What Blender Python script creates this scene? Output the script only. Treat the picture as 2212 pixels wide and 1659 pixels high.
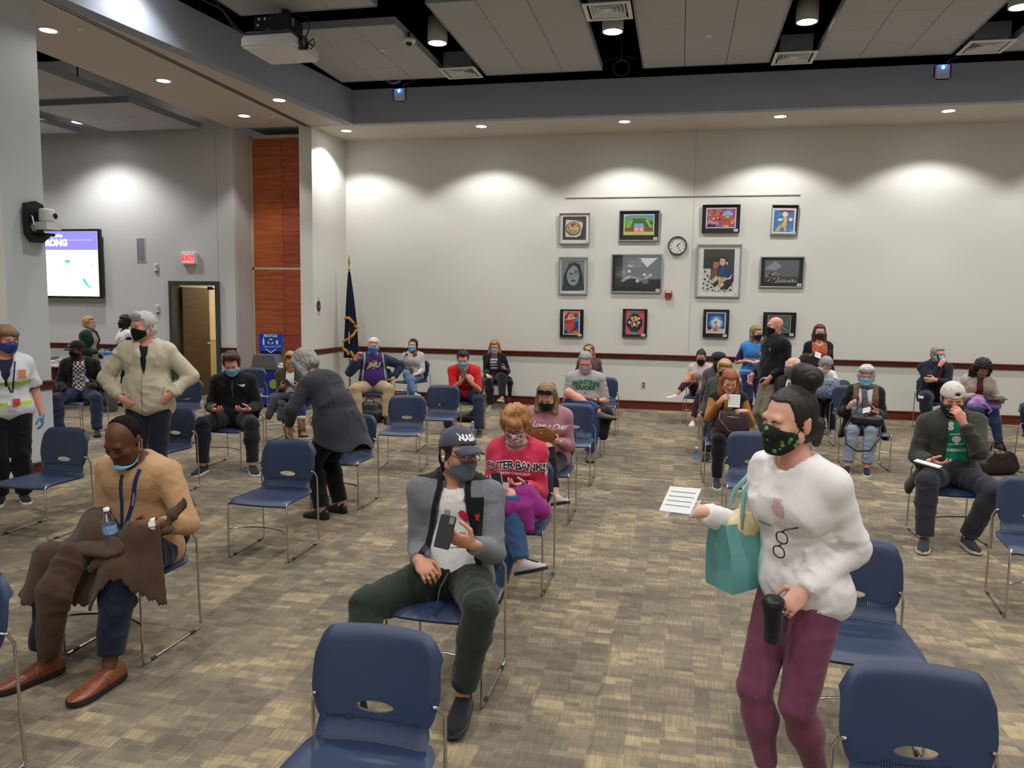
import bpy, bmesh, math, random
import numpy as np
from mathutils import Vector, Matrix, Euler
from mathutils.bvhtree import BVHTree
random.seed(7); np.random.seed(7)
PI = math.pi
for o in list(bpy.data.objects): bpy.data.objects.remove(o)
scene = bpy.context.scene
COL = scene.collection

# ------------------------------------------------------------------ camera, world, exposure
cam = bpy.data.cameras.new('camera'); cam_o = bpy.data.objects.new('camera', cam); COL.objects.link(cam_o)
cam.sensor_fit = 'HORIZONTAL'; cam.sensor_width = 36.0; cam.lens = 36.0 * 1694.0 / 2212.0
cam.clip_start = 0.05; cam.clip_end = 100
_rt = Vector((0.97778732, 0.20908279, 0.01470854)); _dn = Vector((0.03578056, -0.09736135, -0.99460571)); _fw = Vector((-0.20652289, 0.97303913, -0.1026798))
_m = Matrix((( _rt.x, -_dn.x, -_fw.x, 0.0), (_rt.y, -_dn.y, -_fw.y, 0.0), (_rt.z, -_dn.z, -_fw.z, 1.90), (0, 0, 0, 1)))
cam_o.matrix_world = _m
scene.camera = cam_o
world = bpy.data.worlds.new('world'); scene.world = world; world.use_nodes = True
world.node_tree.nodes['Background'].inputs[0].default_value = (0.75, 0.82, 0.95, 1)
world.node_tree.nodes['Background'].inputs[1].default_value = 0.05
scene.view_settings.view_transform = 'Standard'; scene.view_settings.look = 'None'
scene.view_settings.gamma = 1.0; scene.view_settings.use_curve_mapping = False
scene.view_settings.exposure = 0.15
scene.cycles.max_bounces = 6; scene.cycles.diffuse_bounces = 4; scene.cycles.glossy_bounces = 3
scene.cycles.transmission_bounces = 6; scene.cycles.transparent_max_bounces = 8
scene.cycles.sample_clamp_indirect = 6.0; scene.cycles.caustics_reflective = False; scene.cycles.caustics_refractive = False
try:
    scene.cycles.use_denoising = True; scene.cycles.denoiser = 'OPENIMAGEDENOISE'
except Exception: pass

E_DOWN, E_CYL, E_TVROOM = 150.0, 200.0, 200.0     # lamp powers (W)
LIGHT_COL = (1.0, 0.985, 0.965)

# ------------------------------------------------------------------ small helpers
def s2l(c):
    return tuple((v / 12.92 if v <= 0.04045 else ((v + 0.055) / 1.055) ** 2.4) for v in c)
def rgb(r, g, b): return s2l((r / 255.0, g / 255.0, b / 255.0))
_mats = {}
def mat(name, col, rough=0.6, metal=0.0, bump=0.0, scale=40.0, vary=0.0, spec=0.5, emit=0.0, stretch=None, detail=4.0, coat=0.0, sheen=0.0, trans=0.0, alpha=1.0):
    """principled material with procedural noise in colour and relief"""
    if name in _mats: return _mats[name]
    m = bpy.data.materials.new(name); m.use_nodes = True; nt = m.node_tree; b = nt.nodes['Principled BSDF']
    b.inputs['Base Color'].default_value = (*col, 1); b.inputs['Roughness'].default_value = rough
    b.inputs['Metallic'].default_value = metal; b.inputs['Specular IOR Level'].default_value = spec
    if coat: b.inputs['Coat Weight'].default_value = coat
    if sheen: b.inputs['Sheen Weight'].default_value = sheen
    if trans: b.inputs['Transmission Weight'].default_value = trans
    if alpha < 1: b.inputs['Alpha'].default_value = alpha
    if emit:
        b.inputs['Emission Color'].default_value = (*col, 1); b.inputs['Emission Strength'].default_value = emit
    if bump or vary:
        tc = nt.nodes.new('ShaderNodeTexCoord'); mp = nt.nodes.new('ShaderNodeMapping'); nz = nt.nodes.new('ShaderNodeTexNoise')
        nt.links.new(tc.outputs['Object'], mp.inputs['Vector']); nt.links.new(mp.outputs['Vector'], nz.inputs['Vector'])
        if stretch: mp.inputs['Scale'].default_value = stretch
        nz.inputs['Scale'].default_value = scale; nz.inputs['Detail'].default_value = detail
        if bump:
            bp = nt.nodes.new('ShaderNodeBump'); bp.inputs['Strength'].default_value = bump; bp.inputs['Distance'].default_value = 0.01
            nt.links.new(nz.outputs['Fac'], bp.inputs['Height']); nt.links.new(bp.outputs['Normal'], b.inputs['Normal'])
        if vary:
            rp = nt.nodes.new('ShaderNodeValToRGB'); rp.color_ramp.elements[0].position = 0.3; rp.color_ramp.elements[1].position = 0.7
            rp.color_ramp.elements[0].color = (*[c * (1 - vary) for c in col], 1); rp.color_ramp.elements[1].color = (*[min(1, c * (1 + vary)) for c in col], 1)
            nt.links.new(nz.outputs['Fac'], rp.inputs['Fac']); nt.links.new(rp.outputs['Color'], b.inputs['Base Color'])
    _mats[name] = m
    return m
def cloth(name, col, vary=0.10, bump=0.25, scale=90, rough=0.9): return mat(name, col, rough=rough, bump=bump, scale=scale, vary=vary, spec=0.2, sheen=0.15)
def glow(name, col, strength):
    if name in _mats: return _mats[name]
    m = bpy.data.materials.new(name); m.use_nodes = True; nt = m.node_tree; nt.nodes.clear()
    e = nt.nodes.new('ShaderNodeEmission'); e.inputs[0].default_value = (*col, 1); e.inputs[1].default_value = strength
    o = nt.nodes.new('ShaderNodeOutputMaterial'); nt.links.new(e.outputs[0], o.inputs[0]); _mats[name] = m
    return m
def glassy(name, tint=(1, 1, 1), amt=0.12, rough=0.02):
    """thin clear pane: mostly transparent, a little mirror"""
    if name in _mats: return _mats[name]
    m = bpy.data.materials.new(name); m.use_nodes = True; nt = m.node_tree; nt.nodes.clear()
    t = nt.nodes.new('ShaderNodeBsdfTransparent'); t.inputs[0].default_value = (*tint, 1)
    g = nt.nodes.new('ShaderNodeBsdfGlossy'); g.inputs['Roughness'].default_value = rough
    x = nt.nodes.new('ShaderNodeMixShader'); x.inputs[0].default_value = amt
    o = nt.nodes.new('ShaderNodeOutputMaterial')
    nt.links.new(t.outputs[0], x.inputs[1]); nt.links.new(g.outputs[0], x.inputs[2]); nt.links.new(x.outputs[0], o.inputs[0]); _mats[name] = m
    return m

def tag(o, label=None, cat=None, group=None, kind=None):
    if label: o['label'] = label
    if cat: o['category'] = cat
    if group: o['group'] = group
    if kind: o['kind'] = kind
    return o
def empty(name, loc=(0, 0, 0), rz=0.0, label=None, cat=None, group=None):
    o = bpy.data.objects.new(name, None); COL.objects.link(o); o.location = loc; o.rotation_euler = (0, 0, rz); o.empty_display_size = 0.1
    return tag(o, label, cat, group)
def link(name, me, mats=None, parent=None, loc=None, rot=None, smooth=False):
    o = bpy.data.objects.new(name, me); COL.objects.link(o)
    if mats is not None:
        for m in (mats if isinstance(mats, (list, tuple)) else [mats]): me.materials.append(m)
    if parent is not None: o.parent = parent
    if loc is not None: o.location = loc
    if rot is not None: o.rotation_euler = rot
    if smooth: me.polygons.foreach_set('use_smooth', [True] * len(me.polygons))
    return o
def copy_tree(o, parent=None):
    c = o.copy(); COL.objects.link(c)
    if parent is not None: c.parent = parent
    for ch in o.children: copy_tree(ch, c)
    return c

class MB:
    """collects boxes, bars, tubes, lathes in one bmesh; each face keeps a material slot"""
    def __init__(s): s.bm = bmesh.new(); s.mi = 0
    def _mark(s, faces):
        for f in faces: f.material_index = s.mi
    def box(s, c, size, rz=0.0, bevel=0.0, rot=None, seg=1):
        r = bmesh.ops.create_cube(s.bm, size=1.0); vs = r['verts']
        R = (rot.to_matrix().to_4x4() if rot is not None else Matrix.Rotation(rz, 4, 'Z'))
        bmesh.ops.transform(s.bm, matrix=Matrix.Translation(c) @ R @ Matrix.Diagonal((*size, 1)), verts=vs)
        fs = set(f for v in vs for f in v.link_faces)
        if bevel:
            es = list(set(e for v in vs for e in v.link_edges))
            rr = bmesh.ops.bevel(s.bm, geom=es, offset=bevel, segments=seg, affect='EDGES', clamp_overlap=True)
            fs = set(rr['faces']) | set(f for f in fs if f.is_valid)
        s._mark(fs); return s
    def poly(s, pts, flip=False):
        vs = [s.bm.verts.new(p) for p in pts]
        f = s.bm.faces.new(vs if not flip else vs[::-1]); f.material_index = s.mi; return s
    def prism(s, pts2, z0, z1, axis='z'):
        """extruded polygon; pts2 in (x,y) for axis z, (x,z) for axis y, (y,z) for axis x"""
        def P(a, b, t): return {'z': (a, b, t), 'y': (a, t, b), 'x': (t, a, b)}[axis]
        lo = [s.bm.verts.new(P(a, b, z0)) for a, b in pts2]; hi = [s.bm.verts.new(P(a, b, z1)) for a, b in pts2]
        fs = [s.bm.faces.new(lo[::-1]), s.bm.faces.new(hi)]; n = len(lo)
        for i in range(n): fs.append(s.bm.faces.new((lo[i], lo[(i + 1) % n], hi[(i + 1) % n], hi[i])))
        bmesh.ops.recalc_face_normals(s.bm, faces=fs); s._mark(fs); return s
    def tube(s, pts, r, n=8, closed=False, caps=True, flat=None):
        """round bar along a polyline; r is a number or one per point; flat = (axis, factor) squashes the section"""
        pts = [Vector(p) for p in pts]; N = len(pts); rs = r if isinstance(r, (list, tuple)) else [r] * N
        rings = []; prev = None
        for i, p in enumerate(pts):
            if closed: t = (pts[(i + 1) % N] - pts[i - 1])
            else: t = pts[min(i + 1, N - 1)] - pts[max(i - 1, 0)]
            t.normalize()
            if prev is None:
                a = Vector((0, 0, 1)) if abs(t.z) < 0.9 else Vector((1, 0, 0))
                u = t.cross(a).normalized()
            else:
                u = (prev - t * prev.dot(t))
                u = u.normalized() if u.length > 1e-6 else t.orthogonal().normalized()
            prev = u; w = t.cross(u)
            ring = []
            for k in range(n):
                an = 2 * PI * k / n; off = (u * math.cos(an) + w * math.sin(an)) * rs[i]
                if flat:
                    ax = Vector(flat[0]); dcomp = off.dot(ax); off = off + ax * dcomp * (flat[1] - 1)
                ring.append(s.bm.verts.new(p + off))
            rings.append(ring)
        fs = []
        for i in range(N if closed else N - 1):
            A, B = rings[i], rings[(i + 1) % N]
            for k in range(n): fs.append(s.bm.faces.new((A[k], A[(k + 1) % n], B[(k + 1) % n], B[k])))
        if caps and not closed: fs.append(s.bm.faces.new(rings[0][::-1])); fs.append(s.bm.faces.new(rings[-1]))
        for f in fs: f.smooth = True
        s._mark(fs); return s
    def lathe(s, prof, c=(0, 0, 0), n=20, M=None):
        """profile [(r,z)...] spun round z"""
        c = Vector(c); rings = []
        for r, z in prof:
            if r < 1e-6: rings.append([s.bm.verts.new((M @ Vector((0, 0, z)) if M else Vector((0, 0, z))) + c)])
            else:
                ring = []
                for k in range(n):
                    v = Vector((r * math.cos(2 * PI * k / n), r * math.sin(2 * PI * k / n), z)); ring.append(s.bm.verts.new((M @ v if M else v) + c))
                rings.append(ring)
        fs = []
        for A, B in zip(rings[:-1], rings[1:]):
            for k in range(n):
                a = [A[k], A[(k + 1) % n]] if len(A) > 1 else [A[0]]; b = [B[(k + 1) % n], B[k]] if len(B) > 1 else [B[0]]
                if len(a) + len(b) > 2: fs.append(s.bm.faces.new(a + b))
        for f in fs: f.smooth = True
        s._mark(fs); return s
    def grid(s, rows, smooth=True, closed=False):
        vs = [[s.bm.verts.new(p) for p in r] for r in rows]; fs = []
        for A, B in zip(vs[:-1], vs[1:]):
            m = len(A)
            for k in range(m if closed else m - 1): fs.append(s.bm.faces.new((A[k], A[(k + 1) % m], B[(k + 1) % m], B[k])))
        for f in fs: f.smooth = smooth
        s._mark(fs); return s
    def mesh(s, name='m', recalc=False):
        if recalc: bmesh.ops.recalc_face_normals(s.bm, faces=s.bm.faces)
        me = bpy.data.meshes.new(name); s.bm.to_mesh(me); s.bm.free(); return me
    def build(s, name, mats, parent=None, loc=None, rot=None, recalc=False):
        return link(name, s.mesh(name, recalc), mats, parent, loc, rot)
def solidify(o, t, off=-1.0):
    m = o.modifiers.new('thickness', 'SOLIDIFY'); m.thickness = t; m.offset = off; return o
def subsurf(o, n=1):
    m = o.modifiers.new('smooth', 'SUBSURF'); m.levels = n; m.render_levels = n; return o
def text_bm(txt, size=0.1, bold=0.0, shear=0.0, spacing=1.0, extrude=0.0):
    """2D lettering as a mesh in the xz plane (x right, z up), centred"""
    cu = bpy.data.curves.new('txt', 'FONT'); cu.body = txt; cu.size = size; cu.align_x = 'CENTER'; cu.align_y = 'CENTER'
    cu.offset = bold; cu.shear = shear; cu.space_character = spacing; cu.resolution_u = 3; cu.extrude = extrude
    ob = bpy.data.objects.new('txt', cu); COL.objects.link(ob)
    dg = bpy.context.evaluated_depsgraph_get(); me = bpy.data.meshes.new_from_object(ob.evaluated_get(dg))
    bpy.data.objects.remove(ob); bpy.data.curves.remove(cu)
    co = np.empty(len(me.vertices) * 3, np.float32); me.vertices.foreach_get('co', co); co = co.reshape(-1, 3)
    co = np.stack([co[:, 0], -co[:, 2], co[:, 1]], 1); me.vertices.foreach_set('co', co.ravel().astype(np.float32)); me.update()
    return me
# ------------------------------------------------------------------ materials of the room
def brick_mat():
    """patterned carpet: blocks of grey and beige loops at two sizes, streaked along the room"""
    m = bpy.data.materials.new('carpet'); m.use_nodes = True; nt = m.node_tree; N = nt.nodes; L = nt.links; b = N['Principled BSDF']
    b.inputs['Roughness'].default_value = 0.95; b.inputs['Specular IOR Level'].default_value = 0.15
    tc = N.new('ShaderNodeTexCoord')
    def snap(sx, sy, ox=0.0):
        mp = N.new('ShaderNodeMapping'); mp.inputs['Scale'].default_value = (sx, sy, 1); mp.inputs['Location'].default_value = (ox, ox * 1.7, 0)
        L.new(tc.outputs['Object'], mp.inputs['Vector'])
        fl = N.new('ShaderNodeVectorMath'); fl.operation = 'FLOOR'; L.new(mp.outputs['Vector'], fl.inputs[0])
        return fl.outputs[0]
    def white(v):
        w = N.new('ShaderNodeTexWhiteNoise'); w.noise_dimensions = '3D'; L.new(v, w.inputs['Vector']); return w.outputs['Value']
    def math_(op, a, bb):
        n = N.new('ShaderNodeMath'); n.operation = op
        for i, v in enumerate((a, bb)):
            if isinstance(v, (int, float)): n.inputs[i].default_value = v
            else: L.new(v, n.inputs[i])
        return n.outputs[0]
    def noise(sx, sy, sc, det=3):
        mp = N.new('ShaderNodeMapping'); mp.inputs['Scale'].default_value = (sx, sy, 1); L.new(tc.outputs['Object'], mp.inputs['Vector'])
        n = N.new('ShaderNodeTexNoise'); n.inputs['Scale'].default_value = sc; n.inputs['Detail'].default_value = det
        L.new(mp.outputs['Vector'], n.inputs['Vector']); return n.outputs['Fac']
    big = white(snap(3.28, 3.28)); mid = white(snap(6.56, 13.1, 3.1)); sml = white(snap(13.1, 26.2, 7.3))
    lowf = noise(1, 1, 1.1, 2); streak = noise(90, 7, 1.0, 4); speck = noise(1, 1, 170, 3)
    v = math_('ADD', math_('MULTIPLY', big, 0.26), math_('MULTIPLY', mid, 0.30))
    v = math_('ADD', v, math_('MULTIPLY', sml, 0.26)); v = math_('ADD', v, math_('MULTIPLY', lowf, 0.75)); v = math_('ADD', v, math_('MULTIPLY', streak, 0.50))
    v = math_('ADD', v, math_('MULTIPLY', speck, 0.55)); v = math_('MULTIPLY', v, 0.385)
    rp = N.new('ShaderNodeValToRGB'); e = rp.color_ramp.elements
    e[0].position = 0.30; e[0].color = (*rgb(84, 77, 68), 1); e[1].position = 0.70; e[1].color = (*rgb(180, 163, 128), 1)
    for p, c in ((0.45, (110, 101, 88)), (0.545, (128, 117, 99)), (0.61, (154, 139, 110))):
        k = e.new(p); k.color = (*rgb(*c), 1)
    L.new(v, rp.inputs['Fac']); L.new(rp.outputs['Color'], b.inputs['Base Color'])
    bp = N.new('ShaderNodeBump'); bp.inputs['Strength'].default_value = 0.5; bp.inputs['Distance'].default_value = 0.006
    L.new(math_('ADD', speck, math_('MULTIPLY', streak, 0.6)), bp.inputs['Height']); L.new(bp.outputs['Normal'], b.inputs['Normal'])
    return m
def wood_mat(name, c1, c2, ang=0.0, rough=0.35, sc=1.0):
    if name in _mats: return _mats[name]
    m = bpy.data.materials.new(name); m.use_nodes = True; nt = m.node_tree; b = nt.nodes['Principled BSDF']; b.inputs['Roughness'].default_value = rough
    tc = nt.nodes.new('ShaderNodeTexCoord'); mp = nt.nodes.new('ShaderNodeMapping'); mp.inputs['Rotation'].default_value = (0, ang, 0)
    mp.inputs['Scale'].default_value = (2 * sc, 2 * sc, 26 * sc)
    nz = nt.nodes.new('ShaderNodeTexNoise'); nz.inputs['Scale'].default_value = 1.6; nz.inputs['Detail'].default_value = 6
    rp = nt.nodes.new('ShaderNodeValToRGB'); rp.color_ramp.elements[0].position = 0.3; rp.color_ramp.elements[1].position = 0.72
    rp.color_ramp.elements[0].color = (*c1, 1); rp.color_ramp.elements[1].color = (*c2, 1)
    for a, bb in ((tc.outputs['Object'], mp.inputs[0]), (mp.outputs[0], nz.inputs['Vector']), (nz.outputs['Fac'], rp.inputs[0]), (rp.outputs[0], b.inputs['Base Color'])): nt.links.new(a, bb)
    _mats[name] = m; return m
M_WALL = mat('wall_paint', rgb(222, 221, 214), rough=0.85, bump=0.05, scale=300, spec=0.2)
M_WALL_LEFT = mat('wall_paint_unlit', rgb(206, 211, 214), rough=0.85, bump=0.05, scale=300, spec=0.2)  # bluish grey carries the unlit look of the left wall
M_WALL_TV = mat('wall_paint_pale_grey', rgb(214, 214, 214), rough=0.85, bump=0.05, scale=300, spec=0.2)
M_SOFFIT = mat('soffit_paint', rgb(205, 196, 186), rough=0.9, bump=0.03, scale=200, spec=0.2)
M_FASCIA = mat('fascia_paint', rgb(158, 166, 180), rough=0.9, bump=0.03, scale=200, spec=0.2)
M_BLACK = mat('black_plenum_and_shade', (0.002, 0.002, 0.002), rough=1.0, bump=0.1, scale=20, spec=0.0)
M_TRIM = wood_mat('cherry_trim', rgb(84, 28, 18), rgb(112, 44, 27), rough=0.4)
M_CARPET = brick_mat()
M_WHITE = mat('white_plastic', rgb(226, 226, 224), rough=0.45, bump=0.02, scale=200)
M_GREY = mat('grey_plastic', rgb(120, 122, 126), rough=0.5, bump=0.03, scale=200)
M_DARK = mat('black_plastic', rgb(22, 22, 24), rough=0.45, bump=0.03, scale=200)
M_CHROME = mat('chrome', rgb(200, 196, 190), rough=0.18, metal=1.0, vary=0.04, scale=30)
M_ALU = mat('brushed_aluminium', rgb(178, 180, 184), rough=0.35, metal=0.9, vary=0.05, scale=60, stretch=(1, 1, 14))
M_SILVER = mat('silver_frame', rgb(176, 180, 184), rough=0.35, metal=0.6, vary=0.03, scale=50)
M_BLKFRAME = mat('black_frame', rgb(20, 19, 20), rough=0.4, bump=0.03, scale=120)
M_LAMP = glow('lamp_lens', (1.0, 0.98, 0.95), 22.0)
M_TILE = mat('acoustic_tile', rgb(182, 182, 184), rough=0.95, bump=0.18, scale=260, vary=0.03, spec=0.1)
M_CLOUDEDGE = mat('cloud_edge_trim', rgb(150, 154, 160), rough=0.7, bump=0.02, scale=100)

# ------------------------------------------------------------------ room shell
ZS, ZF, ZC = 4.93, 5.49, 6.3         # soffit, fascia top, deck above
YB, YF = 14.455, 13.0                # back wall, fascia / partition line
def struct(name, mb, m, parent=None):
    o = mb.build(name, m, parent)
    if parent is None: o['kind'] = 'structure'
    return o
struct('floor', MB().box((-3, 6.5, -0.05), (28, 24, 0.1)), M_CARPET)
o = struct('wall_back', MB().box((1.65, YB + 0.1, 3.2), (16.3, 0.2, 6.4)).prism([(-6.65, 13.02), (-6.45, 13.1), (-6.41, YB + .02), (-6.65, YB + .02)], 0, ZS + .02), M_WALL)
MBs = MB(); MBs.box((0.146 + .02, YB - 0.0004, 2.96), (0.006, 0.002, 3.94)); MBs.build('panel_joint', mat('joint_grey', rgb(150, 148, 142), rough=0.9, bump=.02), o)  # thin grey line along the joint of the wall panels
struct('wall_right', MB().box((9.6, 5.2, 3.2), (0.2, 19.4, 6.4)), M_WALL)
struct('wall_front', MB().box((-3, -4.4, 3.2), (25.4, 0.2, 6.4)), M_WALL)
# left wall of the main hall, skewed a little like the bulkhead over it
wl = struct('wall_left', MB().prism([(-6.56, 7.15), (-7.86, -4.3), (-8.06, -4.3), (-6.76, 7.15)], 0, ZS + .02).prism([(-6.575, 6.64), (-7.82, -4.3), (-7.9, -4.3), (-6.65, 6.64)], 0, ZS + .02), M_WALL_LEFT)
wl.data.materials.append(M_WALL)  # warmer paint on the nearer slab stands for lamplight on this wall
for p in wl.data.polygons:
    if p.index >= 6: p.material_index = 1
# tv room
DX0, DX1, DZ = -9.20, -8.32, 2.14
wt = MB(); wt.box(((-16 + DX0 - .09) / 2, YF + .1, 3.2), (16 + DX0 - .09, .2, 6.4)); wt.box(((DX1 + .05 - 7.93) / 2, YF + .1, 3.2), (-7.93 - DX1 - .05, .2, 6.4)); wt.box(((DX0 + DX1) / 2 - .02, YF + .1, (DZ + .07 + 6.4) / 2), (DX1 - DX0 + .14, .2, 6.4 - DZ - .07))
wt.box((-8.0, YF + .45, ZS / 2), (.14, .7, ZS))
o = struct('wall_tv_room', wt, M_WALL_TV)
MB().box((-8.265, YF - .0004, 3.5), (.006, .002, 2.6)).build('panel_joint', mat('joint_grey', (0, 0, 0)), o)
struct('wall_tv_room_left', MB().box((-16.05, 5.2, 3.2), (.1, 19.4, 6.4)), M_WALL_TV)
# corridor behind the door
cd = MB(); cd.box((-10.2, 15.9, 1.5), (4.2, .1, 3.0)); cd.box((-10.2, 14.6, 3.0), (4.2, 2.7, .1)); cd.box((-12.3, 14.6, 1.5), (.1, 2.7, 3)); cd.box((-8.16, 14.6, 1.5), (.1, 2.7, 3))
cor = struct('wall_corridor', cd, mat('corridor_cream', rgb(224, 208, 172), rough=.85, bump=.04, scale=200))
cb = MB(); cb.box((-10.2, 15.83, .98), (4.1, .04, .05)); cb.box((-10.2, 15.83, .5), (4.1, .03, .9)); cb.build('wainscot', mat('corridor_tan', rgb(205, 184, 140), rough=.7, bump=.04, scale=200), cor)
# pocket with the stacked folding partition
pk = MB(); pk.box((-7.3, 14.35, 2.6), (1.4, .1, 5.2)); pk.box((-6.72, 13.8, 2.5), (.1, 1.1, 5.0)); pk.box((-7.3, 13.75, 5.1), (1.3, 1.5, .1))
struct('wall_pocket', pk, M_WALL_TV)

def rail_prof(x0, x1, y, z=1.005):  # chair-rail along x: profile in (y,z)
    pr = [(0, 0), (-.028, 0), (-.034, -.012), (-.020, -.026), (-.016, -.085), (-.010, -.098), (0, -.10)]
    return [(y + a, z + b) for a, b in pr], x0, x1
def rail(name, segs):
    mb = MB()
    for (x0, y0), (x1, y1) in segs:
        d = Vector((x1 - x0, y1 - y0, 0)); L = d.length; d.normalize(); n = Vector((d.y, -d.x, 0))
        pr = [(0.0, 0.0), (.046, 0.0), (.05, -.012), (.03, -.03), (.024, -.085), (.012, -.098), (0.0, -.10)]
        rows = [[Vector((x, y, 1.01 + b)) + n * a for a, b in pr] for x, y in ((x0, y0), (x1, y1))]
        mb.grid(rows, smooth=False); mb.poly(rows[0]); mb.poly(rows[1], flip=True)
    o = mb.build(name, M_TRIM, recalc=True); o['kind'] = 'structure'; return o
def base(name, segs):
    mb = MB()
    for (x0, y0), (x1, y1) in segs:
        d = Vector((x1 - x0, y1 - y0, 0)); d.normalize(); n = Vector((d.y, -d.x, 0))
        pr = [(0.0, .155), (.022, .155), (.026, .14), (.014, .118), (.012, .10), (.028, .096), (.030, .0), (0, 0)]
        rows = [[Vector((x, y, b)) + n * a for a, b in pr] for x, y in ((x0, y0), (x1, y1))]
        mb.grid(rows, smooth=False); mb.poly(rows[0]); mb.poly(rows[1], flip=True)
    o = mb.build(name, M_TRIM, recalc=True); o['kind'] = 'structure'; return o
rail('trim_1', [((-6.41, YB), (9.5, YB))]); rail('trim_2', [((-6.45, 13.1), (-6.41, YB))])
rail('trim_3', [((-15.9, YF), (DX0 - .09, YF)), ((DX1 + .07, YF), (-7.93, YF))]); rail('trim_4', [((-7.86, -4.3), (-6.56, 7.15))])
base('baseboard_back', [((-6.41, YB), (9.5, YB)), ((-6.45, 13.1), (-6.41, YB))])
base('baseboard_left', [((-7.86, -4.3), (-6.56, 7.15)), ((-15.9, YF), (DX0 - .09, YF)), ((DX1 + .07, YF), (-7.93, YF))])

# soffits, bulkhead faces, black deck
sf = MB()
sf.prism([(-5.63, YF), (9.5, YF), (9.5, YB), (-6.41, YB), (-6.45, 13.1)], ZS, ZS + .08)
sf.prism([(-6.48, 13.05), (-6.48, 5.44), (-5.63, 13.0)], ZS, ZS + .08)
sf.prism([(-7.93, -4.3), (-6.515, -4.3), (-6.515, 13.05), (-7.93, 13.05)], ZS, ZS + .08)
struct('ceiling_soffit', sf, M_SOFFIT)
fc = MB(); fc.prism([(-5.62, YF - .006), (9.5, YF - .006), (9.5, YF + .15), (-5.7, YF + .15)], ZS - .003, ZF); fc.prism([(-5.622, YF), (-6.472, 5.44), (-6.472, -4.3), (-6.68, -4.3), (-6.68, 5.4), (-5.8, YF + .1)], ZS - .003, ZF)
struct('ceiling_bulkhead', fc, M_FASCIA)
dk = MB(); dk.box((-3, 5.2, ZC), (26, 20, .1)); dk.box((1.9, YF + .35, (ZF + ZC) / 2), (16, .4, ZC - ZF)); dk.prism([(-5.63 - .1, YF + .1), (-6.58, 5.4), (-6.58, -4.3), (-6.8, -4.3), (-6.8, 13.1)], ZF - .02, ZC); dk.box((-7.88, 4.4, (ZS + ZC) / 2 + .05), (.1, 17.3, ZC - ZS - .1))  # last box: beam side face, its unlit shade put in as black
dk.box((-6.5, 4.4, ZS + .2), (.1, 17.3, .1))
struct('ceiling_deck', dk, M_BLACK)
tr = MB(); tr.box((-6.47, 4.4, ZS - .004), (.025, 17.4, .008)); tr.box((-6.53, 4.4, ZS - .004), (.025, 17.4, .008)); struct('trim_5', tr, mat('track_steel', rgb(92, 76, 66), rough=.4, metal=.5, bump=.02))
# door frame and the leaf standing open inside the corridor
df = MB(); w = .075
for x in (DX0 - w / 2, DX1 + w / 2): df.box((x, YF + .08, (DZ + w) / 2), (w, .26, DZ + w), bevel=.004)
df.box(((DX0 + DX1) / 2, YF + .08, DZ + w / 2), (DX1 - DX0, .26, w), bevel=.004)
M_DOORGREEN = mat('dark_green_grey_steel', rgb(62, 72, 70), rough=.5, bump=.02)
dr = struct('door_1', df, M_DOORGREEN)
MB().box((DX0 + .03, YF + .62, 1.06), (.045, .86, 2.1), bevel=.004).build('door_leaf', wood_mat('brown_door', rgb(70, 54, 34), rgb(90, 70, 46), rough=.6), dr)
h = MB(); h.tube([(DX0 + .06, YF + .95, 1.02), (DX0 + .12, YF + .95, 1.02), (DX0 + .12, YF + .83, 1.02)], .012); h.build('door_handle', M_ALU, dr)
h = MB(); h.box((DX1 - .25, YF + .2, DZ - .05), (.05, .1, .06)); h.tube([(DX1 - .25, YF + .2, DZ - .05), (DX1 - .1, YF + .3, DZ - .07), (DX1 + .0, YF + .1, DZ - .05)], .01); h.build('door_closer', M_DARK, dr)
# stacked folding partition: frame with veneer squares
fp = empty('folding_partition', (-7.35, 13.58, 0), 0, 'stacked wooden folding partition with red-brown veneer squares in the wall pocket', 'partition')
pf = MB(); cream = mat('cream_edge_trim', rgb(214, 196, 166), rough=.5, bump=.02)
pf.box((0, .03, 2.46), (1.16, .06, 4.86)); pf.box((-.535, 0, 2.45), (.03, .05, 4.86)); pf.box((.535, 0, 2.45), (.03, .05, 4.86)); pf.box((0, 0, 4.88), (1.1, .05, .06)); pf.box((0, 0, 2.475), (1.1, .05, .045)); pf.build('frame', cream, fp)
for r, (z0, z1) in enumerate(((3.685, 4.85), (2.50, 3.675), (1.235, 2.45), (.02, 1.225))):
    for c, (x0, x1) in enumerate(((-.52, .072), (.08, .52))):
        k = (r + c) % 2
        t = MB().box(((x0 + x1) / 2, -.004, (z0 + z1) / 2), (x1 - x0, .03, z1 - z0), bevel=.002)
        t.build('veneer_panel', wood_mat('veneer_%d' % (k + 2 * (c % 2)), rgb(158 + 10 * k - 8 * c, 76 + 8 * k - 10 * c, 42 + 4 * c), rgb(206 + 8 * k - 14 * c, 118 - 14 * c, 70 + 6 * c), ang=(.8 if k else -.8), rough=.42, sc=.5), fp)
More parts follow.
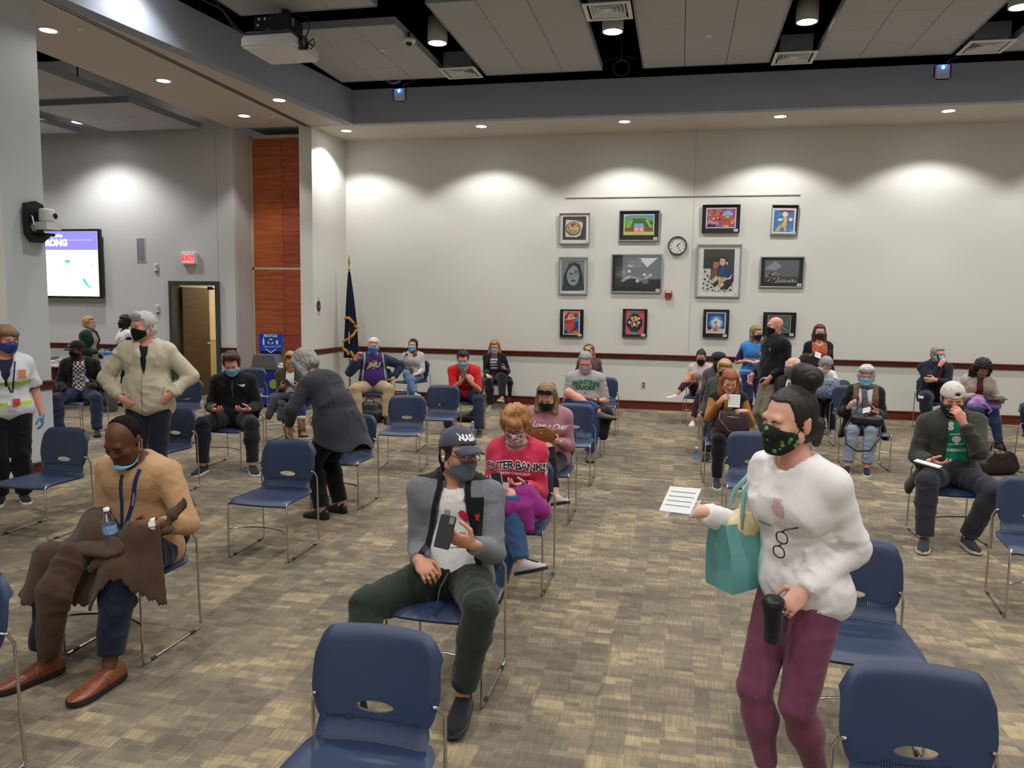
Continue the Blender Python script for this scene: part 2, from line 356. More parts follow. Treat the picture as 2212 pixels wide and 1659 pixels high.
# ------------------------------------------------------------------ ceiling clouds of acoustic tiles
M_GRID = mat('dark_grid', rgb(60, 60, 62), rough=.8, bump=.02)
_tile = None
def cloud(x0, y1, rows, label, z=5.5, cols=3, T=.6096, tm=None):
    """hung rectangle of tiles: edge trim, backing, tiles; far edge at y1"""
    global _tile
    w = cols * T; d = rows * T
    r = empty('ceiling_cloud', (x0 + w / 2, y1 - d / 2, z), 0, label, 'ceiling panel', 'hung acoustic ceiling clouds')
    e = MB()
    for s in (-1, 1):
        e.box((s * (w / 2 + .006), 0, .04), (.014, d + .026, .10), bevel=.003); e.box((0, s * (d / 2 + .006), .04), (w, .014, .10), bevel=.003)
    e.build('edge_trim', M_CLOUDEDGE, r)
    MB().box((0, 0, .05), (w, d, .02)).build('backing', M_GRID, r)
    if _tile is None:
        _tile = MB().box((0, 0, 0), (T - .007, T - .003, .025), bevel=.003).mesh('tile'); _tile.materials.append(M_TILE)
    for i in range(cols):
        for j in range(rows):
            link('tile', _tile, None, r, (-w / 2 + (i + .5) * T, -d / 2 + (j + .5) * T, .012 + random.uniform(-.001, .001)), (random.uniform(-.003, .003), random.uniform(-.003, .003), 0))
    return r
GX = [-5.615, -3.145, -1.32 + .0, .0, 0]
for x0, y1, n, l in [(-5.61, 12.53, 4, 'grey ceiling cloud nearest the bulkhead corner, behind the projector'), (-3.145, 12.53, 5, 'grey ceiling cloud right of the small dome camera'),
                     (-.68, 12.53, 6, 'grey ceiling cloud in the middle of the back row, with a sensor disc'), (1.78, 12.53, 6, 'grey ceiling cloud on the right of the back row, over the far access point'),
                     (4.24, 12.53, 6, 'grey ceiling cloud cut off by the right frame edge at the top'), (-5.61, 9.46, 5, 'grey ceiling cloud above the projector bracket, cut by the top edge')]:
    cloud(x0, y1, n, l)
for x0, y1, l in [(-3.145, 8.9, 'one of the nearer ceiling clouds over the seated crowd'), (-.68, 8.3, 'nearer ceiling cloud over the central aisle'), (1.78, 8.3, 'nearer ceiling cloud over the right block of chairs'), (4.24, 8.3, 'nearer ceiling cloud at the far right of the hall')]:
    cloud(x0, y1, 6, l)
for x0, y1, n, l in [(-10.18, 10.5, 3, 'grey ceiling cloud of the side room nearest the beam'), (-10.18, 12.68, 3, 'grey ceiling cloud of the side room against its end wall'), (-12.65, 12.68, 4, 'grey ceiling cloud of the side room behind the left pillar')]:
    cloud(x0, y1, n, l, z=4.87)
SENS = []
def sensor(x, y, z, label, r=.045):
    o = MB().lathe([(0, -.022), (r * .7, -.02), (r, -.008), (r, 0)], n=16).build('ceiling_sensor', M_WHITE, None, (x, y, z)); tag(o, label, 'sensor', 'small ceiling discs'); return o
sensor(.24, 11.2, 5.496, 'small white disc on the middle ceiling cloud'); sensor(-4.32, 11.05, 5.496, 'small white disc on the ceiling cloud beside the projector')
sensor(-6.78, 8.03, ZS - .001, 'small white disc on the beam between two downlights, near the left pillar', .04); sensor(-6.75, 12.3, ZS - .001, 'small disc on the beam in front of the folding partition', .04)
sensor(.3, 13.4, ZS - .001, 'small disc on the back soffit between two downlights', .04); sensor(4.95, 13.45, ZS - .001, 'small disc on the back soffit near the right edge', .04)

# ------------------------------------------------------------------ lamps
def spot(name, loc, power, ang, blend, r=.05, parent=None, rot=(0, 0, 0), col=LIGHT_COL):
    l = bpy.data.lights.new(name, 'SPOT'); l.energy = power; l.spot_size = math.radians(ang); l.spot_blend = blend; l.shadow_soft_size = r; l.color = col
    o = bpy.data.objects.new(name, l); COL.objects.link(o); o.location = loc; o.rotation_euler = rot
    if parent: o.parent = parent
    return o
def downlight(x, y, label, power, ang=124, z=ZS):
    r = empty('downlight', (x, y, z), 0, label, 'light', 'recessed downlights')
    MB().lathe([(.085, 0.0), (.118, 0.0), (.118, -.006), (.09, -.008), (.085, 0.0)], n=24).build('trim_ring', M_WHITE, r)
    MB().lathe([(0, -.004), (.088, -.004)], n=24).build('lens', M_LAMP, r)
    spot('lamp', (0, 0, -.02), power, ang, .35, .06, r)
for i, x in enumerate((-5.97, -3.475, -1.02, 1.45, 3.91, 6.4, 8.8)):
    downlight(x, 13.5, ('recessed downlight in the back soffit, %s' % ['in the corner over the flag', 'second from the flag corner', 'third from the flag corner, over the first picture column', 'over the right picture columns', 'above the man phoning by the wall', 'past the right edge', 'in the far right corner'][i]), E_DOWN)
for x, y, l, p in ((-7.19, 8.02, 'recessed downlight in the beam beside the left pillar', .6), (-7.2, 10.09, 'recessed downlight in the middle of the beam', .6), (-7.2, 12.18, 'recessed downlight in the beam nearest the folding partition', .6), (-6.1, 11.32, 'recessed downlight between the beam track and the bulkhead', .6), (-7.19, 5.9, 'recessed downlight in the beam nearest the camera', .6)):
    downlight(x, y, l, E_DOWN * p, 100)
def cylinder_lamp(x, y, label, zb=5.5, power=None, seen=True, r=.14, h=.34):
    o = empty('cylinder_downlight', (x, y, zb), 0, label, 'light', 'cylinder downlights between the clouds')
    m = MB(); m.lathe([(r - .018, .012), (r - .016, 0), (r, 0), (r, h), (0, h)], n=28); m.build('housing', mat('lamp_housing', rgb(176, 176, 170), rough=.5, bump=.02), o)
    MB().lathe([(0, .012), (r - .018, .012)], n=28).build('lens', M_LAMP, o)
    MB().tube([(0, 0, h), (0, 0, ZC - zb)], .012).build('stem', M_DARK, o)
    spot('lamp', (0, 0, -.03), power or E_CYL, 128, .6, .12, o)
for (x, y, z), l in (((-3.46, 10.93, 5.5), 'grey cylinder lamp beside the dome camera'), ((-1.0, 10.75, 5.46), 'grey cylinder lamp under the near ceiling vent'), ((1.465, 11.1, 5.56), 'grey cylinder lamp between the middle and right clouds'), ((3.93, 11.06, 5.58), 'grey cylinder lamp cut by the top right corner')):
    cylinder_lamp(x, y, l, z)
for i, (x, y) in enumerate([(x, y) for y in (7.4, 4.0, .6, -2.6) for x in (-3.46, -1.0, 1.465, 3.93, 6.4)] + [(6.4, 11.0)]):
    cylinder_lamp(x, y, 'one of the cylinder lamps overhead, out of view above the seats')
cylinder_lamp(-5.78, 8.0, 'cylinder lamp close to the bulkhead, throwing the bright cone on it', 5.62, E_CYL * .55)
for i, (x, y) in enumerate(((-10.3, 12.1), (-10.3, 9.2), (-10.3, 6.0), (-13.0, 10.5), (-13.0, 6.5), (-10.3, 2.5))):
    cylinder_lamp(x, y, 'round lamp of the side room%s' % (', the one seen under its ceiling clouds' if i == 0 else ', out of view'), 4.9, E_TVROOM, h=.12)
# wall washers of the tv room (scallops on its end wall)
for i, x in enumerate((-8.85, -11.0, -13.2)):
    downlight(x, 12.35, 'lamp washing the end wall of the side room, number %s from the door' % ('one', 'two', 'three')[i], E_DOWN * .55, 118, z=4.99)
l = bpy.data.lights.new('corridor_lamp', 'AREA'); l.energy = 60; l.size = .6; l.color = (1, .93, .8); lo = bpy.data.objects.new('corridor_lamp', l); COL.objects.link(lo); lo.location = (-9.0, 15.1, 2.9)

# ------------------------------------------------------------------ ceiling equipment
def vent(x, y, label, z=5.44):
    r = empty('air_vent', (x, y, z), 0, label, 'vent', 'square ceiling diffusers')
    f = MB()
    for s in (-1, 1): f.box((s * .262, 0, .0), (.05, .574, .016), bevel=.003); f.box((0, s * .262, 0), (.474, .05, .016), bevel=.003)
    f.build('frame', M_WHITE, r)
    for k, a in enumerate((.215, .17, .125, .08)):
        q = MB(); b = a - .04
        q.grid([[Vector((sx * a, sy * a, .0)) for sx, sy in ((-1, -1), (1, -1), (1, 1), (-1, 1))], [Vector((sx * b, sy * b, .045)) for sx, sy in ((-1, -1), (1, -1), (1, 1), (-1, 1))]], smooth=False, closed=True)
        o = q.build('louvre', M_WHITE, r); solidify(o, .004)
    MB().box((0, 0, .012), (.08, .08, .006)).build('centre_plate', M_WHITE, r)
    d = MB(); d.box((0, 0, .16), (.44, .44, .2)); d.build('duct_box', mat('duct_grey', rgb(120, 128, 134), rough=.5, metal=.3, bump=.05, scale=8), r)
vent(-3.46, 12.15, 'white square air vent between the first two ceiling clouds'); vent(-.99, 9.95, 'white square air vent at the top edge, over the middle lamp'); vent(1.46, 12.2, 'white square air vent between the middle and right clouds'); vent(3.92, 12.12, 'white square air vent beside the far right cloud')
vent(-10.9, 11.4, 'white air vent in the side room ceiling', 4.87)
def access_point(x, label, rot=0):
    r = empty('access_point', (x, YF, 5.375), 0, label, 'wireless box', 'wireless access points')
    MB().box((0, -.025, 0), (.23, .05, .23), bevel=.045, seg=3).build('case', M_WHITE, r)
    MB().lathe([(0, .0), (.018, 0)], n=12, M=Matrix.Rotation(PI / 2, 4, 'X')).build('status_light', glow('led_blue', (.05, .35, 1.0), 30), r, (0.0, -.052, .05))
    l = bpy.data.lights.new('led', 'POINT'); l.energy = .25; l.color = (.05, .2, 1); l.shadow_soft_size = .02; lo = bpy.data.objects.new('led', l); COL.objects.link(lo); lo.parent = r; lo.location = (0, -.08, .09)
    c = MB(); c.tube([(.06, -.02, .12), (.09, -.03, .17), (.2, .02, .2), (.28, .05, .3)], .006); c.build('cable', mat('cable_grey', rgb(120, 118, 110), rough=.6, bump=.02), r)
    return r
ap = access_point(-4.77, 'white wireless box with blue light at the left of the bulkhead')
c = MB()
for k in range(3): c.tube([(-.1 + .13 * math.cos(t / 10 * 2 * PI), -.02 - .01 * k, .24 + .06 * math.sin(t / 10 * 2 * PI) + .01 * k) for t in range(11)], .007)
c.build('cable_coil', mat('cable_beige', rgb(150, 138, 104), rough=.6, bump=.02), ap)
access_point(3.64, 'white wireless box with blue light at the right of the bulkhead')
c = MB(); c.tube([(.12 * math.cos(t / 14 * 2 * PI), 0, .12 * math.sin(t / 14 * 2 * PI)) for t in range(14)], .009, closed=True); c.tube([(.13 * math.cos(t / 14 * 2 * PI), .02, .11 * math.sin(t / 14 * 2 * PI)) for t in range(14)], .008, closed=True); c.tube([(0, 0, .12), (0, 0, .8)], .008); c.tube([(-.3, 0, .1), (0, 0, .16), (.35, 0, .12)], .005)
tag(c.build('cable_coil', mat('cable_black', rgb(40, 40, 42), rough=.5, bump=.02), None, (-1.0, 12.3, 5.45)), 'coil of black cable hanging in the dark gap under the middle lamp', 'cable')
dc = empty('dome_camera', (-3.75, 10.57, 5.42), 0, 'small white dome camera on the edge of the first ceiling cloud', 'camera')
MB().lathe([(0, .06), (.05, .06), (.085, .03), (.085, .0), (.05, -.01), (0, -.01)], n=20).build('housing', M_WHITE, dc); MB().lathe([(.045, -.01), (.04, -.035), (.02, -.052), (0, -.056)], n=16).build('dome', mat('dome_black', (.01, .01, .012), rough=.1, bump=.01), dc); MB().box((0, 0, .09), (.03, .03, .08)).build('bracket', M_DARK, dc)
# projector
pj = empty('projector', (-5.0, 9.35, 4.93), math.radians(-1), 'white ceiling projector on a black bracket, lens pointing right', 'projector')
pb = MB(); pb.box((0, 0, .085), (.70, .72, .15), bevel=.03, seg=3); pb.build('body', M_WHITE, pj)
MB().box((-.01, -.02, .19), (.62, .6, .06), bevel=.02).build('upper_case', mat('projector_grey', rgb(70, 76, 82), rough=.5, bump=.03), pj)
ln = MB(); R = Matrix.Rotation(PI / 2, 4, 'Y'); ln.lathe([(0, .02), (.06, .02), (.075, .06), (.082, .06), (.085, -.05), (0, -.05)], n=22, M=R); ln.build('lens', mat('lens_black', (.01, .01, .012), rough=.08, bump=.01), pj, (.34, -.13, .10))
MB().lathe([(0, .03), (.05, .028)], n=18, M=R).build('lens_glass', mat('lens_glass', rgb(150, 160, 170), rough=.05, metal=.8, vary=.3, scale=20), pj, (.35, -.13, .10))
br = MB(); br.box((.05, .05, .34), (.26, .36, .24), bevel=.006); br.box((.05, .05, .85), (.08, .08, .9)); br.box((-.18, -.05, .40), (.3, .03, .14)); br.build('bracket', M_DARK, pj)
b2 = MB()
for dx, dz in ((-.26, .04), (-.18, .04), (-.10, .04), (-.28, -.03), (-.09, -.03)): b2.lathe([(0, 0), (.017, 0)], c=(dx, -.067, .40 + dz), n=10, M=Matrix.Rotation(PI / 2, 4, 'X'))
b2.build('bolts', M_WHITE, pj); b2 = MB(); b2.box((.19, -.06, .38), (.05, .02, .1)); b2.build('module_screen', mat('module_face', rgb(110, 128, 140), rough=.3, bump=.02), pj)
cb = MB(); cb.tube([(-.3, -.1, .2), (-.45, -.2, .26), (-.62, -.3, .5), (-.95, -.5, .65), (-1.3, -.75, 1.0)], .014); cb.tube([(-.3, -.12, .2), (-.5, -.25, .3), (-.7, -.3, .6), (-.95, -.5, .9)], .012)
cb.tube([(.22, -.02, .48), (.40, -.05, .42), (.42, -.06, .3), (.36, -.05, .18)], .008); cb.tube([(.36, 0, .14), (.45, -.02, .18), (.47, -.02, .12), (.42, -.02, .06), (.36, -.02, .09)], .007); cb.build('cable', mat('cable_black', (0, 0, 0)), pj)
# ------------------------------------------------------------------ framed pictures
M_MATW = mat('mount_white', rgb(228, 228, 226), rough=.9, bump=.02); M_MATB = mat('mount_black', rgb(28, 27, 28), rough=.9, bump=.02)
M_PANE = glassy('picture_glass', amt=.05)
def ell(cx, cy, rx, ry=None, n=14, a0=0.0):
    ry = ry or rx
    return [(cx + rx * math.cos(a0 + 2 * PI * k / n), cy + ry * math.sin(a0 + 2 * PI * k / n)) for k in range(n)]
def rect(x0, y0, x1, y1): return [(x0, y0), (x1, y0), (x1, y1), (x0, y1)]
def bar(x0, y0, x1, y1, w):
    d = math.hypot(x1 - x0, y1 - y0) or 1; nx, ny = -(y1 - y0) / d * w / 2, (x1 - x0) / d * w / 2
    return [(x0 + nx, y0 + ny), (x1 + nx, y1 + ny), (x1 - nx, y1 - ny), (x0 - nx, y0 - ny)]
def paint(name, shapes, w, h, parent, y=0.0):
    """flat artwork: polygons layered a hair apart; shapes = [((r,g,b), pts in 0..1)]"""
    mb = MB(); ms = []; idx = {}
    mb_faces = []
    for k, (c, pts) in enumerate(shapes):
        if c not in idx: idx[c] = len(ms); ms.append(mat('paint_%d_%d_%d' % c, rgb(*c), rough=.8, vary=.12, bump=.03, scale=30))
        mb.mi = idx[c]; pts = [(min(1, max(0, px)), min(1, max(0, pz))) for px, pz in pts]
        ar = sum(pts[i - 1][0] * p[1] - p[0] * pts[i - 1][1] for i, p in enumerate(pts))
        if abs(ar) < 1e-7: continue
        if ar < 0: pts = pts[::-1]
        mb.poly([((px - .5) * w, y - .00015 * k, (pz - .5) * h) for px, pz in pts])
    return mb.build(name, ms, parent)
def picture(x, z, w, h, label, frame, fw, mount, inset, art, card=True, tilt=.03, slip=None, rot=0.0):
    r = empty('framed_picture', (x, YB - .02, z), 0, label, 'picture', 'framed student pictures on the back wall'); r.rotation_euler = (tilt, rot, 0)
    f = MB()
    for s in (-1, 1): f.box((s * (w / 2 - fw / 2), -.012, 0), (fw, .032, h), bevel=.003); f.box((0, -.012, s * (h / 2 - fw / 2)), (w - 2 * fw, .032, fw), bevel=.003)
    f.build('frame', frame, r)
    MB().box((0, -.004, 0), (w - fw, .006, h - fw)).build('mount', mount, r)
    l, b, rr, t = inset; aw, ah = w - l - rr, h - b - t
    a = empty('artwork', ((l - rr) / 2, -.0085, (b - t) / 2)); a.parent = r
    a2 = paint('artwork', art, aw, ah, r); bpy.data.objects.remove(a); a2.location = ((l - rr) / 2, -.0085, (b - t) / 2)
    if slip:
        sl = MB(); sl.box(((l - rr) / 2, -.0075, (b - t) / 2), (aw + 2 * slip, .001, ah + 2 * slip)); sl.build('border', M_MATW, r)
    if card:
        cdm = MB(); cdm.box((w / 2 - fw - .05, -.022, -h / 2 + fw + .03), (.07, .002, .045)); cdm.mi = 1
        for k in range(3): cdm.box((w / 2 - fw - .05, -.0235, -h / 2 + fw + .04 - .01 * k), (.05, .0006, .003))
        cdm.build('label_card', [M_MATW, mat('print_grey', rgb(130, 130, 130), rough=.9, bump=.01)], r)
    p = MB(); p.poly([(-w / 2 + fw, -.018, -h / 2 + fw), (w / 2 - fw, -.018, -h / 2 + fw), (w / 2 - fw, -.018, h / 2 - fw), (-w / 2 + fw, -.018, h / 2 - fw)]); p.build('glass', M_PANE, r)
    return r
R_ = random.Random(3)
def pan():
    s = [((70, 66, 62), rect(0, 0, 1, 1)), ((222, 214, 200), [(.12, .12), (.62, .11), (.76, .2), (.8, .4), (.86, .6), (.84, .78), (.7, .82), (.14, .86), (.12, .5)]), ((160, 110, 100), bar(.58, .83, .85, .77, .07)), ((70, 56, 40), ell(.45, .48, .32, .30, 20)), ((206, 176, 126), ell(.45, .49, .28, .265, 20))]
    for _ in range(38):
        a, q = R_.uniform(0, 6.3), .25 * math.sqrt(R_.random()); c = R_.choice([(232, 212, 160), (196, 140, 80), (150, 70, 60), (214, 186, 120), (120, 84, 50), (226, 200, 150)])
        x, y = .45 + q * math.cos(a), .49 + q * .95 * math.sin(a); s.append((c, bar(x - .03, y, x + .03, y + R_.uniform(-.04, .04), .026)))
    s += [((110, 50, 56), bar(.38, .72, .45, .64, .03)), ((126, 62, 66), bar(.46, .73, .5, .63, .03)), ((150, 70, 66), bar(.52, .72, .55, .64, .03))]
    return s
def garden():
    s = [((120, 176, 70), rect(0, 0, 1, 1)), ((90, 150, 220), rect(0, .82, 1, 1)), ((110, 180, 80), [(0, .75), (.3, .92), (.6, .95), (1, .78), (1, .6), (0, .6)]), ((240, 170, 90), [(0, .9), (.2, 1), (0, 1)]), ((40, 120, 60), [(.22, .3), (.3, .72), (.75, .72), (.86, .3)]), ((150, 84, 50), rect(.02, .16, .34, .34)), ((150, 84, 50), rect(.66, .16, .98, .34)), ((222, 140, 160), rect(.33, .12, .68, .46)), ((120, 190, 210), rect(.34, .46, .66, .56)), ((240, 200, 210), rect(.37, .18, .47, .34)), ((240, 200, 210), rect(.54, .18, .64, .34))]
    for k in range(8): s.append(((110, 70, 60), bar(.27 + .06 * k, .74, .29 + .06 * k, .82, .05)))
    s += [((230, 200, 110), bar(.1, .36, .28, .74, .04)), ((230, 200, 110), bar(.92, .36, .74, .74, .04)), ((214, 210, 90), rect(0, 0, 1, .12)), ((40, 110, 50), ell(.93, .6, .06, .1))]
    return s
def beast():
    s = [((150, 90, 150), rect(0, 0, 1, 1)), ((190, 110, 120), [(0, .55), (.5, .75), (.5, 1), (0, 1)]), ((200, 40, 110), [(.6, .75), (1, .7), (1, 1), (.55, 1)]), ((90, 130, 210), ell(.78, .9, .1, .14)), ((160, 170, 220), ell(.72, .72, .2, .16)), ((190, 150, 200), [(0, .2), (.4, .15), (.45, .35), (.1, .5)])]
    for _ in range(16): s.append((R_.choice([(110, 60, 70), (170, 80, 90), (120, 100, 90), (210, 120, 120)]), ell(R_.uniform(.02, .6), R_.uniform(.65, .97), .05, .06)))
    s += [((196, 84, 60), [(.1, .5), (.2, .64), (.45, .66), (.62, .6), (.92, .5), (.96, .25), (.85, .1), (.55, .1), (.5, .3), (.3, .3), (.12, .38)]), ((140, 120, 100), ell(.72, .55, .13, .12)), ((190, 180, 110), ell(.72, .57, .07, .08)), ((230, 150, 90), [(.84, .3), (1, .5), (.96, .2), (.86, .16)]), ((60, 30, 60), [(.02, .08), (.12, .24), (.2, .1), (.26, .22), (.34, .06), (.02, .02)]), ((90, 50, 70), ell(.42, .44, .1, .06)), ((240, 230, 180), ell(.24, .47, .035, .04)), ((240, 230, 180), ell(.38, .48, .03, .035)), ((226, 190, 110), ell(.68, .07, .12, .05))]
    for k in range(3): s.append(((110, 60, 70), bar(.6 + .07 * k, .3, .64 + .07 * k, .46, .03)))
    return s
def giraffe():
    s = [((70, 130, 190), rect(0, 0, 1, 1))]
    for _ in range(18): x, y = R_.random(), R_.random(); s.append((R_.choice([(90, 150, 205), (56, 112, 174), (110, 165, 210)]), bar(x, y, x + .15, y + .1, .05)))
    s += [((170, 60, 70), [(.25, 1), (.35, .92), (.5, .96), (.6, .85), (.72, .93), (.95, .9), (.9, 1)]), ((226, 186, 124), [(.08, .02), (.3, .35), (.45, .4), (.52, .38), (.62, .3), (.66, .02), (.58, .02), (.5, .2), (.4, .22), (.3, .03)]), ((230, 192, 130), [(.46, .3), (.5, .62), (.66, .62), (.66, .3)]), ((236, 204, 150), ell(.57, .62, .13, .06)), ((240, 234, 222), ell(.55, .8, .14, .12)), ((240, 234, 222), ell(.32, .55, .12, .07)), ((240, 234, 222), ell(.84, .57, .1, .08)), ((120, 80, 60), ell(.36, .32, .03, .05)), ((60, 40, 40), ell(.6, .62, .04, .02))]
    return s
def face():
    return [((128, 140, 138), rect(0, 0, 1, 1)), ((44, 46, 66), [(.05, 0), (.1, .5), (.3, .85), (.55, .95), (.8, .85), (.92, .5), (1, 0)]), ((150, 166, 160), ell(.5, .5, .27, .34, 20)), ((60, 62, 80), [(.2, .55), (.3, .9), (.6, .92), (.45, .8), (.3, .68)]), ((50, 52, 62), ell(.4, .56, .07, .03)), ((50, 52, 62), ell(.64, .58, .08, .035)), ((40, 40, 50), bar(.56, .65, .73, .66, .03)), ((220, 226, 226), ell(.64, .58, .03, .015)), ((110, 126, 122), bar(.53, .56, .5, .42, .03)), ((80, 84, 92), ell(.51, .33, .11, .035)), ((56, 58, 74), [(0, 0), (.1, .3), (.3, .18), (.45, .1), (.7, .2), (.9, .35), (1, 0)])]
def machine():
    s = [((36, 36, 37), rect(0, 0, 1, 1)), ((70, 70, 70), rect(.02, .3, .25, .7)), ((96, 96, 96), [(.0, .42), (.2, .6), (.3, .5), (.16, .3)]), ((205, 205, 203), [(.55, 1), (1, 1), (.76, .68)]), ((54, 54, 54), rect(.3, .62, .62, .98)), ((20, 20, 20), rect(.3, .48, .7, .64))]
    for k in range(3): s.append(((130, 130, 130), bar(.32, .7 + .08 * k, .62, .71 + .08 * k, .018)))
    s += [((150, 150, 150), bar(.16, .18, .36, .36, .09)), ((120, 120, 120), bar(.36, .36, .62, .26, .07)), ((140, 140, 138), bar(.62, .2, .86, .42, .08)), ((190, 190, 188), ell(.34, .54, .04, .055)), ((200, 200, 198), ell(.54, .2, .045, .06)), ((110, 110, 110), ell(.72, .19, .08, .1)), ((200, 200, 198), ell(.7, .42, .035, .05)), ((190, 190, 188), ell(.84, .42, .03, .04)), ((180, 180, 178), bar(.3, .74, .42, .7, .05))]
    return s
def child():
    s = [((66, 60, 54), rect(0, 0, 1, 1)), ((40, 46, 38), rect(0, .52, .55, .82)), ((206, 206, 204), rect(0, 0, 1, .42)), ((206, 206, 204), rect(0, .4, .25, .54))]
    for rr_, n in ((.14, 10), (.27, 16), (.42, 20), (.58, 26)):
        for k in range(n):
            a = 2 * PI * k / n + rr_; x, y = .46 + rr_ * math.cos(a), .12 + rr_ * .75 * math.sin(a)
            if 0 < y < .5 and 0 < x < 1 and not (y > .42 and x > .25): s.append(((38, 38, 40), bar(x, y, x + .075 * math.cos(a), y + .06 * math.sin(a), .034)))
    s += [((120, 84, 54), [(.2, .3), (.32, .55), (.5, .6), (.5, .3)]), ((170, 116, 76), rect(.32, .56, .52, .7)), ((30, 26, 24), [(.55, .25), (.9, .3), (1, .45), (1, .25), (.8, .05), (.6, .07)]), ((30, 56, 100), [(.44, .42), (.48, .6), (.58, .66), (.78, .64), (.98, .52), (.96, .42), (.84, .34), (.56, .36)]), ((44, 78, 130), [(.56, .4), (.6, .6), (.68, .62), (.66, .4)]), ((226, 180, 156), ell(.62, .71, .09, .1)), ((40, 26, 24), [(.56, .79), (.6, .83), (.72, .82), (.8, .74), (.74, .66), (.72, .76), (.6, .78)]), ((226, 180, 156), ell(.76, .67, .03, .04)), ((60, 40, 36), ell(.6, .72, .02, .01)), ((200, 180, 110), [(.56, .3), (.7, .34), (.8, .3), (.66, .22), (.56, .24)]), ((226, 190, 166), [(.3, .28), (.44, .38), (.5, .32), (.42, .2)]), ((216, 180, 160), [(.5, .18), (.64, .25), (.7, .16), (.6, .1)]), ((28, 28, 30), bar(.5, .24, .36, .14, .09))]
    return s
def town():
    s = [((96, 104, 108), rect(0, 0, 1, 1)), ((150, 150, 160), [(.0, .6), (.3, .95), (.5, .7), (.3, .55)]), ((60, 64, 66), rect(0, 0, 1, .28)), ((40, 44, 44), [(.0, .1), (.2, .5), (.3, .3), (.3, .02), (0, 0)])]
    for _ in range(30): x, y = R_.uniform(.02, .4), R_.uniform(.03, .45); s.append((R_.choice([(200, 200, 190), (50, 50, 54), (140, 130, 110)]), bar(x, y, x + .05, y + R_.uniform(-.08, .08), .022)))
    for k in range(7): s.append(((170, 160, 140), rect(.4 + .08 * k, .04, .45 + .08 * k, .12 + .03 * (k % 3))))
    return s
def abstract():
    s = [((190, 90, 60), rect(0, 0, 1, 1)), ((220, 200, 180), [(0, .8), (.3, 1), (0, 1)]), ((226, 150, 80), [(.3, .85), (1, .8), (1, 1), (.4, 1)]), ((170, 50, 44), ell(.22, .8, .17, .09, a0=.6)), ((170, 54, 46), ell(.78, .86, .17, .06, a0=-.4)), ((222, 190, 150), ell(.45, .76, .22, .1)), ((40, 40, 46), ell(.48, .78, .06, .03)), ((222, 200, 190), bar(.1, .64, .75, .72, .05)), ((70, 150, 200), [(.7, .7), (1, .8), (1, .4), (.8, .5)]), ((30, 70, 160), [(.7, .5), (.95, .6), (.98, .25), (.6, .1), (.75, .35)]), ((200, 60, 90), [(.1, .6), (.4, .64), (.5, .5), (.2, .45)]), ((60, 40, 40), ell(.15, .56, .06, .05)), ((210, 90, 66), [(.1, .38), (.4, .44), (.6, .36), (.5, .18), (.3, .2)]), ((60, 160, 160), rect(0, .25, .12, .42)), ((30, 60, 110), rect(0, 0, .3, .14)), ((80, 140, 200), ell(.3, .08, .07, .05)), ((232, 150, 60), [(.5, .04), (.95, .02), (.9, .12), (.65, .14)]), ((60, 30, 60), bar(.5, .05, .75, .3, .05))]
    return s
def pot():
    s = [((206, 92, 106), rect(0, 0, 1, 1)), ((80, 170, 140), rect(.34, .88, .62, 1)), ((80, 170, 140), rect(.34, 0, .62, .1)), ((34, 30, 44), [(.35, .88), (.62, .88), (.78, .74), (.92, .58), (.92, .4), (.78, .22), (.64, .1), (.32, .1), (.18, .22), (.04, .4), (.04, .58), (.2, .74)]), ((60, 50, 110), ell(.2, .55, .12, .09))]
    for a in ((.4, .74, .3, .34), (.52, .7, .36, .3), (.36, .68, .5, .4), (.5, .5, .62, .34), (.7, .5, .6, .3)): s.append(((216, 196, 206), bar(*a, .035)))
    for x, y in ((.34, .68), (.52, .72), (.58, .62), (.7, .68), (.2, .5), (.7, .5), (.46, .4)): s.append(((230, 190, 80), ell(x, y, .085, .06))); s.append(((240, 214, 130), ell(x, y, .04, .03)))
    return s
def moonfox():
    s = [((26, 60, 130), rect(0, 0, 1, 1)), ((60, 120, 200), ell(.5, .5, .46, .4, 20)), ((130, 190, 236), ell(.52, .5, .36, .32, 20)), ((214, 232, 246), ell(.53, .5, .26, .24, 20)), ((220, 206, 206), rect(0, 0, 1, .2)), ((30, 34, 60), bar(.0, .6, .4, .72, .03)), ((30, 34, 60), bar(.2, .64, .28, .8, .02)), ((30, 34, 60), bar(.62, .74, 1, .6, .03)), ((30, 34, 60), [(0, .1), (.2, .4), (.24, .15)]), ((206, 110, 66), [(.34, .06), (.4, .36), (.5, .42), (.6, .34), (.62, .06)]), ((214, 130, 90), ell(.48, .5, .1, .08)), ((206, 110, 66), [(.4, .54), (.41, .62), (.47, .57)]), ((206, 110, 66), [(.5, .57), (.57, .62), (.57, .54)]), ((230, 200, 180), ell(.47, .32, .05, .1))]
    return s
def waterlines():
    s = [((76, 92, 86), rect(0, 0, 1, 1))]
    for k in range(9): s.append(((96, 112, 106), bar(0, .1 * k + .06, 1, .1 * k + .1, .02)))
    s += [((210, 220, 214), bar(.62, .3, .9, .12, .02)), ((190, 200, 196), ell(.86, .55, .03, .02))]
    return s
picture(-1.94, 3.268, .565, .553, 'framed picture of a round skillet meal on a cutting board, white mount', M_SILVER, .012, M_MATW, (.065, .075, .07, .06), pan(), slip=None)
picture(-.776, 3.312, .724, .544, 'framed picture of a green garden court with a pink house', M_SILVER, .018, M_MATB, (.1, .12, .11, .085), garden(), slip=.014)
picture(.64, 3.424, .642, .485, 'framed picture of an orange cat-like beast on purple, black mount', M_BLKFRAME, .012, M_MATB, (.08, .095, .08, .07), beast(), slip=.014)
picture(1.704, 3.396, .444, .515, 'framed picture of a giraffe on blue, its sheet slipped askew', M_SILVER, .012, M_MATB, (.045, .055, .07, .09), giraffe(), slip=.03, rot=.02)
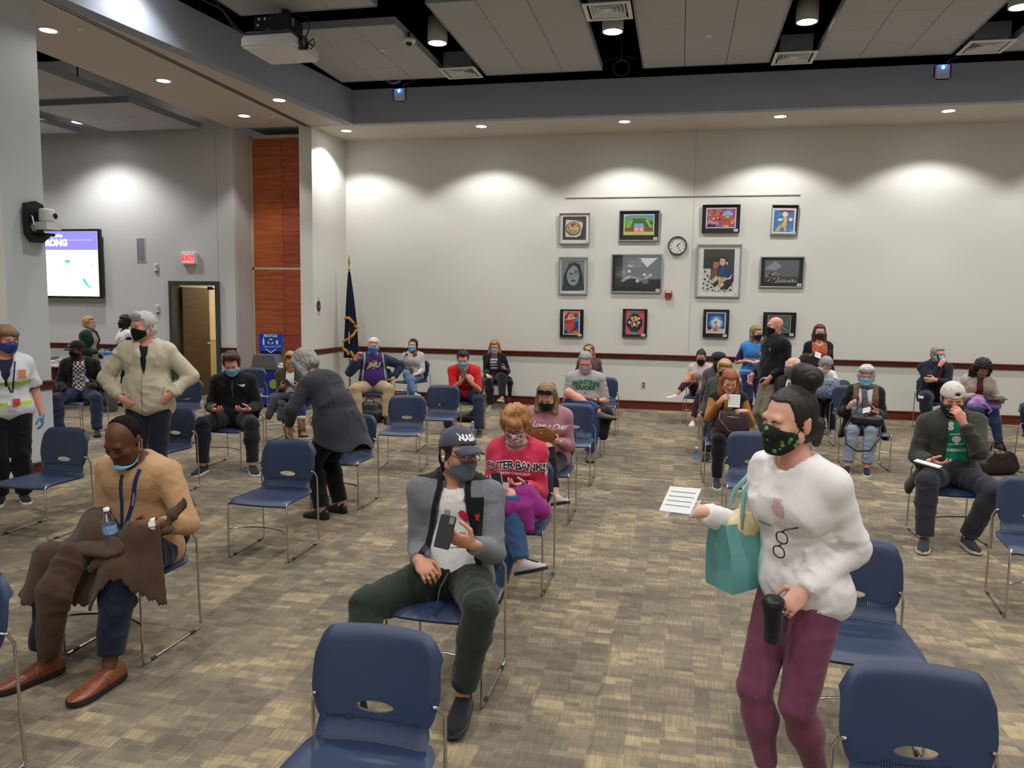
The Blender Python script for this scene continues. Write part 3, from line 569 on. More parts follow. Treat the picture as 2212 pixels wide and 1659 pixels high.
picture(-1.946, 2.413, .538, .688, 'framed monochrome portrait of a long-haired face, glass catching light', M_SILVER, .03, M_MATW, (.055, .075, .06, .065), face(), tilt=.055)
picture(-.796, 2.464, .907, .69, 'large framed black-and-white picture of tools and wheels', M_SILVER, .02, M_MATB, (.065, .11, .085, .07), machine())
picture(.634, 2.518, .767, .928, 'largest framed picture, a seated child in blue on a patterned rug', M_SILVER, .025, M_MATW, (.12, .1, .12, .085), child())
picture(1.7, 2.504, .74, .538, 'framed grey street picture whose glass mirrors a bright window', M_SILVER, .022, M_MATB, (.085, .075, .09, .055), town(), tilt=.055)
picture(-1.952, 1.543, .434, .512, 'framed abstract picture in red, orange and blue, black frame', M_BLKFRAME, .014, M_MATB, (.075, .065, .085, .045), abstract(), slip=.018)
picture(-.8, 1.57, .441, .512, 'framed picture of a black pot of yellow flowers on pink', M_BLKFRAME, .012, M_MATB, (.06, .05, .055, .03), pot())
picture(.628, 1.59, .444, .501, 'framed picture of a fox in front of a glowing blue moon', M_BLKFRAME, .012, M_MATB, (.07, .095, .075, .07), moonfox(), slip=.018)
picture(1.701, 1.595, .547, .426, 'framed grey-green picture behind the bald man at the wall', M_BLKFRAME, .012, M_MATB, (.085, .08, .09, .06), waterlines(), slip=.006)
o = MB().box((-.09, YB - .012, 3.83), (4.06, .02, .03), bevel=.004).build('picture_rail', mat('rail_white', rgb(214, 212, 206), rough=.5, bump=.02)); tag(o, 'thin white picture rail above the framed pictures', 'rail')

# clock, alarm, outlet, notices
ck = empty('wall_clock', (-.09, YB, 2.96), 0, 'round white wall clock with a black rim among the pictures', 'clock'); RX = Matrix.Rotation(PI / 2, 4, 'X')
MB().lathe([(0, .0), (.162, 0), (.165, .03), (.155, .045), (.146, .04), (.146, .02)], n=36, M=RX).build('rim', M_BLKFRAME, ck); MB().lathe([(0, .024), (.147, .024)], n=36, M=RX).build('face', M_MATW, ck)
nm = None
for k in range(1, 13):
    me = text_bm(str(k), .042); a = PI / 2 - k * PI / 6; o = link('numeral', me, M_BLKFRAME, ck, (.118 * math.cos(a), -.0255, .118 * math.sin(a)))
for nme, a, L, w in (('hour_hand', 1.42, .07, .009), ('minute_hand', 4.85, .11, .006)):
    an = PI / 2 - a / 12 * 2 * PI; an = PI / 2 - (1.42 / 12 * 2 * PI if L < .1 else 25 / 60 * 2 * PI); m = MB(); m.prism(bar(-.02 * math.cos(an), -.02 * math.sin(an), L * math.cos(an), L * math.sin(an), w), -.030, -.028, 'y'); m.build(nme, M_BLKFRAME, ck)
MB().lathe([(0, .042), (.147, .042)], n=36, M=RX).build('glass', M_PANE, ck)
al = empty('fire_alarm', (-.22, YB, 2.10), 0, 'red wall-mounted fire alarm box with a white strobe', 'alarm'); MB().box((0, -.03, 0), (.125, .06, .13), bevel=.006).build('case', mat('alarm_red', rgb(176, 36, 40), rough=.4, bump=.02), al); MB().box((0, -.065, .035), (.1, .03, .04), bevel=.008).build('strobe', M_WHITE, al); link('lettering', text_bm('FIRE', .026), M_DARK, al, (0, -.081, .035))
ot = empty('wall_outlet', (-.61, YB, .45), 0, 'beige power outlet plate low on the back wall', 'outlet'); MB().box((0, -.004, 0), (.075, .01, .12), bevel=.003).build('plate', mat('outlet_beige', rgb(196, 190, 174), rough=.5, bump=.02), ot)
for s in (-1, 1): MB().box((0, -.011, s * .026), (.03, .004, .032), bevel=.003).build('socket', M_DARK, ot)
nt_ = empty('paper_notice', (-6.448, 13.3, 1.78), PI / 2 - .02, 'small paper notice with a dark oval on the side wall by the flag', 'sign'); MB().box((0, -.002, 0), (.24, .003, .36)).build('sheet', M_MATW, nt_)
m = MB(); m.prism(ell(0, .01, .085, .105, 20), -.0045, -.004, 'y'); m.build('dark_oval', mat('print_dark', rgb(56, 52, 58), rough=.8, bump=.01), nt_)
m = MB(); m.prism(rect(-.06, .0, .06, .012), -.0052, -.0047, 'y'); m.prism(rect(-.05, .03, .05, .036), -.0052, -.0047, 'y'); m.build('print_line', mat('print_rose', rgb(150, 100, 110), rough=.8, bump=.01), nt_)
m = MB(); [m.prism(rect(-w, z, w, z + .014), -.0046, -.0041, 'y') for w, z in ((.06, .142), (.075, -.125), (.04, -.155))]; m.build('print_lines', mat('print_grey', (0, 0, 0)), nt_)

# flag in the corner
fl = empty('flag', (-6.13, 13.95, 0), 0, 'dark navy flag with gold fringe furled on a pole in the corner', 'flag')
MB().lathe([(0, 0), (.17, 0), (.17, .02), (.05, .06), (.03, .1), (0, .1)], n=20).build('base', mat('brass', rgb(170, 130, 60), rough=.3, metal=.9, vary=.05), fl)
MB().tube([(0, 0, .08), (0, 0, 2.5)], .014).build('pole', wood_mat('pole_wood', rgb(110, 80, 50), rgb(140, 104, 66)), fl)
MB().lathe([(.012, 2.46), (.024, 2.47), (.024, 2.5), (.014, 2.51), (.013, 2.58), (.02, 2.6), (.022, 2.62), (.006, 2.74), (0, 2.76)], n=14).build('finial', mat('gold_finial', rgb(196, 164, 90), rough=.3, metal=.8, vary=.05), fl)
rows = []; NZ, NA = 26, 40
for i in range(NZ):
    z = 2.44 - 1.62 * i / (NZ - 1); t = i / (NZ - 1); rx = .02 + .135 * t ** .85 * (1 if t < .62 else 1 - .25 * (t - .62)); row = []
    for k in range(NA):
        a = 2 * PI * k / NA; f = 1 + .16 * math.sin(5 * a + 1.0) * min(1, t * 3) + .07 * math.sin(9 * a + 4 * t); row.append((rx * f * math.cos(a) + .035 * t, rx * .7 * f * math.sin(a), z))
    rows.append(row)
MB().grid(rows, closed=True).build('banner', cloth('flag_navy', rgb(16, 20, 44), vary=.2), fl)
fr = MB()
def onflag(a, z):
    t = (2.44 - z) / 1.62; rx = (.02 + .135 * t ** .85 * (1 if t < .62 else 1 - .25 * (t - .62))) * (1 + .16 * math.sin(5 * a + 1.0) + .07 * math.sin(9 * a + 4 * t)) + .006
    return (rx * math.cos(a) + .035 * t, rx * .7 * math.sin(a), z)
def fringe(pts): fr.tube([onflag(a0 + (a1 - a0) * k / 6, z0 + (z1 - z0) * k / 6) for (a0, z0), (a1, z1) in zip(pts[:-1], pts[1:]) for k in range(7)], .028, n=6, flat=((0, 1, 0), .35))
fringe([(-PI + .4, 1.56), (-PI / 2, 1.58), (-.6, 1.46), (-.05, 1.38)]); fringe([(-.05, 1.36), (-PI / 2 + .3, 1.22), (-PI + .1, 1.08), (-PI / 2 - .4, .94), (-PI / 2 - .1, .88)]); fringe([(-PI / 2 + .2, .95), (-PI / 2 + .5, .86), (-PI / 2 + .7, .84)])
fr.build('gold_fringe', mat('gold_fringe', rgb(200, 140, 40), rough=.8, bump=.4, scale=160), fl); MB().box((.05, -.135, 1.2), (.03, .012, .22), bevel=.003).build('tassel', mat('tassel_tan', rgb(170, 150, 106), rough=.8, bump=.2), fl)

# ------------------------------------------------------------------ things on the side room's end wall and left wall
ex = empty('exit_sign', (-8.832, YF, 2.63), 0, 'white exit sign with red letters above the door', 'sign'); MB().box((0, -.035, 0), (.31, .07, .225), bevel=.012).build('case', M_WHITE, ex)
MB().box((0, -.071, 0), (.235, .002, .17)).build('red_panel', glow('exit_panel', rgb(255, 150, 150), 1.0), ex); link('lettering', text_bm('EXIT', .13, bold=.004, spacing=.95), glow('exit_red', (1.0, .035, .06), 1.1), ex, (0, -.074, -.004))
sp = empty('wall_speaker', (-9.85, YF, 2.785), 0, 'flat grey speaker grille set in the side room wall beside the screen', 'speaker'); f = MB(); f.box((0, -.004, 0), (.2, .012, .46), bevel=.002); f.build('frame', M_WHITE, sp); MB().box((0, -.011, 0), (.165, .006, .42)).build('grille', mat('grille_grey', rgb(142, 142, 150), rough=.8, bump=.5, scale=500), sp)
for z, l in ((1.696, 'white wall control box beside the door, at head height'), (2.458, 'small white wall sensor above the control box by the door')):
    r = empty('wall_control', (-9.538, YF, z), 0, l, 'switch'); MB().box((0, -.014, 0), (.085, .028, .14), bevel=.008).build('case', M_WHITE, r); MB().box((.015, -.03, .01), (.014, .006, .07), bevel=.002).build('slider', M_GREY, r); MB().box((.01, -.02, -.075), (.04, .03, .014), bevel=.003).build('clip', M_DARK, r)
tv = empty('television', (-11.72, YF - .1, 2.515), 0, 'wall-mounted screen showing a purple and white slide in the side room', 'television'); MB().box((0, 0, 0), (2.2, .07, 1.29), bevel=.008).build('case', M_DARK, tv)
scr = MB(); scr.box((0, -.0365, 0), (2.1, .002, 1.21)); scr.build('screen', glow('screen_white', rgb(250, 253, 255), 2.2), tv); MB().box((0, -.0385, .43), (2.1, .001, .35)).build('slide_banner', glow('screen_purple', rgb(158, 150, 250), 1.0), tv)
link('slide_text', text_bm('Together, we\'re', .085, bold=.004), glow('screen_text', (1, 1, 1), 2.0), tv, (.02, -.0405, .52)); link('slide_text', text_bm('STRONG', .165, bold=.010), _mats['screen_text'], tv, (.07, -.0405, .385))
m = MB(); m.box((.66, -.0405, .44), (.58, .001, .012)); m.build('slide_line', glow('screen_pink', rgb(220, 190, 250), 1.1), tv)
m = MB(); m.prism([(.33, .07), (.44, .07), (.44, .0), (.41, .02), (.33, .02)], -.041, -.040, 'y'); m.prism(bar(.72, -.28, .8, -.4, .05), -.041, -.040, 'y'); m.prism(bar(.8, -.4, .88, -.44, .03), -.041, -.040, 'y'); m.build('slide_shape', glow('screen_teal', rgb(60, 200, 215), 1.2), tv); m = MB(); [m.box((x, -.0405, -.02), (w, .001, .012)) for x, w in ((.52, .08), (.72, .02), (.93, .07))]; m.build('slide_marks', glow('screen_grey', rgb(120, 150, 165), .8), tv)
MB().box((0, .06, 0), (.5, .08, .4)).build('wall_mount', M_DARK, tv)
# camera on its bracket on the end of the left wall
wc = empty('wall_camera', (-6.56, 7.02, 2.62), math.radians(83.5), 'white video camera on a black bracket on the left wall end', 'camera')
b = MB(); b.prism([(-.13, .22), (-.02, .25), (.07, .22), (.06, -.06), (.14, -.1), (.05, -.17), (-.07, -.17), (-.13, -.09), (-.14, .05)], -.05, 0, 'y'); b.build('bracket_plate', M_DARK, wc); MB().box((.03, -.10, -.09), (.1, .17, .03), bevel=.004).build('bracket_arm', M_DARK, wc)
b = MB(); b.prism([(-.07, -.04), (.1, -.04), (.13, 0), (.1, .035), (-.07, .035)], -.24, -.06, 'y'); b.build('camera_base', M_WHITE, wc); MB().lathe([(0, .045), (.075, .045), (.078, .06), (.074, .155), (.066, .17), (0, .172)], c=(.02, -.15, 0), n=22).build('camera_head', M_WHITE, wc)
MB().lathe([(0, 0), (.03, 0)], c=(.05, -.226, .1), n=14, M=RX).build('camera_lens', M_DARK, wc); b = MB(); b.tube([(-.06, -.03, .1), (-.1, -.09, .08), (-.11, -.12, 0), (-.06, -.14, .01)], .007); b.tube([(-.09 + .03 * math.cos(t / 8 * 2 * PI), -.1, -.02 + .04 * math.sin(t / 8 * 2 * PI)) for t in range(17)], .006); b.build('cable', M_WHITE, wc)
# unseen glowing panel added behind the camera for the window reflection in picture glass
pw = MB(); pw.box((0, 0, 0), (2.4, .02, 1.5)); o = pw.build('reflection_panel', glow('reflection_panel_glow', (.9, .96, 1.0), 3.0), None, (-1.2, -4.28, 2.6)); tag(o, 'unseen glowing panel added behind the viewer, mirrored in the picture glass', 'screen')

# recycling station, bin, table with boxes
rb = empty('recycling_bin', (-7.13, 12.75, 0), math.radians(4), 'grey and blue recycling bin with a blue RECYCLE sign board', 'bin')
m = MB(); m.box((0, 0, .36), (.50, .42, .66), bevel=.02); m.build('body', mat('bin_blue', rgb(22, 44, 150), rough=.45, bump=.03), rb)
m = MB(); m.box((0, 0, .70), (.53, .46, .06), bevel=.01); m.prism([(-.24, .73), (.24, .73), (.19, .93), (-.19, .93)], -.23, .05, 'y'); m.prism([(-.23, .73), (.05, .73), (.05, .93)], -.19, .19, 'x'); m.build('lid', mat('bin_grey', rgb(98, 100, 106), rough=.5, bump=.03), rb)
MB().box((0, -.17, .85), (.26, .02, .05), bevel=.01, rot=Euler((.9, 0, 0))).build('slot', M_DARK, rb); MB().box((-.12, -.212, .4), (.15, .004, .4)).build('paper_label', M_WHITE, rb)
m = MB(); m.prism([(x, z) for x, z in ((-.2, .95), (.2, .95), (.225, 1.0), (.225, 1.28), (.2, 1.3), (-.2, 1.3), (-.225, 1.28), (-.225, 1.0))], .05, .07, 'y'); m.build('sign_board', mat('sign_blue', rgb(24, 74, 190), rough=.4, bump=.02), rb); m = MB(); m.box((0, .06, .93), (.4, .02, .1)); m.build('sign_post', M_DARK, rb)
link('lettering', text_bm('RECYCLE', .062, bold=.003), M_WHITE, rb, (0, .047, 1.255)); link('lettering', text_bm('BOTTLES & CANS', .026, bold=.001), M_WHITE, rb, (-.03, .047, 1.06))
m = MB(); m.prism([(-.15, 1.09), (-.115, 1.09), (-.115, 1.17), (-.125, 1.20), (-.127, 1.225), (-.138, 1.225), (-.14, 1.2), (-.15, 1.17)], .046, .048, 'y'); m.prism([(.10, 1.11), (.14, 1.11), (.14, 1.17), (.13, 1.18), (.11, 1.18), (.10, 1.17)], .046, .048, 'y'); m.prism([(-.1, 1.03), (0, .965), (.1, 1.03), (.1, 1.01), (0, .945), (-.1, 1.01)], .046, .048, 'y')
for k in range(3):
    a = PI / 2 + 2 * PI * k / 3; p = [(.055 * math.cos(a - .75), .055 * math.sin(a - .75)), (.06 * math.cos(a), .06 * math.sin(a)), (.055 * math.cos(a + .5), .055 * math.sin(a + .5)), (.03 * math.cos(a + .35), .03 * math.sin(a + .35)), (.036 * math.cos(a), .036 * math.sin(a)), (.03 * math.cos(a - .75), .03 * math.sin(a - .75))]
    m.prism([(x, 1.15 + y) for x, y in p], .046, .048, 'y')
m.build('pictogram', M_WHITE, rb); MB().box((.14, .046, 1.07), (.11, .003, .06)).build('sticker', M_GREY, rb)
m = MB(); m.prism(ell(.16, .42, .075, .085, 18), -.215, -.212, 'y'); m.build('round_label', mat('label_green', rgb(140, 180, 50), rough=.5, bump=.02), rb); m = MB(); m.box((.02, -.213, .2), (.3, .003, .02)); m.build('print_line', M_WHITE, rb)
tc_ = empty('trash_can', (-6.62, 12.55, 0), 0, 'white lidded trash can right of the recycling bin', 'bin'); MB().lathe([(0, 0), (.17, 0), (.2, .72), (.215, .72), (.215, .76), (.19, .76), (.17, .3), (0, .28)], n=22).build('can', M_WHITE, tc_); m = MB(); m.lathe([(.2, .77), (.19, .80), (.12, .79), (.05, .82), (0, .80)], n=16); m.build('crumpled_liner', mat('liner', rgb(190, 190, 192), rough=.4, bump=.6, scale=16), tc_)
tb = empty('table', (-11.0, 11.5, 0), 0, 'dark table with paperwork behind the man in the plaid shirt', 'table'); MB().box((0, 0, .74), (1.9, .75, .035), bevel=.006).build('tabletop', mat('table_top', rgb(196, 186, 184), rough=.5, bump=.02), tb)
for sx in (-1, 1):
    for sy in (-1, 1): MB().tube([(sx * .85, sy * .3, 0), (sx * .85, sy * .3, .72)], .02).build('leg', M_DARK, tb)
MB().box((0, -.33, .45), (1.7, .02, .54)).build('front_panel', wood_mat('dark_cherry', rgb(50, 24, 20), rgb(70, 34, 26)), tb)
for i, (x, y, w, d, h, c, l) in enumerate(((-.02, -.1, .2, .16, .16, M_WHITE, 'white carton with black print at the table end'), (.12, .15, .16, .13, .11, M_GREY, 'grey box behind the white carton on the table'), (.36, -.2, .22, .16, .06, mat('pink_pack', rgb(222, 196, 208), rough=.6, bump=.02), 'pale pink packet lying on the table'), (.62, -.2, .14, .1, .09, mat('clear_tub', rgb(210, 206, 212), rough=.2, bump=.02), 'small clear tub standing on the table'))):
    r = empty('box', (-11.0 + .22 + x, 11.5 + y, .7575), .1 * i, l, 'box'); MB().box((0, 0, h / 2), (w, d, h), bevel=.004).build('carton', c, r)
    m = MB(); m.box((0, -d / 2 - .001, h * .6), (w * .6, .001, h * .12)); m.box((.02, -d / 2 - .001, h * .35), (w * .4, .001, h * .1)); m.build('print', M_DARK, r)
tk = empty('clear_trash_bag', (-9.3, 11.3, 0), 0, 'bin lined with a pale translucent bag behind the man in the beige jacket', 'bin'); MB().lathe([(0, 0), (.15, 0), (.19, .6), (.2, .62), (0, .6)], n=18).build('bin', mat('bin_slate', rgb(120, 124, 132), rough=.5, bump=.03), tk)
rows = [[((.2 + .03 * math.sin(k * 2.1 + z)) * (1.0 + .1 * math.sin(3 * z)) * math.cos(2 * PI * k / 18), (.2 + .03 * math.sin(k * 2.1 + z)) * math.sin(2 * PI * k / 18), .45 + .07 * z) for k in range(18)] for z in range(7)]
MB().grid(rows, closed=True).build('bag', mat('bag_white', rgb(206, 210, 216), rough=.35, bump=.6, scale=18), tk)
# ------------------------------------------------------------------ stacking chairs
M_NAVY = mat('navy_polypropylene', rgb(38, 52, 80), rough=.42, bump=.06, scale=600, vary=.03)
def make_chair_proto():
    dg = None
    # seat
    rows = []
    for j in range(13):
        v = j / 12; y = -.262 + .47 * v; row = []
        for i in range(17):
            u = -1 + i / 8
            hw = .238 - .012 * max(0, v - .25) - .03 * max(0, (v - .9) / .1); yy = y - .018 * (1 - u * u) * max(0, 1 - v * 3) + (.012 * abs(u) ** 6 if v < .05 else 0)
            z = .452 - .014 * (1 - u * u) * math.sin(PI * min(1, v * 1.1)) - .030 * max(0, (.16 - v) / .16) ** 2 - .012 * v + .012 * max(0, (v - .85) / .15) ** 2 - .012 * max(0, (abs(u) - .9) / .1)
            row.append((u * hw, yy, z))
        rows.append(row)
    so = MB().grid(rows).build('seat_tmp', M_NAVY); solidify(so, .014)
    # backrest
    rows = []
    for j in range(21):
        v = j / 20; row = []
        for i in range(21):
            u = -1 + i / 10; a = abs(u)
            zt = .806 - .010 * u * u - .075 * max(0, (a - .72) / .28) ** 2.3; zb = .452 + .0 * a
            hw = .197 + .028 * min(1, max(0, (v - .18) / .35)) - .006 * max(0, (v - .7) / .3) - .008 * max(0, 1 - abs(v - .2) / .08)
            z = zb + v * (zt - zb); y = .196 + .052 * v + .012 * v * v - .034 * u * u * (0.35 + .65 * v) - .02 * max(0, (.12 - v) / .12)
            y += .022 * max(0, (v - .93) / .07) ** 1.5 + .008 * max(0, (a - .93) / .07)
            row.append((u * hw, y, z))
        rows.append(row)
    bo = MB().grid(rows).build('back_tmp', M_NAVY); solidify(bo, .011, 0)
    cut = MB(); cut.prism(ell(0, .553, .066, .0185, 28), -.1, .5, 'y')
    for k in range(-19, 20):
        x = k * .0085
        h = .004 + .009 * math.exp(-((abs(x) - .085) / .03) ** 2)
        if abs(x) < .07: h = .004
        cut.prism(rect(x - .0016, .513 - h, x + .0016, .513 + h), -.1, .5, 'y')
    co = cut.build('cut_tmp', None); bm_ = bo.modifiers.new('b', 'BOOLEAN'); bm_.object = co; bm_.operation = 'DIFFERENCE'; bm_.solver = 'EXACT'
    dg = bpy.context.evaluated_depsgraph_get(); out = []
    for o in (so, bo):
        me = bpy.data.meshes.new_from_object(o.evaluated_get(dg)); me.polygons.foreach_set('use_smooth', [True] * len(me.polygons)); me.set_sharp_from_angle(angle=.7); out.append(me)
    for o in (so, bo, co): bpy.data.objects.remove(o)
    return out
SEAT_ME, BACK_ME = make_chair_proto()
def _rod(s):
    def arc(c, a, b, r): return []
    x = .236 * s
    pts = [(x * .88, .19, .585), (x * .94, .215, .572), (x * 1.0, .232, .53), (x * 1.0, .236, .45), (x, .245, .2), (x, .252, .03), (x, .246, .013), (x, .225, .008), (x, 0, .008), (x, -.23, .008), (x, -.246, .013), (x, -.25, .03), (x, -.25, .2), (x * .99, -.25, .41), (x * .96, -.243, .428), (x * .93, -.2, .432), (x * .9, 0, .428), (x * .87, .13, .425), (x * .87, .15, .427)]
    m = MB().tube(pts, .0068, n=8); return m.mesh('side_frame')
ROD_ME = [_rod(-1), _rod(1)]
BAR_ME = MB().tube([(.236 * t / 6, -.25 + .055 * (1 - (t / 6) ** 2), .222 + .012 * (1 - (t / 6) ** 2)) for t in range(-6, 7)], .0058, n=8).mesh('cross_bar')
GLIDE_ME = MB().box((0, 0, .008), (.018, .045, .016), bevel=.004).mesh('glide')
for me in ROD_ME + [BAR_ME]: me.materials.append(M_CHROME)
GLIDE_ME.materials.append(M_DARK)
chair_proto = None
def chair(x, y, yaw, label):
    global chair_proto
    if chair_proto is None:
        r = empty('stacking_chair', (x, y, 0), math.radians(yaw)); chair_proto = r
        link('seat', SEAT_ME, None, r); link('backrest', BACK_ME, None, r)
        for me in ROD_ME: link('side_frame', me, None, r)
        link('cross_bar', BAR_ME, None, r)
        for sx in (-1, 1):
            for sy in (-1, 1): link('glide', GLIDE_ME, None, r, (sx * .236, sy * .17, 0))
    else:
        r = copy_tree(chair_proto); r.location = (x, y, 0); r.rotation_euler = (0, 0, math.radians(yaw))
    tag(r, label, 'chair', 'navy stacking chairs set out in rows'); return r
for x, y, a, l in [
    (-.95, 2.14, 0, 'empty navy chair nearest the viewer, in front of the man in the cap'), (.76, 2.27, 2, 'empty navy chair at the bottom right, behind the walking woman'),
    (.83, 3.65, -2, 'empty navy chair just right of the walking woman, its seat showing'), (2.3, 5.45, -7, 'empty navy chair at the right edge, legs in full view'),
    (.66, 6.82, 0, 'empty navy chair showing between the red-haired woman and the walking woman'), (-4.98, 5.31, 0, 'empty navy chair in front of the woman in the white vest'),
    (-2.95, 5.31, 0, 'empty navy chair standing alone behind the man in the tan sweater'), (-3.04, 6.8, 0, 'navy chair the grey-haired woman bends over'),
    (-3.05, 8.42, 8, 'empty navy chair in front of the man in the purple shirt'), (-3.0, 9.63, 4, 'empty navy chair in front of the man in the red shirt'),
    (-6.47, 9.2, 10, 'empty navy chair right of the man in the beige jacket, before the door'), (-4.94, 6.72, -2, 'empty navy chair close behind the man in the beige jacket, left of the black-jacket man'),
    (-6.63, 11.12, 5, 'empty navy chair beside the recycling bin, behind the black-jacket man'), (-2.77, 2.28, 0, 'navy chair cut by the left frame edge, in front of the brown shoes'),
    (-1.1, 11.58, 0, 'empty navy chair behind the man in the grey lettered shirt'), (-1.1, 8.3, 0, 'empty navy chair behind the woman in the pink sweatshirt'),
    (2.37, 11.55, 0, 'empty navy chair behind the woman with the scarf'),
    (-2.89, 3.66, 0, 'navy chair under the man in the tan sweater'), (-1.08, 3.65, 0, 'navy chair under the man in the dark cap'), (-1.05, 5.12, 0, 'navy chair under the woman in the red lettered sweatshirt'),
    (-1.12, 6.85, 0, 'navy chair under the woman in the dusty pink sweatshirt'), (-1.15, 9.9, 0, 'navy chair under the man in the grey lettered shirt'), (-1.5, 13.4, 4, 'navy chair under the woman in the red mask'),
    (-3.1, 11.25, -4, 'navy chair under the man in the red shirt'), (-3.3, 13.95, 0, 'navy chair under the woman in the black cardigan by the wall'), (-4.97, 8.05, 0, 'navy chair under the man in the black jacket'),
    (-5.12, 9.7, 0, 'navy chair under the woman in the olive cardigan and boots'), (-4.8, 11.85, 0, 'navy chair under the man in the purple shirt'), (-4.8, 13.75, -12, 'navy chair under the woman phoning by the wall'),
    (.36, 13.07, -6, 'navy chair under the woman in the pale pink top'), (.57, 11.8, 0, 'navy chair under the person in the black beret'), (.57, 10.3, 0, 'navy chair under the woman with short blond hair and glasses'),
    (.54, 8.8, 2, 'navy chair under the red-haired woman'), (1.42, 10.5, 0, 'navy chair under the bald man in the grey mask'), (2.12, 12.75, 0, 'navy chair under the grey-haired person leaning forward'),
    (2.22, 9.99, 0, 'navy chair under the woman with the scarf'), (4.02, 13.55, 0, 'navy chair under the man phoning at the right'), (4.2, 12.3, 0, 'navy chair under the woman with the tablet'),
    (2.25, 7.02, 4, 'navy chair under the man in the white cap'), (4.27, 10.2, 48, 'navy chair cut by the right frame edge, under the bare-armed person'), (-8.25, 9.5, 0, 'navy chair under the man in the plaid shirt')]:
    chair(x, y, a, l)
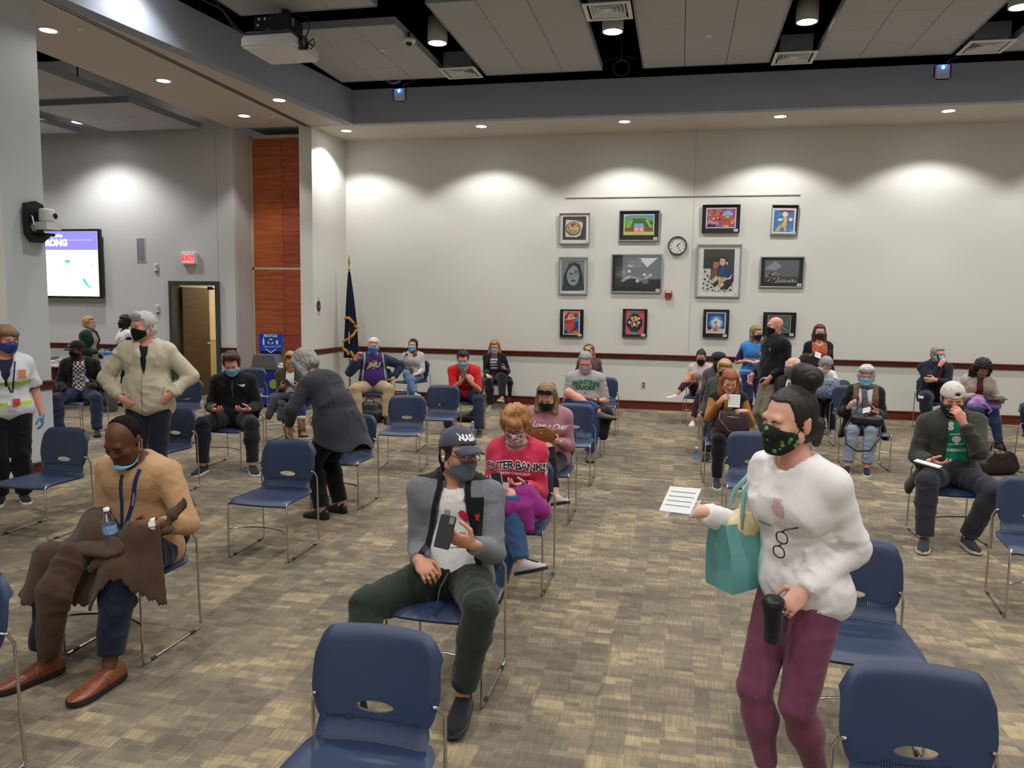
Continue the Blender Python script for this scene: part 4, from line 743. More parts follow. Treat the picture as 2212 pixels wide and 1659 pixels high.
# ------------------------------------------------------------------ people: implicit surfaces, meshed with surface nets
F32 = np.float32
def V3(*a): return np.array(a, float)
def nrm(v): return v / (np.linalg.norm(v) + 1e-9)
class SDF:
    def __init__(s, lo, hi, h):
        s.h = h; s.lo = np.array(lo, float) - 3 * h; n = np.ceil((np.array(hi, float) + 3 * h - s.lo) / h).astype(int) + 1
        s.ax = [(s.lo[i] + h * np.arange(n[i])).astype(F32) for i in range(3)]; s.d = np.full(n, 0.3, F32)
    def win(s, lo, hi, m):
        sl = []
        for i in range(3):
            a = max(0, int((lo[i] - m - s.lo[i]) / s.h)); b = min(len(s.ax[i]), int((hi[i] + m - s.lo[i]) / s.h) + 2); sl.append(slice(a, max(b, a + 1)))
        return tuple(sl), s.ax[0][sl[0]][:, None, None], s.ax[1][sl[1]][None, :, None], s.ax[2][sl[2]][None, None, :]
    def smin(s, sl, v, k):
        a = s.d[sl]
        if k > 0:
            h = np.clip(.5 + .5 * (a - v) / k, 0, 1); s.d[sl] = a * (1 - h) + v * h - k * h * (1 - h)
        else: s.d[sl] = np.minimum(a, v)
    def smaxneg(s, sl, v, k):
        a = s.d[sl]; b = -v
        if k > 0:
            h = np.clip(.5 - .5 * (a - b) / k, 0, 1); s.d[sl] = a * (1 - h) + b * h + k * h * (1 - h)
        else: s.d[sl] = np.maximum(a, b)
    def cone(s, a, b, ra, rb, k=.02, n=None, f=1.0, cuta=False, cutb=False, sub=False):
        a = np.asarray(a, float); b = np.asarray(b, float); R = max(ra, rb) * max(1, f if n is not None else 1)
        sl, X, Y, Z = s.win(np.minimum(a, b) - R, np.maximum(a, b) + R, k + 2.5 * s.h)
        ab = b - a; L2 = float(ab @ ab) + 1e-12
        px, py, pz = X - F32(a[0]), Y - F32(a[1]), Z - F32(a[2])
        tt = (px * F32(ab[0]) + py * F32(ab[1]) + pz * F32(ab[2])) / F32(L2); t = np.clip(tt, 0, 1)
        qx, qy, qz = px - t * F32(ab[0]), py - t * F32(ab[1]), pz - t * F32(ab[2])
        q2 = qx * qx + qy * qy + qz * qz
        if n is not None:
            qn = qx * F32(n[0]) + qy * F32(n[1]) + qz * F32(n[2]); q2 = q2 + qn * qn * F32(1 / (f * f) - 1)
            v = (np.sqrt(np.maximum(q2, 0)) - (ra + (rb - ra) * t).astype(F32)) * F32(min(1, .5 + .5 * f))
        else: v = np.sqrt(q2) - (ra + (rb - ra) * t)
        L = math.sqrt(L2)
        if cuta: v = np.maximum(v, -tt * L)
        if cutb: v = np.maximum(v, (tt - 1) * L)
        (s.smaxneg if sub else s.smin)(sl, v.astype(F32), k)
    def ell(s, c, r, R=None, k=.02, sub=False):
        c = np.asarray(c, float); r = np.asarray(r, float); m = r.max() if R is not None else r
        sl, X, Y, Z = s.win(c - m, c + m, k + 2.5 * s.h)
        px, py, pz = X - F32(c[0]), Y - F32(c[1]), Z - F32(c[2])
        if R is not None:
            R = np.asarray(R, float); q = [px * F32(R[0, i]) + py * F32(R[1, i]) + pz * F32(R[2, i]) for i in range(3)]
        else: q = [px, py, pz]
        k0 = np.sqrt(sum((q[i] / F32(r[i])) ** 2 for i in range(3))); k1 = np.sqrt(sum((q[i] / F32(r[i] ** 2)) ** 2 for i in range(3))) + F32(1e-6)
        v = (k0 * (k0 - 1) / k1).astype(F32)
        (s.smaxneg if sub else s.smin)(sl, v, k)
    def half(s, p, n, lo=None, hi=None, k=0.0):
        """keep the side the normal points away from: removes where (x-p).n > 0"""
        if lo is None: lo = s.lo; hi = [a[-1] for a in s.ax]
        sl, X, Y, Z = s.win(lo, hi, 0); v = (X - F32(p[0])) * F32(n[0]) + (Y - F32(p[1])) * F32(n[1]) + (Z - F32(p[2])) * F32(n[2])
        s.smaxneg(sl, -v, k)
    def mesh(s, name):
        d = s.d; neg = d < 0; n = d.shape
        c = np.zeros((n[0] - 1, n[1] - 1, n[2] - 1), np.int8)
        for i in (0, 1):
            for j in (0, 1):
                for k in (0, 1): c += neg[i:n[0] - 1 + i, j:n[1] - 1 + j, k:n[2] - 1 + k]
        I = np.argwhere((c > 0) & (c < 8)); idx = np.full(c.shape, -1, np.int32); idx[I[:, 0], I[:, 1], I[:, 2]] = np.arange(len(I))
        corner = {}
        for i in (0, 1):
            for j in (0, 1):
                for k in (0, 1): corner[(i, j, k)] = d[I[:, 0] + i, I[:, 1] + j, I[:, 2] + k]
        acc = np.zeros((len(I), 3), F32); cnt = np.zeros(len(I), F32)
        for a in corner:
            for ax in range(3):
                if a[ax] == 0:
                    b = list(a); b[ax] = 1; b = tuple(b); va, vb = corner[a], corner[b]; m = (va < 0) != (vb < 0)
                    t = np.where(m, va / np.where(m, va - vb, 1), 0); p = np.zeros((len(I), 3), F32)
                    for q in range(3): p[:, q] = a[q]
                    p[:, ax] += t; acc += p * m[:, None]; cnt += m
        co = s.lo.astype(F32) + s.h * (I + acc / cnt[:, None]).astype(F32); quads = []
        for ax in range(3):
            o1, o2 = (ax + 1) % 3, (ax + 2) % 3; sa = [slice(None)] * 3; sb = [slice(None)] * 3; sa[ax] = slice(0, n[ax] - 1); sb[ax] = slice(1, n[ax])
            A, B = neg[tuple(sa)], neg[tuple(sb)]; E = np.argwhere(A != B)
            E = E[(E[:, o1] > 0) & (E[:, o2] > 0) & (E[:, o1] < n[o1] - 1) & (E[:, o2] < n[o2] - 1)]
            f = A[E[:, 0], E[:, 1], E[:, 2]]
            def g(d1, d2):
                e = E.copy(); e[:, o1] -= d1; e[:, o2] -= d2; return idx[e[:, 0], e[:, 1], e[:, 2]]
            q = np.stack([g(1, 1), g(0, 1), g(0, 0), g(1, 0)], 1); q[~f] = q[~f][:, ::-1]; quads.append(q)
        q = np.concatenate(quads); q = q[(q >= 0).all(1)]
        return co, q
def nets_mesh(name, co, q):
    me = bpy.data.meshes.new(name); me.vertices.add(len(co)); me.vertices.foreach_set('co', co.astype(F32).ravel())
    me.loops.add(q.size); me.loops.foreach_set('vertex_index', q.astype(np.int32).ravel()); me.polygons.add(len(q))
    me.polygons.foreach_set('loop_start', np.arange(0, q.size, 4, dtype=np.int32)); me.polygons.foreach_set('loop_total', np.full(len(q), 4, np.int32))
    me.polygons.foreach_set('use_smooth', np.ones(len(q), bool)); me.update(calc_edges=True); return me
def vnormals(co, q):
    a = co[q[:, 2]] - co[q[:, 0]]; b = co[q[:, 3]] - co[q[:, 1]]; fn = np.cross(a, b); n = np.zeros_like(co)
    for i in range(4): np.add.at(n, q[:, i], fn)
    return n / (np.linalg.norm(n, axis=1, keepdims=True) + 1e-12)
def relax(co, q, it=1, lam=.5):
    for _ in range(it):
        acc = np.zeros_like(co); cnt = np.zeros(len(co), F32)
        for i in range(4):
            for j in (1, 3): np.add.at(acc, q[:, i], co[q[:, (i + j) % 4]]); np.add.at(cnt, q[:, i], 1)
        co = co * (1 - lam) + lam * acc / np.maximum(cnt, 1)[:, None]
    return co
def vnoise(p, seed=0):
    """smooth value noise 0..1 on an (n,3) array"""
    i = np.floor(p).astype(np.int64); f = (p - i).astype(F32); f = f * f * (3 - 2 * f); out = 0
    for dx in (0, 1):
        for dy in (0, 1):
            for dz in (0, 1):
                h = (i[:, 0] + dx) * 374761393 + (i[:, 1] + dy) * 668265263 + (i[:, 2] + dz) * 2147483647 + seed * 974634533
                h = (h ^ (h >> 13)) * 1274126177; h = ((h ^ (h >> 16)) & 0xffff) / 65535.0
                w = (f[:, 0] if dx else 1 - f[:, 0]) * (f[:, 1] if dy else 1 - f[:, 1]) * (f[:, 2] if dz else 1 - f[:, 2]); out = out + w * h
    return out
def folds(co, q, amp, bones, seed=0, freq=11.0):
    """cloth creases: ridged noise running round the limb it lies on"""
    n = vnormals(co, q); best = np.full(len(co), 9.0, F32); P = np.zeros((len(co), 3), F32)
    for a, b in bones:
        a, b = np.asarray(a, F32), np.asarray(b, F32); ab = b - a; L = np.linalg.norm(ab) + 1e-6; u = ab / L; t = np.clip((co - a) @ u, 0, L); r = co - a - t[:, None] * u
        d = np.linalg.norm(r, axis=1); m = d < best; best[m] = d[m]
        P[m] = (r * .75 + (t[:, None] * u) * 1.35)[m] + a            # creases run mostly across the limb
    w = np.stack([vnoise(co * 7, seed + 11 + k) - .5 for k in range(3)], 1).astype(F32) * .10; P = P + w
    r1 = np.clip(1 - np.abs(2 * vnoise(P * freq, seed) - 1), 0, 1); r2 = np.clip(1 - np.abs(2 * vnoise(P * freq * 2.3 + 7, seed + 1) - 1), 0, 1)
    k = vnoise(co * 5.5, seed + 5); k = np.clip((k - .30) / .4, 0, 1)
    dsp = amp * ((r1 ** 3 - .25) * (.25 + .75 * k) + (r2 ** 3 - .25) * .4 * k)
    return co + n * dsp[:, None].astype(F32)
def rotm(yaw=0, pitch=0, roll=0):
    """yaw about z (+ = turn to the person's left, +x), pitch about x (+ = nod down), roll about y; degrees"""
    return np.array(Euler((math.radians(pitch), math.radians(roll), 0), 'XYZ').to_matrix().to_4x4() and (Matrix.Rotation(math.radians(yaw), 3, 'Z') @ Matrix.Rotation(math.radians(pitch), 3, 'X') @ Matrix.Rotation(math.radians(roll), 3, 'Y')))
def ik(a, t, l1, l2, pole):
    a, t, pole = map(lambda v: np.asarray(v, float), (a, t, pole)); d = t - a; L = np.linalg.norm(d); mx = (l1 + l2) * .998
    if L > mx: t = a + d / L * mx; d = t - a; L = mx
    x = (l1 * l1 - l2 * l2 + L * L) / (2 * L); h = math.sqrt(max(0, l1 * l1 - x * x)); u = d / L; p = pole - u * (pole @ u); p = nrm(p)
    return a + u * x + p * h, t
# ------------------------------------------------------------------ shoes (one set of meshes for all)
def _shoe():
    sec = [(.078, .012, .03, .05), (.070, .026, .0, .072), (.050, .035, 0, .088), (.01, .038, 0, .095), (-.03, .040, 0, .086), (-.07, .043, 0, .070), (-.11, .046, 0, .056), (-.15, .046, 0, .046), (-.18, .040, 0, .040), (-.202, .028, 0, .034), (-.214, .010, 0, .024)]
    up = MB(); rows = []
    for y, w, _, h in sec:
        r = []
        for k in range(14):
            a = PI * k / 13; r.append((w * math.copysign(abs(math.cos(a)) ** .8, math.cos(a)), y, .016 + (h - .016) * abs(math.sin(a)) ** .75))
        rows.append(r)
    up.grid(rows); up.poly(rows[0]); up.poly(rows[-1], flip=True)
    so = MB(); o = [(w * 1.06 + .002, y) for y, w, _, h in sec]; pts = [(x, y) for x, y in o] + [(-x, y) for x, y in o[::-1]]
    so.prism(pts, 0, .022)
    la = MB()
    for i, y in enumerate((-.03, -.048, -.066, -.084)):
        h = .083 - i * .0085; la.tube([(-.02, y, h - .004), (0, y + (.006 if i % 2 else -.006), h + .005), (.02, y, h - .004)], .0032, n=5)
    return up.mesh('shoe_upper', True), so.mesh('shoe_sole', True), la.mesh('laces')
SHOE_UP, SHOE_SOLE, SHOE_LACE = _shoe()
def _inst(me, m):
    c = me.copy(); c.materials.clear(); c.materials.append(m); return c
_shoe_cache = {}
SKIN = {'fair': rgb(214, 160, 138), 'pink': rgb(216, 152, 134), 'tan': rgb(190, 136, 108), 'olive': rgb(176, 122, 92), 'brown': rgb(98, 60, 42), 'dark': rgb(64, 42, 34)}
def skin(k): return mat('skin_' + k, SKIN[k], rough=.5, bump=.06, scale=220, vary=.05, spec=.35)
HAIRC = {'white': rgb(204, 200, 196), 'grey': rgb(150, 148, 146), 'blond': rgb(186, 150, 100), 'ashblond': rgb(150, 120, 88), 'red': rgb(158, 88, 44), 'brown': rgb(70, 46, 34), 'auburn': rgb(96, 52, 30), 'dark': rgb(34, 26, 24), 'black': rgb(16, 14, 15), 'ombre': rgb(120, 74, 38), 'salt': rgb(84, 78, 76), 'strawb': rgb(176, 122, 72)}
def hairmat(k): return mat('hair_' + k, HAIRC[k], rough=.45, bump=.6, scale=36, vary=.28, stretch=(7, 7, 1.2), detail=6)

_zn = [0]
def zone_mat(o, co, s, zones):
    """panels of other colour on one cloth: signed distances kept per vertex, edged in the shader"""
    m = o.data.materials[0].copy(); _zn[0] += 1; m.name = 'panelled_cloth'; o.data.materials[0] = m; nt = m.node_tree; b = nt.nodes['Principled BSDF']; c = co - s.N; l = np.stack([c @ s.rx, c @ s.f, c @ s.u], 1)
    lk = b.inputs['Base Color'].links; prev = lk[0].from_socket if lk else None
    for i, (col, fn) in enumerate(zones):
        nm = 'zone%d' % i; a = o.data.attributes.new(nm, 'FLOAT', 'POINT'); a.data.foreach_set('value', np.asarray(fn(l[:, 0], l[:, 1], l[:, 2]), F32))
        at = nt.nodes.new('ShaderNodeAttribute'); at.attribute_name = nm; mr = nt.nodes.new('ShaderNodeMapRange'); mr.inputs[1].default_value = -.0007; mr.inputs[2].default_value = .0007; nt.links.new(at.outputs['Fac'], mr.inputs[0])
        mx = nt.nodes.new('ShaderNodeMix'); mx.data_type = 'RGBA'; nt.links.new(mr.outputs[0], mx.inputs[0])
        if prev is not None: nt.links.new(prev, mx.inputs[6])
        else: mx.inputs[6].default_value = b.inputs['Base Color'].default_value
        mx.inputs[7].default_value = (*rgb(*col), 1); prev = mx.outputs[2]
    nt.links.new(prev, b.inputs['Base Color'])
def zmin(*a):
    r = a[0]
    for x in a[1:]: r = np.minimum(r, x)
    return r
class Person:
    def __init__(s, label, loc, yaw=0, H=1.72, g=1.0, sex='m', sit=True, lean=0, side=0, twist=0, slump=0, head=(0, 0, 0), hs=None, skin_='fair', vox=.010, cvox=.012,
                 rh=None, lh=None, re=None, le=None, rf=None, lf=None, rk=None, lk=None, P=None, belly=0, bust=None, glove=None, neck=0, sw=None, seatz=.455, hfwd=0.0, group=None):
        s.vox, s.cvox, s.sex, s.g, s.sit = vox, cvox, sex, g, sit; s.s = H / 1.75; S = s.s; s.skin = skin(skin_); s.belly = belly; s.bust = (1.0 if sex == 'f' else 0) if bust is None else bust
        s.root = empty('person', (loc[0], loc[1], 0), math.radians(yaw), label, 'person', group); s.M = Matrix.Translation((loc[0], loc[1], 0)) @ Matrix.Rotation(math.radians(yaw), 4, 'Z')
        s.P = V3(*P) if P is not None else (V3(0, .075, seatz + .088 * S) if sit else V3(0, 0, .93 * S))
        def dirv(l, sd): return nrm(rotm(0, l, 0) @ rotm(0, 0, sd) @ V3(0, 0, 1))
        u1, u2, u3 = dirv(lean - slump, side * .6), dirv(lean + slump * .4, side), dirv(lean + slump * 1.4, side * 1.2); Ls = ((.455, .435) if sit else (.50, .475))[sex == 'f'] * S; neck += -.018 if sit else 0
        s.W = s.P + u1 * Ls * .38; s.C = s.W + u2 * Ls * .38; s.N = s.C + u3 * Ls * .24; s.u = nrm(s.N - s.P); s.u3 = u3
        rx = rotm(twist) @ V3(1, 0, 0); s.rx = nrm(rx - s.u * (rx @ s.u)); s.f = nrm(np.cross(s.rx, s.u)) * 1.0
        if s.f[1] > 0 and abs(twist) < 90: s.f = -s.f
        pr = nrm(V3(1, 0, 0) - u1 * u1[0]); s.pr = pr; s.pf = nrm(np.cross(pr, u1)); s.pf = s.pf if s.pf[1] < 0 else -s.pf; s.pu = u1
        w = sw or ((.174 if sex == 'm' else .154) * S); s.sw = w
        s.Sr = s.N - u3 * .052 * S - s.rx * w; s.Sl = s.N - u3 * .052 * S + s.rx * w
        s.hs = (hs or (1.0 if sex == 'm' else .95)) * (.6 + .4 * S); hy, hp, hr = head; s.Rh = rotm(hy, hp, hr); hdir = s.Rh @ V3(0, 0, 1)
        nd = nrm(u3 * .6 + hdir * .4 + V3(0, 0, .3)); fw = s.Rh @ V3(0, -1, 0); fwh = nrm(V3(fw[0], fw[1], 0) + 1e-6)
        s.hc = s.N + nd * (.175 + neck) * S + fwh * (.018 + hfwd + .045 * math.sin(math.radians(max(0, hp)))) * S
        # arms
        l1, l2 = .285 * S, .255 * S
        drh = (V3(-.27, -.1, .5), V3(0, -1, 0), V3(1, 0, 0), .5) if sit else (V3(-.27, -.03, .78 * S), V3(0, -.15, -1), V3(1, 0, 0), .45)
        dlh = (V3(.27, -.1, .5), V3(0, -1, 0), V3(-1, 0, 0), .5) if sit else (V3(.27, -.03, .78 * S), V3(0, -.15, -1), V3(-1, 0, 0), .45)
        s.hands = []; s.E = []; s.Wr = []
        for side_, hd, dflt, S0, pole in ((-1, rh, drh, s.Sr, re), (1, lh, dlh, s.Sl, le)):
            hd = hd or dflt; hd = tuple(hd) + tuple(dflt[len(hd):]); pole = V3(*pole) if pole is not None else V3(side_ * .6, .5, -.8)
            if abs(pole[0]) > .3 and pole[2] < .1: pole = V3(pole[0] * .42, pole[1] + .1, pole[2] - .45)
            e, wv = ik(S0, V3(*hd[0]), l1, l2, pole); s.E.append(e); s.Wr.append(wv)
            f = nrm(V3(*hd[1])); n = V3(*hd[2]); n = nrm(n - f * (n @ f)); s.hands.append((wv, f, n, hd[3], side_))
        # legs
        s.H = [s.P - pr * .088 * S - u1 * .03, s.P + pr * .088 * S - u1 * .03]; t1, t2 = .435 * S, .425 * S
        if sit: dr, dl = (V3(-.12, -.40, .09), 0, 0), (V3(.12, -.40, .09), 0, 0); pol = V3(0, -1, .6)
        else: dr, dl = (V3(-.09, .03, .09), -8, 0), (V3(.09, .03, .09), 8, 0); pol = V3(0, -1, 0)
        s.K, s.A, s.foot = [], [], []
        for i, (ft, df, kp) in enumerate(((rf, dr, rk), (lf, dl, lk))):
            ft = ft or df; ft = tuple(ft) + tuple(df[len(ft):]); k, a = ik(s.H[i], V3(*ft[0]), t1, t2, V3(*kp) if kp is not None else pol); s.K.append(k); s.A.append(a); s.foot.append((ft[1], ft[2]))
        s.bones = [(s.P, s.N), (s.Sr, s.E[0]), (s.E[0], s.Wr[0]), (s.Sl, s.E[1]), (s.E[1], s.Wr[1]), (s.H[0], s.K[0]), (s.K[0], s.A[0]), (s.H[1], s.K[1]), (s.K[1], s.A[1])]
        s.glove = glove; s._body()
    # ---- primitive lists
    def hp(s, *p): return s.hc + s.Rh @ (np.array(p, float) * s.hs)
    def torso(s, d, t=0.0, low=True):
        S, g = s.s, s.g; fm = s.sex == 'f'; W = 1.0 if not fm else .93
        B = np.stack([s.pr, s.pf, s.pu], 1); hipw = (.158 if not fm else .170) * S * (.5 + .5 * g)
        if low:
            d.ell(s.P + s.pu * .01, (hipw + t, .112 * S * g + t, .115 * S + t), B, .03)
            for h in s.H: d.ell(h + s.pu * .0 - s.pf * .03, (.088 * S * g + t,) * 3, None, .03)
        d.cone(s.P + s.pu * .04, s.W, .142 * S * g * W + t, .128 * S * g * W + t, .04, s.f, .76)
        d.cone(s.W, s.C, .126 * S * g * W + t, .148 * S * (.45 + .55 * g) * W + t, .05, s.f, .74)
        d.cone(s.Sr * .72 + s.Sl * .28 - s.u * .03, s.Sl * .72 + s.Sr * .28 - s.u * .03, .082 * S * W + t, .082 * S * W + t, .05)
        d.cone(s.C - s.rx * .07 * S, s.C + s.rx * .07 * S, .095 * S * W + t, .095 * S * W + t, .05)
        for q in (s.Sr, s.Sl):
            d.ell(q, (.055 * S * W + t * .7,) * 3, None, .04); d.cone(s.N + s.u3 * .012 * S, q * .8 + s.N * .2, .052 * S + t * .7, .046 * S * W + t * .7, .03)
        if s.belly: d.ell(s.W * .62 + s.P * .38 + s.f * .055 * S, ((.135 + .02 * s.belly) * S * g + t, .085 * S * s.belly + .03 + t, .14 * S + t), np.stack([s.rx, s.f, s.u], 1), .06)
        if s.bust:
            for q in (-1, 1): d.ell(s.C + s.rx * q * .068 * S + s.f * .082 * S - s.u * .045 * S, (.060 * S * s.bust + t, .052 * S * s.bust + t, .062 * S * s.bust + t), np.stack([s.rx, s.f, s.u], 1), .04)
    def arm(s, d, i, t=0.0, upto=2.0, k=.022, cut=True, t2=None):
        S = s.s; G = .45 + .55 * s.g; W = 1.0 if s.sex == 'm' else .9; S0 = (s.Sr, s.Sl)[i]; e, w = s.E[i], s.Wr[i]; t = t * .62; t2 = t if t2 is None else t2 * .8
        if upto <= 1: d.cone(S0, S0 + (e - S0) * upto, .054 * S * G * W + t, (.054 - .010 * upto) * S * G * W + t2, k, cutb=cut); return
        d.cone(S0, e, .054 * S * G * W + t, .044 * S * G * W + t, k); q = upto - 1
        d.cone(e, e + (w - e) * q, .044 * S * G * W + t, (.044 - .016 * q) * S * W + t2, k * .6, cutb=cut)
    def leg(s, d, i, t=0.0, upto=2.0, k=.02, calf=None, cut=True):
        S = s.s; G = .5 + .5 * s.g; h, kn, a = s.H[i], s.K[i], s.A[i]; W = 1.0
        if upto <= 1: d.cone(h, h + (kn - h) * upto, .090 * S * G + t, (.09 - .03 * upto) * S * G + t, k, cutb=cut); return
        d.cone(h, kn, .090 * S * G + t, .060 * S * G + t, k); q = upto - 1; end = kn + (a - kn) * q
        d.cone(kn, end, .058 * S * G + t, (calf if calf is not None else .040 * S + t), k * .8, cutb=cut)
        mid = kn + (a - kn) * .33; back = nrm(np.cross(np.cross(a - kn, h - kn), a - kn)); d.ell(mid + back * .014, (.054 * S * G + t * .8,) * 3, None, .05)
    def _hand(s, d, w, f, n, curl, side):
        """palm, four bent fingers of different lengths, a thumb leaving the side of the palm"""
        S = s.s * (1.0 if s.sex == 'm' else .9); th = nrm(np.cross(f, n)) * (-side)        # towards the thumb
        B = np.stack([th, f, n], 1); d.cone(w - f * .02, w + f * .03 * S, .029 * S, .030 * S, .012, n, .72)
        d.ell(w + f * .058 * S, (.043 * S, .053 * S, .0165 * S), B, .012); r0 = .0088 * S if s.vox < .007 else .0098 * S
        for o, L, sp in ((.031, .072, .10), (.0105, .081, .03), (-.0105, .075, -.04), (-.030, .058, -.12)):
            p = w + f * (.096 - .25 * abs(o - .008)) * S + th * o * S; ang = 0.0; dr = nrm(f + th * sp)
            for j, (fr, c) in enumerate(((.45, .8), (.31, 1.1), (.24, .8))):
                ang += curl * c; v = nrm(dr * math.cos(ang) + n * math.sin(ang)); q = p + v * L * fr * S
                d.cone(p, q, r0 * (1 - .09 * j), r0 * (.93 - .09 * j), .0035); p = q
        p = w + f * .022 * S + th * .030 * S + n * .006; q = p + nrm(th * .75 + f * .55 + n * (.25 + .4 * curl)) * .042 * S; r = q + nrm(th * (.35 - .5 * curl) + f * .9 + n * (.25 + .5 * curl)) * .034 * S; z = r + nrm(th * (.1 - .6 * curl) + f * .9 + n * (.3 + .6 * curl)) * .026 * S
        d.cone(p, q, .0145 * S, .0115 * S, .008); d.cone(q, r, .0115 * S, .0102 * S, .004); d.cone(r, z, .0102 * S, .0088 * S, .003)
    def _headprims(s, d):
        h = s.hs; R = s.Rh; P = s.hp; E = lambda c, r, k=.02, sub=False: d.ell(P(*c), np.array(r) * h, R, k * h, sub)
        C = lambda a, b, ra, rb, k=.01, **kw: d.cone(P(*a), P(*b), ra * h, rb * h, k * h, **kw)
        fem = s.sex == 'f'
        E((0, .010, .035), (.0765, .097, .086)); E((0, -.030, -.028), (.0645, .066, .088), .03); E((0, -.040, -.074), (.049 if not fem else .044, .050, .042), .03); C((-.012, -.080, -.1), (.012, -.080, -.1), .019, .019, .02)
        for q in (-1, 1):
            E((q * .040, -.064, -.022), (.029, .027, .026), .02); C((q * .058, -.01, -.055), (q * .030, -.06, -.092), .022, .018, .025)
        C((-.036, -.083, .026), (.036, -.083, .026), .0135, .0135, .015)
        for q in (-1, 1): E((q * .0315, -.112, .002), (.021, .022, .015), .010, True)
        for q in (-1, 1): E((q * .0315, -.0785, .002), (.0155, .0155, .0145), .004)
        C((0, -.090, .014), (0, -.109, -.028), .0085, .0125, .010)
        for q in (-1, 1): E((q * .0125, -.099, -.031), (.0095, .012, .009), .006)
        C((-.019, -.088, -.057), (0, -.0955, -.055), .0055, .0075, .006); C((.019, -.088, -.057), (0, -.0955, -.055), .0055, .0075, .006); C((-.016, -.087, -.0665), (.016, -.087, -.0665), .0070, .0070, .006)
        for q in (-1, 1):
            E((q * .078, .014, -.006), (.0075, .020, .031), .006); C((q * .080, .020, .016), (q * .079, .010, -.034), .010, .007, .006)
    def _body(s):
        pts = [s.P, s.N, s.hc] + s.E + s.Wr + s.K + s.A + s.H + [w + f * .2 for w, f, *_ in s.hands]; pts = np.array(pts)
        lo, hi = pts.min(0) - .2, pts.max(0) + .2; lo[2] = max(lo[2], min(a[2] for a in s.A) - .12); s.lo, s.hi = lo, hi
        d = SDF(lo, hi, s.vox); s.torso(d, -.004)
        nk = .054 if s.sex == 'm' else .046; d.cone(s.N - s.u3 * .03, s.hp(0, .022, -.03), nk * s.s * (.6 + .4 * s.g), nk * s.s * .97, .03)
        for i in (0, 1): s.arm(d, i, -.004, 2.0, cut=False); s.leg(d, i, -.006, 2.0, cut=False, calf=.034 * s.s)
        for i in (0, 1):
            y, p = s.foot[i]; fd = rotm(y, p) @ V3(0, -1, 0); d.cone(s.A[i] - V3(0, 0, .035), s.A[i] + fd * .10 * s.s - (rotm(y, p) @ V3(0, 0, .055)), .030, .020, .02)
        s._headprims(d)
        for w, f, n, c, sd in s.hands: s._hand(d, w, f, n, c, sd)
        co, q = d.mesh('body'); s.co, s.q = co, q; me = nets_mesh('body', co, q); s.body = link('body', me, s.skin, s.root)
        if s.glove:
            me.materials.append(s.glove); ctr = co[q].mean(1); mi = np.zeros(len(q), np.int32)
            for w, f, n, c, sd in s.hands: mi[((ctr - w) @ f > -.005) & (np.linalg.norm(ctr - w, axis=1) < .24)] = 1
            me.polygons.foreach_set('material_index', mi)
        ctr = co[q].mean(1); m = np.linalg.norm(ctr - s.hc, axis=1) < .17 * s.hs; s.hbvh = s._bvh(co, q[m])
    def _bvh(s, co, q):
        ids = np.unique(q); mp = np.full(len(co), 0, np.int64); mp[ids] = np.arange(len(ids)); return BVHTree.FromPolygons([tuple(v) for v in co[ids].tolist()], mp[q].tolist())
    def cast(s, bvh, o, dr):
        h = bvh.ray_cast(Vector(o), Vector(dr), 2.0); return None if h[0] is None else np.array(h[0])
    # ---- clothes
    def garment(s, name, m, t=.016, torso=True, sleeves=None, legs=None, hem=.16, top=None, neckr=.064, neckf=.012, opened=None, collar=None, fold=.006, seed=0, calf=None, extra=None, matfn=None, vox=None, low=True, t2=None, lsleeve=None, rsleeve=None, freq=11.0, label=None, zones=None):
        d = SDF(s.lo - .04, s.hi + .04, vox or s.cvox)
        if torso: s.torso(d, t, low)
        if extra: extra(d, t)
        if torso and hem is not None: d.half(s.P - s.pu * hem, -s.pu)
        if torso and neckr:
            c = s.N + s.f * neckf; d.cone(c - s.u3 * .05, c + s.u3 * .25, neckr * s.s, (neckr + .03) * s.s, .008, sub=True); d.half(s.N + s.u3 * .065 * s.s, nrm(s.u3 - s.f * .35))
        if opened:
            wt, wb, x0, z1 = (tuple(opened) + (0.0, 0.0))[:4] if len(opened) < 4 else opened
            X, Y, Z = s.gridaxes(d); qx = (X - F32(s.N[0])), (Y - F32(s.N[1])), (Z - F32(s.N[2]))
            xx = sum(qx[i] * F32(s.rx[i]) for i in range(3)) - F32(x0); ff = sum(qx[i] * F32(s.f[i]) for i in range(3)); uu = sum(qx[i] * F32(s.u[i]) for i in range(3))
            tt = np.clip(-uu / F32(.52 * s.s), 0, 1); w = wt + (wb - wt) * tt; v = np.maximum(np.abs(xx) - w, -(ff - .015)); v = np.maximum(v, -(uu + .62 * s.s)); 
            if z1: v = np.maximum(v, -(uu + z1))
            d.d = np.maximum(d.d, -v.astype(F32))
        sl = (rsleeve if rsleeve is not None else sleeves, lsleeve if lsleeve is not None else sleeves)
        for i in (0, 1):
            if sl[i]: s.arm(d, i, t, sl[i], .022, True, t2)
        if legs is not None:
            for i, lg in enumerate(legs if isinstance(legs, (tuple, list)) else (legs, legs)): s.leg(d, i, t, lg, .014 if i else .02, calf)
        if top is not None: d.half(s.P + s.pu * top, s.pu)
        if collar:
            cr, ch, th, gap = collar; n = 14
            for kk in range(n):
                a0, a1 = [(-PI / 2 + gap) + (2 * PI - 2 * gap) * j / n for j in (kk, kk + 1)]
                pp = [s.N + s.u3 * .03 * s.s + (s.rx * math.cos(a) * cr * 1.05 - s.f * math.sin(a) * cr) * s.s - s.f * .0 + s.u3 * (.012 * math.sin(a)) for a in (a0, a1)]
                d.cone(pp[0], pp[1], th, th, .01, s.u3, ch)
        co, q = d.mesh(name); co = relax(co, q, 1, .4)
        if fold: co = folds(co, q, fold * 1.55, s.bones, seed or int(abs(s.root.location.x * 1000) + 10), freq); co = relax(co, q, 1, .25)
